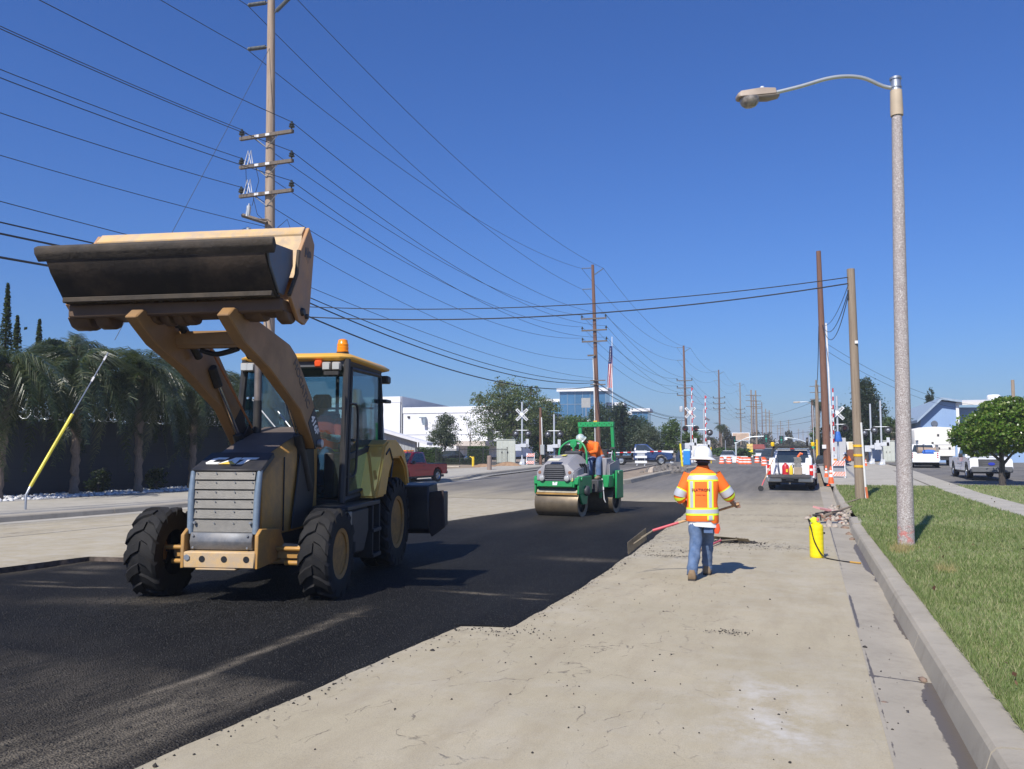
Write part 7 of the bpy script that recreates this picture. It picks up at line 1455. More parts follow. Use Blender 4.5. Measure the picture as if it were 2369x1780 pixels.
for z0, z1, m in ((1.66,1.69,LIME), (1.58,1.63,VEST)): b = MB(); b.loft([ering((0,.02,z0), .181, .146, (0,0), 18), ering((0,.025,z1), .181, .146, (0,0), 18)], False); b.build('reflective_band', m, so_)
for s in 'lr':
    sleeve(J[s+'sho'], J[s+'elb'], J[s+'wri'], (.080,.062), VR, bop, False)
    b = MB(); b.tube(smooth_path([Vector(J[s+'elb'])*.75+Vector(J[s+'sho'])*.25, J[s+'elb'], J[s+'wri']], 3), [.069,.066,.064,.06,.055,.05,.045], 10, False); b.build('undershirt_sleeve', M('striped_shirt', (.45,.55,.56), .8, var=.35, vs=14), bop)
jl = MB(); jl.tube(smooth_path([(-.08,0,1.58), (-.13,.4,1.63), (-.14,.5,1.2)], 5), .085, 12); jl.tube(smooth_path([(.08,0,1.58), (.12,.4,1.63), (.12,.5,1.2)], 5), .085, 12); jl.build('jeans', DENIM, bop)
b = MB(); b.loft([ering((-.01,.19,2.27), .088, .10, n=14), ering((-.01,.19,2.34), .093, .11, n=14), ering((-.01,.19,2.42), .06, .075, n=14)]); b.build('cap', M('dark_cap', (.03,.022,.02), .7), bop)

# --- kneeling worker by the right crossing, worker with a red shirt behind the roller
def small_worker(x, y, rz, lab, kneel, vest_m, hat, sc=.85):
    if kneel: J = dict(pelvis=(0,0,.38), waist=(0,.06,.5), chest=(0,.18,.70), neck0=(0,.28,.80), neck=(0,.31,.84), head0=(0,.35,.88), head1=(0,.38,.94), head2=(0,.39,1.0), lsho=(-.19,.2,.78), lelb=(-.24,.38,.56), lwri=(-.18,.56,.40), lhan=(-.16,.62,.36), rsho=(.19,.2,.78), relb=(.24,.38,.56), rwri=(.18,.56,.40), rhan=(.16,.62,.36), lhip=(-.1,0,.36), lkne=(-.12,.38,.12), lank=(-.12,-.02,.10), ltoe=(-.12,-.14,.05), rhip=(.1,0,.36), rkne=(.12,.40,.40), rank=(.12,.38,.08), rtoe=(.12,.52,.04))
    else: J = dict(pelvis=(0,0,.93), waist=(0,.01,1.08), chest=(0,.03,1.30), neck0=(0,.05,1.44), neck=(0,.06,1.50), head0=(0,.07,1.56), head1=(0,.07,1.64), head2=(0,.07,1.70), lsho=(-.19,.03,1.39), lelb=(-.26,.03,1.12), lwri=(-.24,.16,.93), lhan=(-.22,.2,.87), rsho=(.19,.03,1.39), relb=(.26,.03,1.12), rwri=(.24,.16,.93), rhan=(.22,.2,.87), lhip=(-.1,0,.88), lkne=(-.1,.03,.48), lank=(-.1,-.02,.09), ltoe=(-.1,.12,.04), rhip=(.1,0,.88), rkne=(.1,.03,.48), rank=(.1,-.02,.09), rtoe=(.1,.12,.04))
    t = person((x, y, zg(y)+.1), rz, J, lab, SKIND, 1, True); t.scale = (sc,)*3
    w, c = Vector(J['waist']), Vector(J['chest']); b = MB(); b.tube([Vector(J['pelvis']), w, c, c+(c-w)*.35], [.16,.17,.19,.10], 14); b.build('safety_vest', vest_m, t)
    for s in 'lr': b = MB(); b.tube([J[s+'sho'], J[s+'elb']], [.08,.06], 10); b.build('sleeve', vest_m, t); b = MB(); b.tube([J[s+'hip'], J[s+'kne'], J[s+'ank']], [.11,.08,.065], 10); b.build('trousers', DENIM, t)
    hard_hat(t, Vector(J['head1'])+Vector((0,0,.0)), (R(-35 if kneel else 0), 0, 0), hat); return t
small_worker(2.85, 69.0, R(60), 'worker in orange kneeling by the right crossing with white hard hat', True, VEST, HELM, .95)
small_worker(-19.6, 70.0, R(100), 'worker in red shirt standing behind the roller near the left signal', False, M('red_shirt', (.4,.06,.05), .8), M('hat_red', (.5,.1,.05), .5), .72)
small_worker(-16.2, 66.0, R(200), 'worker in orange partly hidden by the roller controls', False, VEST, HELM, .72)
# ---------------------------------------------------------------- vehicles
def wheel_(t, x, y, r, w, side, hub=STEEL, name='wheel'):
    b = MB(); h = w/2; b.lathe([(r*.62, -h), (r*.93, -h), (r, -h*.7), (r, h*.7), (r*.93, h), (r*.62, h)], (0,0,0), 'x', 24, False); wo = b.build(name, TYRE, t, loc=(x, y, r))
    b = MB(); s = side; b.lathe([(r*.63, s*h*.8), (r*.58, s*h*.95), (r*.5, s*h*.6), (r*.22, s*h*.7), (r*.2, s*h*.95), (.01, s*h*.95)], (0,0,0), 'x', 20, False); b.build('rim', hub, wo, fix=False)
    for k in range(5): a = 2*PI*k/5; b = MB(); b.cb((s*h*.66, r*.4*math.cos(a), r*.4*math.sin(a)), (.01, r*.14, r*.14)); b.build('rim_hole', BLACK, wo) if hub is not STEEL else None
    b = MB(); b.lathe([(r*.6, -h*.5), (.02, -h*.5)], (0,0,0), 'x', 14, False); b.build('wheel_well', BLACK, wo, fix=False)
    return wo
def pickup(name, loc, rz, s, lab, paint, open_bed=False, flat=None, grille=MBLK, cat='pickup truck', hub=STEEL, bumper=None, group=None):
    """front at +y, origin on the ground at mid length"""
    t = empty(name, loc, rz, lab, cat, group, s); W2 = .98
    lower = [(-2.75, .62), (-2.75, 1.08), (-.62, 1.12), (-.62, 1.15), (1.15, 1.15), (1.35, 1.17), (2.55, 1.06), (2.72, .95), (2.76, .55), (2.4, .45), (2.25, .45), (2.22, .62), (2.05, .84), (1.75, .92), (1.45, .84), (1.28, .62), (1.25, .42), (-1.2, .42), (-1.24, .62), (-1.4, .84), (-1.7, .92), (-2.0, .84), (-2.17, .62), (-2.2, .48), (-2.6, .5)]
    if flat or open_bed: lower = [p for p in lower]
    b = MB()
    if open_bed or flat:
        cabp = [p for p in lower if p[0] > -.63]; cabp = [(-.62, .45), (-.62, 1.15)] + [p for p in lower if p[0] >= 1.15 or (p[0] > .9)]
        b.prism(cabp, 'x', -W2, W2)
    else: b.prism(lower, 'x', -W2, W2)
    body = b.build('body', paint, t, bevel=.05, seg=2)
    # greenhouse
    g = [(-.60, 1.14, .93), (-.50, 1.80, .74), (.25, 1.84, .74), (.55, 1.80, .73), (1.30, 1.16, .90)]
    rL = [(-w, y, z) for y, z, w in g]; rR = [(w, y, z) for y, z, w in g]
    b = MB(); b.loft([rL, rR]); cab = b.build('cab', paint, t, bevel=.03)
    def pane(nm, q, n, parent=cab): n = Vector(n).normalized()*.012; b = MB(); b.add([Vector(p)+n for p in q], [tuple(range(len(q)))]); return b.build(nm, DGLASS, parent, fix=False, smooth=False)
    L = lambda a, c, f: tuple(a[i]+(c[i]-a[i])*f for i in range(3))
    def inset(q, f=.88):
        c = [sum(p[i] for p in q)/len(q) for i in range(3)]; return [L(c, p, f) for p in q]
    pane('windscreen', inset([(-.73,.55,1.80), (.73,.55,1.80), (.90,1.30,1.16), (-.90,1.30,1.16)], .90), (0, .64, .75))
    pane('rear_window', inset([(-.74,-.50,1.80), (.74,-.50,1.80), (.93,-.60,1.14), (-.93,-.60,1.14)], .86), (0, -1, .15))
    for sx in (-1, 1): pane('side_window', inset([(sx*.74,-.45,1.79), (sx*.73,.50,1.79), (sx*.895,1.18,1.17), (sx*.925,-.54,1.17)], .86), (sx, 0, .28))
    for sx in (-1, 1):
        for wy in (1.75, -1.7): wheel_(t, sx*.86, wy, .40, .27, sx, hub)
        b = MB(); b.cb((sx*1.08, .98, 1.22), (.20, .10, .20)); b.build('mirror', MBLK, t, bevel=.02)
        b = MB(); b.cb((sx*.74, 2.60, .88), (.38, .12, .22)); hl = b.build('headlight', LAMPL, t, bevel=.02)
        b = MB(); b.cb((sx*.985, .10, .78), (.012, 1.30, .012)); b.build('door_seam', BLACK, t); b = MB(); b.cb((sx*.985, -.2, 1.02), (.03, .14, .03)); b.build('door_handle', BLACK, t)
        if not (flat or open_bed): b = MB(); b.cb((sx*.90, -2.74, .9), (.14, .05, .30)); b.build('taillight', RED, t, bevel=.01)
    b = MB(); b.box(-.60, .60, 2.62, 2.78, .64, 1.04); gr = b.build('grille', grille, t, bevel=.02)
    b = MB(); b.box(-.95, .95, 2.55, 2.88, .36, .66); b.build('front_bumper', bumper or MBLK, t, bevel=.04)
    b = MB(); b.box(-.9, .9, -2.5, 2.5, .30, .45); b.build('chassis', BLACK, t)
    if not flat: b = MB(); b.box(-.92, .92, -2.92, -2.74, .48, .66); b.build('rear_bumper', bumper or STEEL, t, bevel=.02)
    return t
# white pickup parked on the right
WT = pickup('pickup_truck', (8.35, 49.2, zg(49)+.16), R(182), .96, 'white pickup with grey bumper and blue oval badge parked by the clipped tree', TRUCKW, grille=M('grille_dark_grey', (.07,.072,.08), .5), bumper=M('bumper_grey', (.13,.135,.145), .6))
for k in range(3): b = MB(); b.box(-.42, .42, 2.765, 2.785, .68+.10*k, .72+.10*k); b.build('grille_bar', M('grille_bar', (.1,.1,.1)), WT, bevel=.005)
b = MB(); b.lathe([(.001, .03), (.12, .025), (.13, .0)], (0, 2.78, .80), 'y', 20); o = b.build('oval_badge', M('badge_blue', (.03,.05,.45), .3), WT); o.scale = (1.25, 1, .6); o.location = (0, 0, .32)
# red pickup beyond the backhoe
RT = pickup('pickup_truck', (-20.3, 37.6, zg(38)), R(112), .86, 'red pickup parked at the left kerb behind the backhoe', M('red_car_paint', (.42,.012,.018), .25, var=.06, coat=.6), bumper=M('bumper_dark', (.04,.04,.045), .4), hub=M('alloy', (.4,.4,.42), .3, .8))
RT.rotation_euler = (0, 0, R(172)); RT.location = (-19.35, 37.9, zg(38)+.08)
b = MB(); b.box(-.35, .35, -.1, .15, 1.85, 1.93); b.build('light_bar', AMBER, RT, bevel=.02); b = MB(); b.tube([(0, -2.8, .5), (0, -3.2, .45), (0, -3.35, .2)], .05, 8); b.build('tow_hitch', MBLK, RT)
b = MB(); b.box(-.95, .95, -2.72, -.65, 1.085, 1.13); b.build('bed_cover', MBLK, RT, bevel=.01)
# blue truck with a dark flatbed crossing behind the island
BT_ = pickup('flatbed_truck', (-13.7, 70.6, .06), R(-82), .98, 'dark blue flatbed truck crossing behind the roller', M('dark_blue_paint', (.025,.055,.16), .25, var=.05, coat=.6), flat=True, cat='truck', grille=BLACK)
b = MB(); b.box(-1.05, 1.05, -5.2, -.75, .62, .80); b.box(-1.05, 1.05, -.85, -.75, .80, 1.5); b.build('flatbed', MBLK, BT_, bevel=.02); b = MB(); b.box(-.85, .85, -5.0, -.8, .25, .62); b.build('underbed_dark_block', BLACK, BT_, bevel=.02)  # black block under the bed stands in for the darkness beneath it
for sx in (-1, 1):
    for wy in (-3.4,): wheel_(BT_, sx*.86, wy, .40, .27, sx)
t = empty('cargo_trailer', (-19.0, 73.5, .05), R(-82), 'low black loaded trailer behind the lowered gate arm', 'trailer'); b = MB(); b.box(-1.1, 1.1, -2.0, 2.0, .35, 1.0); b.build('deck', MBLK, t, bevel=.03); b = MB(); b.box(-.9, .9, -1.7, 1.7, 1.0, 1.35); b.build('load', M('dark_load', (.03,.03,.032), .8, var=.4), t, bevel=.08)
for sx in (-1, 1): wheel_(t, sx*1.0, 0, .35, .25, sx)
# white service truck and white box van on the right
ST = pickup('service_truck', (7.65, 66.0, zg(66)+.08), R(-4), .92, 'white utility service truck with ladder rack seen from behind, left of the white pickup', TRUCKW, flat=True, cat='truck')
b = MB(); b.box(-1.02, 1.02, -2.75, -.7, .55, .70); b.box(-1.02, -.62, -2.75, -.7, .70, 1.22); b.box(.62, 1.02, -2.75, -.7, .70, 1.22); b.build('utility_body', TRUCKW, ST, bevel=.02)
b = MB(); b.box(-.62, .62, -2.78, -2.72, .70, 1.08); b.build('tailgate', TRUCKW, ST, bevel=.01); b = MB(); b.box(-.95, .95, -2.95, -2.76, .45, .60); b.build('step_bumper', WHITE, ST, bevel=.01)
for sx in (-1, 1):
    for k in range(3): b = MB(); b.lathe([(.05, 0), (.03, -.02)], (sx*.86, -2.755, .82+.15*k), 'y', 10); b.build('taillight', RED, ST)
    for yy in (-2.6, -.8): b = MB(); b.tube([(sx*.9, yy, 1.2), (sx*.9, yy, 1.75)], .03, 6); b.build('rack_post', STEEL, ST)
b = MB(); 
for sx in (-.95, .0): b.tube([(sx, -2.9, 1.75), (sx, .6, 1.80)], .035, 6)
b.build('rack_rail', STEEL, ST)
lad = empty('ladder', (7.25, 66.0, zg(66)+.08+1.68), R(-4), 'aluminium ladder lying on the rack of the service truck', 'ladder')
for z in (0, .22): b = MB(); b.box(-.02, .02, -2.8, 1.2, z, z+.05); b.build('rail', STEEL, lad, smooth=False)
for k in range(14): b = MB(); b.box(-.015, .015, -2.7+k*.28, -2.66+k*.28, .05, .22); b.build('rung', STEEL, lad, smooth=False)
t = empty('load_bundle', (7.85, 64.4, zg(66)+.08+.68), 0, 'blue tarpaulin bundle in the bed of the service truck', 'bundle'); b = MB(); b.lathe([(.02, -.45), (.16, -.35), (.19, 0), (.15, .35), (.02, .45)], (0,0,.42), 'x', 12); b.build('tarp', M('blue_tarp', (.03,.14,.5)), t)
t = empty('pipe_roll', (7.9, 65.6, zg(66)+.08+.9), 0, 'brown cable drum lying across the bed of the service truck', 'drum'); b = MB(); b.lathe([(.05, -.7), (.26, -.7), (.26, .7), (.05, .7)], (0,0,.32), 'x', 16); b.build('roll', M('brown_pipe', (.30,.22,.16), .6), t)
BV = empty('box_van', (8.95, 70.0, zg(69)+.1), 0, 'large white box body with rounded roof behind the service truck', 'van')
b = MB(); sec = [(-1.38, .75), (-1.38, 2.75), (-1.1, 2.93), (0, 3.0), (1.1, 2.93), (1.38, 2.75), (1.38, .75)]; b.prism(sec, 'y', 0, 5.5); bx = b.build('box', M('white_box', (.76,.73,.66), .5, var=.03), BV, bevel=.02)
for x, z in ((.25, 2.35), (-.15, 1.75), (.28, 1.35), (1.0, 1.35), (.1, 1.55)): b = MB(); b.cb((x, -.015, z), (.14, .03, .16)); b.build('fitting', MBLK, bx)
b = MB(); b.box(-1.3, 1.3, -.02, -.003, 1.62, 1.64); b.box(-1.3, 1.3, -.02, -.003, 1.30, 1.32); b.build('door_seam', GSTUC, bx)
b = MB(); b.box(-1.2, 1.2, .1, 6.5, .45, .74); b.build('chassis', MBLK, BV)
for sx in (-1, 1): wheel_(BV, sx*1.1, 1.4, .42, .28, sx)
# work truck with the open bed ahead
KT = pickup('work_truck', (-.76, 40.9, zg(40)), R(-2), .98, 'white work truck seen from behind with open tailgate and black headache rack', TRUCKW, open_bed=True, cat='truck')
def K_(nm, b, m, bev=.01, p=None): return b.build(nm, m, p or KT, bevel=bev)
for sx in (-1, 1):
    b = MB(); b.prism([(-2.75, .55), (-2.75, 1.10), (-.62, 1.12), (-.62, .45), (-1.2, .45), (-1.3, .75), (-1.7, .88), (-2.1, .75), (-2.2, .5)], 'x', sx*.98-.05, sx*.98+.05) if sx < 0 else b.prism([(-2.75, .55), (-2.75, 1.10), (-.62, 1.12), (-.62, .45), (-1.2, .45), (-1.3, .75), (-1.7, .88), (-2.1, .75), (-2.2, .5)], 'x', .93, 1.03); K_('bed_side', b, TRUCKW)
    b = MB(); b.box(sx*.90-.08, sx*.90+.08, -2.80, -2.74, .66, 1.12); tl = K_('taillight', b, RED, .01); b = MB(); b.box(sx*.90-.06, sx*.90+.06, -2.81, -2.79, .86, .96); b.build('reverse_lamp', REFLW, tl)
    b = MB(); b.prism([(-2.72, 1.10), (-2.2, 1.42), (-.70, 1.42), (-.70, .65), (-2.72, .65)], 'x', sx*.78-.13, sx*.78+.13); K_('side_locker', b, TRUCKW)
    b = MB(); b.tube([(sx*.95, -1.0, 1.15), (sx*.90, -.85, 1.6), (sx*.80, -.75, 1.96)], .05, 8); K_('rack_post', b, MBLK, 0)
b = MB(); b.box(-.9, .9, -2.75, -.62, .60, .66); K_('bed_floor', b, MBLK)
b = MB(); b.box(-.82, .82, -.80, -.70, 1.90, 1.98); b.box(-.78, .78, -.78, -.72, 1.78, 1.82); K_('headache_rack', b, MBLK)
b = MB(); b.box(-.10, .10, -.565, -.54, 1.80, 1.85); K_('brake_lamp', b, RED)
b = MB(); b.box(-.86, .86, -3.30, -2.78, .60, .69); b.box(-.9, .9, -3.32, -3.28, .56, .70); tg = K_('tailgate', b, M('tailgate_dark', (.05,.05,.055), .6, var=.15, dirt=(.2,.18,.15), da=.3), .015)
for sx in (-1, 1): b = MB(); b.box(sx*.66-.32, sx*.66+.32, -2.98, -2.76, .36, .56); K_('rear_bumper', b, M('bumper_chrome', (.5,.5,.48), .3, .8), .03)
b = MB(); b.box(-.36, .36, -2.93, -2.76, .34, .52); K_('bumper_center', b, MBLK, .02); b = MB(); b.box(-.16, .16, -2.945, -2.93, .42, .52); K_('number_plate', b, M('plate', (.16,.16,.17), .5), .004)
b = MB(); b.lathe([(.04, 0), (.05, .04), (.03, .08)], (0, -3.02, .30), 'z', 10); b.tube([(0, -2.8, .30), (0, -3.02, .30)], .03, 6); K_('tow_ball', b, CHROME, 0)
for sx in (-1, 1): b = MB(); b.box(sx*.8-.18, sx*.8+.18, -2.3, -2.26, .2, .5); K_('mud_flap', b, BLACK, 0)
def on_truck(nm, lab, cat, x, y, z, build):
    m = Matrix.Translation((-.76, 40.9, zg(40))) @ Matrix.Rotation(R(-2), 4, 'Z'); p = m @ Vector((x, y, z)*1 if False else Vector((x*.98, y*.98, z*.98))); t = empty(nm, tuple(p), 0, lab, cat); build(t); return t
def f(t): b = MB(); b.lathe([(.14, 0), (.145, .03), (.145, .36), (.10, .45), (.05, .47), (.05, .52)], (0,0,0), 'z', 18); b.build('tank', M('cooler_red', (.55,.02,.03), .4), t); b = MB(); b.box(.02, .10, -.155, -.14, .12, .25); b.build('sticker', YEL, t)
on_truck('water_cooler', 'red water cooler in the bed of the work truck', 'cooler', -.20, -2.55, .67, f)
def f(t): b = MB(); b.lathe([(.08, 0), (.085, .26), (.05, .36), (.03, .42)], (0,0,0), 'z', 12); b.build('can', YEL, t); b = MB(); b.tube([(0,0,.4), (.08,-.02,.5), (.1,-.02,.3)], .02, 6); b.build('hose', BLACK, t)
on_truck('fuel_can', 'yellow can beside the red cooler in the truck bed', 'can', .04, -2.55, .67, f)
def f(t):
    b = MB(); b.box(-.17, .17, -.15, .15, 0, .33); b.build('base_box', M('tan_box2', (.36,.29,.22), .7), t, bevel=.02)
    b = MB()
    for k in range(8): b.box(-.16+random.uniform(-.02,.02), .15+random.uniform(-.02,.02), -.14, .14, .34+k*.055, .385+k*.055)
    b.build('engine_block', M('engine_grey', (.22,.21,.19), .6, var=.4, vs=10), t, bevel=.008); b = MB(); b.tube([(0,0,.78), (.12,0,.95), (.2,0,.9)], .05, 8); b.build('orange_hood', ORANGE, t)
on_truck('compactor', 'tan and grey motor unit standing in the truck bed', 'machine', .33, -2.45, .67, f)
def f(t): b = MB(); b.tube([(0,0,0), (-.1,.9,.38)], .05, 10); b.build('barrel', REFLW, t)
on_truck('pipe_piece', 'white pipe end lying in the left of the truck bed', 'pipe', -.55, -2.6, .70, f)
def f(t): b = MB(); b.lathe([(.07, 0), (.09, .03), (.09, .15), (.05, .19)], (0,0,0), 'z', 14); b.build('lens', M('yellow_lens', (.85,.55,.02), .3), t)
on_truck('warning_lamp', 'round yellow warning lamp on the right of the truck rack', 'lamp', .93, -.85, 1.95, f); on_truck('warning_lamp', 'amber lamp on the left of the truck rack', 'lamp', -.86, -.85, 1.95, f)
def f(t): b = MB(); b.lathe([(.05, 0), (.2, .02), (.21, .10), (.05, .12)], (0,0,.2), 'x', 16); b.build('coil', MBLK, t)
on_truck('hose_coil', 'black hose coil on top of the right truck rack', 'hose', .62, -.7, 1.95, f)
t = empty('shovel', (-2.05, 37.35, zg(37.4)), 0, 'long-handled shovel leaning against the left side of the work truck', 'shovel'); b = MB(); b.tube([(0,0,.12), (.52,.55,1.38)], .022, 8); b.build('handle', LUW, t); b = MB(); b.tube([(.05,.05,.25),(.15,.16,.5)], .026, 8); b.build('painted_socket', LUP, t); b = MB(); b.lathe([(.12,-.02),(.12,.02)], (0,0,.12), 'y', 14); b.build('blade', MBLK, t)
# small far cars
def car(x, y, rz, paint, lab, s=.85, grp=None):
    t = empty('car', (x, y, zg(y)), rz, lab, 'car', grp, s); b = MB(); b.prism([(-2.2, .35), (-2.2, .85), (-1.2, .95), (1.1, .92), (2.1, .75), (2.2, .35)], 'x', -.88, .88); b.build('body', paint, t, bevel=.08, seg=2)
    b = MB(); b.loft([[(-.85,-1.3,.92), (-.68,-.8,1.42), (-.68,.3,1.42), (-.85,1.1,.90)], [(.85,-1.3,.92), (.68,-.8,1.42), (.68,.3,1.42), (.85,1.1,.90)]]); b.build('cabin', DGLASS, t, bevel=.05); b = MB(); b.box(-.66, .66, -.75, .25, 1.40, 1.46); b.build('roof', paint, t, bevel=.03)
    for sx in (-1, 1):
        for wy in (-1.35, 1.35): wheel_(t, sx*.80, wy, .32, .2, sx)
        b = MB(); b.cb((sx*.6, 2.14, .65), (.35, .1, .14)); b.build('headlight', LAMPL, t)
    return t
car(-27.7, 67.3, R(190), M('blue_grey_paint', (.05,.075,.12), .25, coat=.5), 'dark blue parked car behind the iron fence'); car(-29.9, 66.6, R(170), M('dark_paint', (.03,.035,.04), .25, coat=.5), 'dark parked car half hidden by the left hedge')
car(-8.1, 89, R(180), TRUCKW, 'white car facing the camera behind the orange barrels', .8); car(-3.95, 86, R(180), M('dark_paint', (.03,.035,.04)), 'dark car left of the work truck', .8); car(-6.8, 122, R(180), TRUCKW, 'white car far down below the red roof', .8); car(-5.2, 118, R(180), GSTUC, 'pale van far down the street', .95); car(.95, 72, R(0), M('dark_paint', (.03,.035,.04)), 'black vehicle parked past the work truck by the thin pole', .6)
# ---------------------------------------------------------------- things lying on the road
t = empty('sprayer', (.06, 14.59, zg(14.6)+.003), R(5), 'bright yellow tank sprayer with black hose standing at the gutter', 'sprayer'); YS = M('sprayer_yellow', (.86,.70,.01), .35, var=.04)
b = MB(); pr_ = [(.105, 0), (.112, .012)]; 
for k in range(6): z = .07+k*.075; pr_ += [(.112, z-.006), (.1112, z), (.112, z+.006)]
pr_ += [(.112, .50), (.105, .53), (.075, .545), (.075, .56), (.07, .565), (.07, .575)]; b.lathe(pr_, (0,0,0), 'z', 24); b.build('tank', YS, t)
b = MB(); b.tube([(0,0,.57), (0,0,.68)], .02, 8); b.tube([(-.05,0,.69), (.07,.01,.69)], .016, 8); b.tube([(.07,.01,.69), (.08,.0,.60)], .012, 6); b.build('pump_handle', BLACK, t)
b = MB(); b.loft([ering((-.035,-.02,.57), .05, .045, n=12), ering((-.045,-.02,.62), .055, .05, n=12), ering((-.02,-.01,.655), .03, .03, n=12)]); b.build('lime_rag', LIME, t); b = MB(); b.lathe([(.028,0),(.03,.03),(.01,.05)], (.02,-.03,.60), 'z', 10); b.build('red_knob', M('salmon_knob', (.75,.2,.12), .5), t)
b = MB(); b.tube(smooth_path([(-.09,-.02,.58), (-.125,-.06,.63), (-.12,-.08,.60), (-.09,-.115,.5), (-.05,-.13,.3), (.03,-.13,.12), (.10,-.12,.03), (.16,-.2,.012), (.3,-.42,.012), (.44,-.55,.012)], 5), .010, 6); b.build('hose', BLACK, t)
b = MB(); b.tube([(.44,-.55,.014), (.58,-.66,.016)], .015, 6); b.build('nozzle', M('brass_nozzle', (.5,.28,.05), .5), t); b = MB(); b.cb((.122, 0, .40), (.03,.03,.03)); b.build('valve', BLACK, t)

# rocks and crumbs
def rocks(P, S, m, name, lab, cat, seed=1, flat=.7):
    rg = np.random.default_rng(seed); base = np.array([(0,0,1.),(.9,0,.25),(.28,.86,.25),(-.73,.53,.25),(-.73,-.53,.25),(.28,-.86,.25),(.73,.53,-.45),(-.28,.86,-.45),(-.9,0,-.45),(-.28,-.86,-.45),(.73,-.53,-.45)]); Fb = np.array([(0,1,2),(0,2,3),(0,3,4),(0,4,5),(0,5,1),(1,6,2),(2,6,7),(2,7,3),(3,7,8),(3,8,4),(4,8,9),(4,9,5),(5,9,10),(5,10,1),(1,10,6)])
    n = len(P); J_ = base[None]*(.65+.7*rg.random((n, 11, 1)))*(.7+.6*rg.random((n, 1, 3))); J_[:, :, 2] *= flat; a = rg.uniform(0, 2*PI, n); c, s = np.cos(a)[:, None], np.sin(a)[:, None]
    V = np.stack([J_[..., 0]*c-J_[..., 1]*s, J_[..., 0]*s+J_[..., 1]*c, J_[..., 2]], -1)*S[:, None, None]+P[:, None, :]; V[..., 2] += (S*.3*flat)[:, None]
    F = (Fb[None]+np.arange(n)[:, None, None]*11).reshape(-1, 3); o = np_mesh(name, V.reshape(-1, 3), F, m); return tag(o, lab, cat, None, 'stuff')
CRUMB = M('asphalt_crumb', (.03,.026,.023), .9, var=.4, vs=20); rg = np.random.default_rng(12); P = []
def scat(n, cx, cy, sx, sy): P.append(np.stack([rg.normal(cx, sx, n), rg.normal(cy, sy, n)], 1))
scat(120, -1.5, 16.55, .28, .14); scat(260, -1.4, 16.3, .6, .35); scat(120, -2.25, 13.85, .35, .07); scat(160, -2.3, 14.6, .45, .45); scat(110, -.7, 15.8, .55, .25); scat(60, -.75, 8.05, .12, .06); scat(80, -2.7, 7.3, .3, .12); scat(60, -1.7, 9.5, .7, 1.5); scat(70, -1.2, 5.5, 1.0, 1.0); scat(90, -1.0, 22, 1.0, 1.2); scat(60, .3, 24, .35, 1.2); scat(30, .45, 7.2, .25, .9)
y = rg.uniform(3, 22, 420); P.append(np.stack([[xr_p(v) for v in y]+np.abs(rg.normal(0, .10, 420)), y], 1)); P = np.concatenate(P); P = P[P[:, 0] < .75]
rocks(np.c_[P, ZG(P[:, 1])+.003], rg.uniform(.003, .0085, len(P))*np.where(rg.random(len(P)) < .05, 2.0, 1), CRUMB, 'asphalt_crumbs', 'loose black asphalt crumbs spilled on the worn road', 'crumbs', 3)
n = 420; a = np.stack([rg.normal(-1.42, .22, n), rg.normal(16.62, .10, n)], 1); z = .10*np.exp(-((a[:, 0]+1.42)/.26)**2-((a[:, 1]-16.62)/.13)**2)*rg.random(n); rocks(np.c_[a, ZG(a[:, 1])+z], rg.uniform(.008, .028, n), CRUMB, 'asphalt_heap', 'small heap of asphalt crumbs on the plate of the lying lute', 'crumbs', 4)
n = 5200; a = np.stack([rg.normal(-6.0, 1.1, n), rg.normal(6.9, .75, n)], 1); a = np.concatenate([a, np.stack([rg.uniform(-9.5, -3.4, 3500), rg.uniform(3.0, 10, 3500)], 1)]); k = (a[:, 0] < -3.45) & (a[:, 1] < 11); a = a[k]; hz = hp(a[:, 0], a[:, 1])
rocks(np.c_[a, ZG(a[:, 1])+hz+.004], rg.uniform(.003, .009, len(a)), M('fresh_crumb', (.011,.011,.011), .85, var=.4, vs=30), 'loose_asphalt', 'loose grains on the fresh asphalt around the backhoe', 'crumbs', 5, .8)
PEB = M('pale_rubble', (.40,.34,.28), .9, var=.3, vs=6); n = 70; a = np.stack([rg.normal(.62, .30, n), rg.normal(24.6, 1.6, n)], 1); rocks(np.c_[a, ZG(a[:, 1])+.01+.1*rg.random(n)*np.exp(-((a[:, 1]-24.8)/1.2)**2)], rg.uniform(.03, .10, n), PEB, 'kerb_rubble', 'heap of broken kerb pieces in the gutter', 'rubble', 6)
n = 30; a = np.stack([rg.normal(.55, .3, n), rg.normal(23.5, 1.3, n)], 1); rocks(np.c_[a, ZG(a[:, 1])+.02], rg.uniform(.03, .08, n), M('red_brown_rubble', (.25,.12,.08), .9, var=.4, vs=8), 'kerb_rubble', 'reddish clods in the gutter heap', 'rubble', 7)
for i, (x0, y0, x1, y1, r, l) in enumerate(((.3, 23.2, 1.05, 25.2, .04, 'thick broken wooden stake lying across the kerb'), (.75, 27.6, 1.5, 29.6, .03, 'thin wooden stick leaning from the gutter onto the lawn'), (.1, 24.2, .8, 23.4, .02, 'dark iron rod in the gutter heap'))):
    t = empty('wood_stake', (x0, y0, zg(y0)+.09), 0, l, 'stake'); b = MB(); b.tube([(0,0,0), ((x1-x0)*.5, (y1-y0)*.5, .08), (x1-x0, y1-y0, .14)], [r, r*.9, r*.6], 7); b.build('shaft', PW3 if i < 2 else MBLK, t)
b = MB(); b.box(-.4, .4, -.15, .15, 0, .05); tag(b.build('pink_marker_board', M('faded_pink', (.6,.3,.28), .8), None, loc=(.42, 25.3, zg(25)+.10), rot=(R(8), R(10), R(40))), 'faded pink painted slab among the kerb rubble', 'slab')
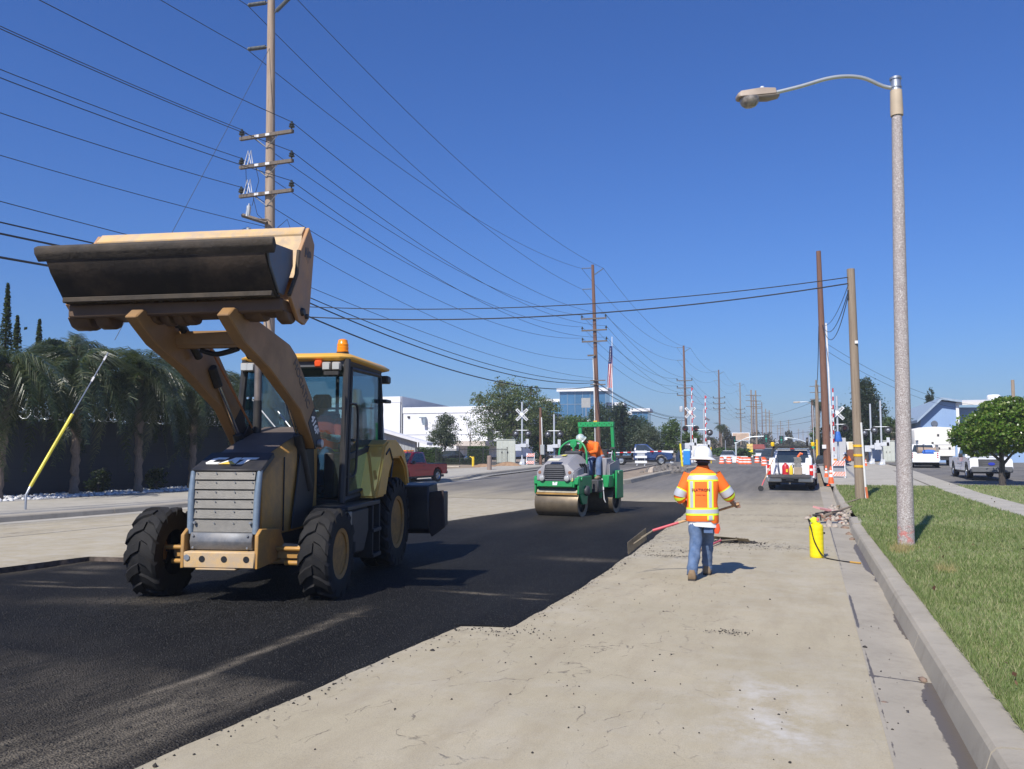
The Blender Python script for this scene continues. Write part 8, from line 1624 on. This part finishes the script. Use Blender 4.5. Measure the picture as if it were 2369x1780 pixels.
for x, y, s, l in ((.70, 20.9, .10, 'brown stone in the gutter nearest the yellow sprayer'), (.74, 19.3, .08, 'pale stone against the kerb face'), (.76, 18.2, .07, 'reddish stone against the kerb at the wet stain'), (.42, 6.15, .025, 'small dark pebble on the gutter joint'), (.74, 6.9, .03, 'dark clod beside the kerb at the gutter joint')):
    o = rocks(np.array([[0,0,0.]]), np.array([s]), M('brown_stone', (.20,.14,.105), .9, var=.3, vs=9), 'stone', l, 'stone', int(y*10), .6); o.location = (x, y, zg(y)-.01)
    if 'kind' in o: del o['kind']
# rubble and stub on the island, dirt piles by the cabinet
n = 260; a = np.stack([rg.normal(-9.15, .55, n), rg.normal(56, 1.7, n)], 1); z = .35*np.exp(-((a[:, 0]+9.1)/.6)**2-((a[:, 1]-56)/1.8)**2)*rg.random(n); rocks(np.c_[a, ZG(a[:, 1])+.13+z], rg.uniform(.06, .20, n), M('asphalt_rubble', (.15,.135,.12), .9, var=.45, vs=3), 'rubble_pile', 'pile of broken asphalt rubble on the traffic island', 'rubble', 8)
t = empty('concrete_stub', (-9.43, 51.6, zg(51.6)+.12), 0, 'pale broken concrete stub on the island', 'stub'); b = MB(); b.loft([ering((0,0,0), .22, .2, n=9), ering((.03,0,.2), .17, .17, n=9), ering((.08,0,.36), .13, .1, (.3,.2), 9)]); b.build('block', PEB, t, bevel=.02)
def mound(x, y, w, d, h, lab):
    b = MB(); rs = []
    for k in range(6): u = k/5; rs.append([(w*(1-u)*math.cos(q)*(1+.1*math.sin(3*q+x)), d*(1-u)*math.sin(q), h*(1-(1-u)**2)) for q in np.linspace(0, 2*PI, 17)[:-1]])
    b.loft(rs); tag(b.build('dirt_mound', M('brown_earth', (.27,.17,.10), .95, var=.3, vs=3, bump=.8, bs=9), None, loc=(x, y, zg(y)+.08)), lab, 'mound')
mound(-23.6, 58.8, 1.1, .6, .28, 'low brown earth mound beside the short yellow post'); mound(-22.4, 61.0, 1.2, .6, .38, 'brown earth mound in front of the big cabinet')
b = MB(); b.box(-1.2, 1.0, -.3, .3, 0, .07); tag(b.build('pallet_boards', M('pale_boards', (.5,.44,.36), .8, var=.2), None, loc=(-26.6, 58.6, zg(58)+.11), rot=(0, 0, R(15))), 'flat stack of pale boards on the dirt by the hedge', 'boards')
# white rocks by the wall
n = 2600; a = np.stack([rg.uniform(-27.2, -24.1, n), rg.uniform(14, 36, n)], 1); rocks(np.c_[a, ZG(a[:, 1])+.15], rg.uniform(.03, .09, n), M('white_rock', (.62,.62,.62), .9, var=.2, vs=5), 'white_rocks', 'white landscaping rocks along the foot of the dark wall', 'rocks', 9)
# ---------------------------------------------------------------- haze
m = bpy.data.materials.new('haze_air'); m.use_nodes = True; n_ = m.node_tree.nodes; n_.clear(); o_ = n_.new('ShaderNodeOutputMaterial'); v_ = n_.new('ShaderNodeVolumePrincipled')
v_.inputs['Color'].default_value = (.86, .92, 1, 1); v_.inputs['Density'].default_value = .0006; v_.inputs['Anisotropy'].default_value = .0; m.node_tree.links.new(v_.outputs[0], o_.inputs['Volume'])
b = MB(); b.box(-3100, 3100, -160, 3600, -2.0, 24); hz_ = b.build('haze', m, None, smooth=False); hz_['kind'] = 'stuff'; hz_['label'] = 'thin pale morning haze over the whole street'; hz_['category'] = 'haze'
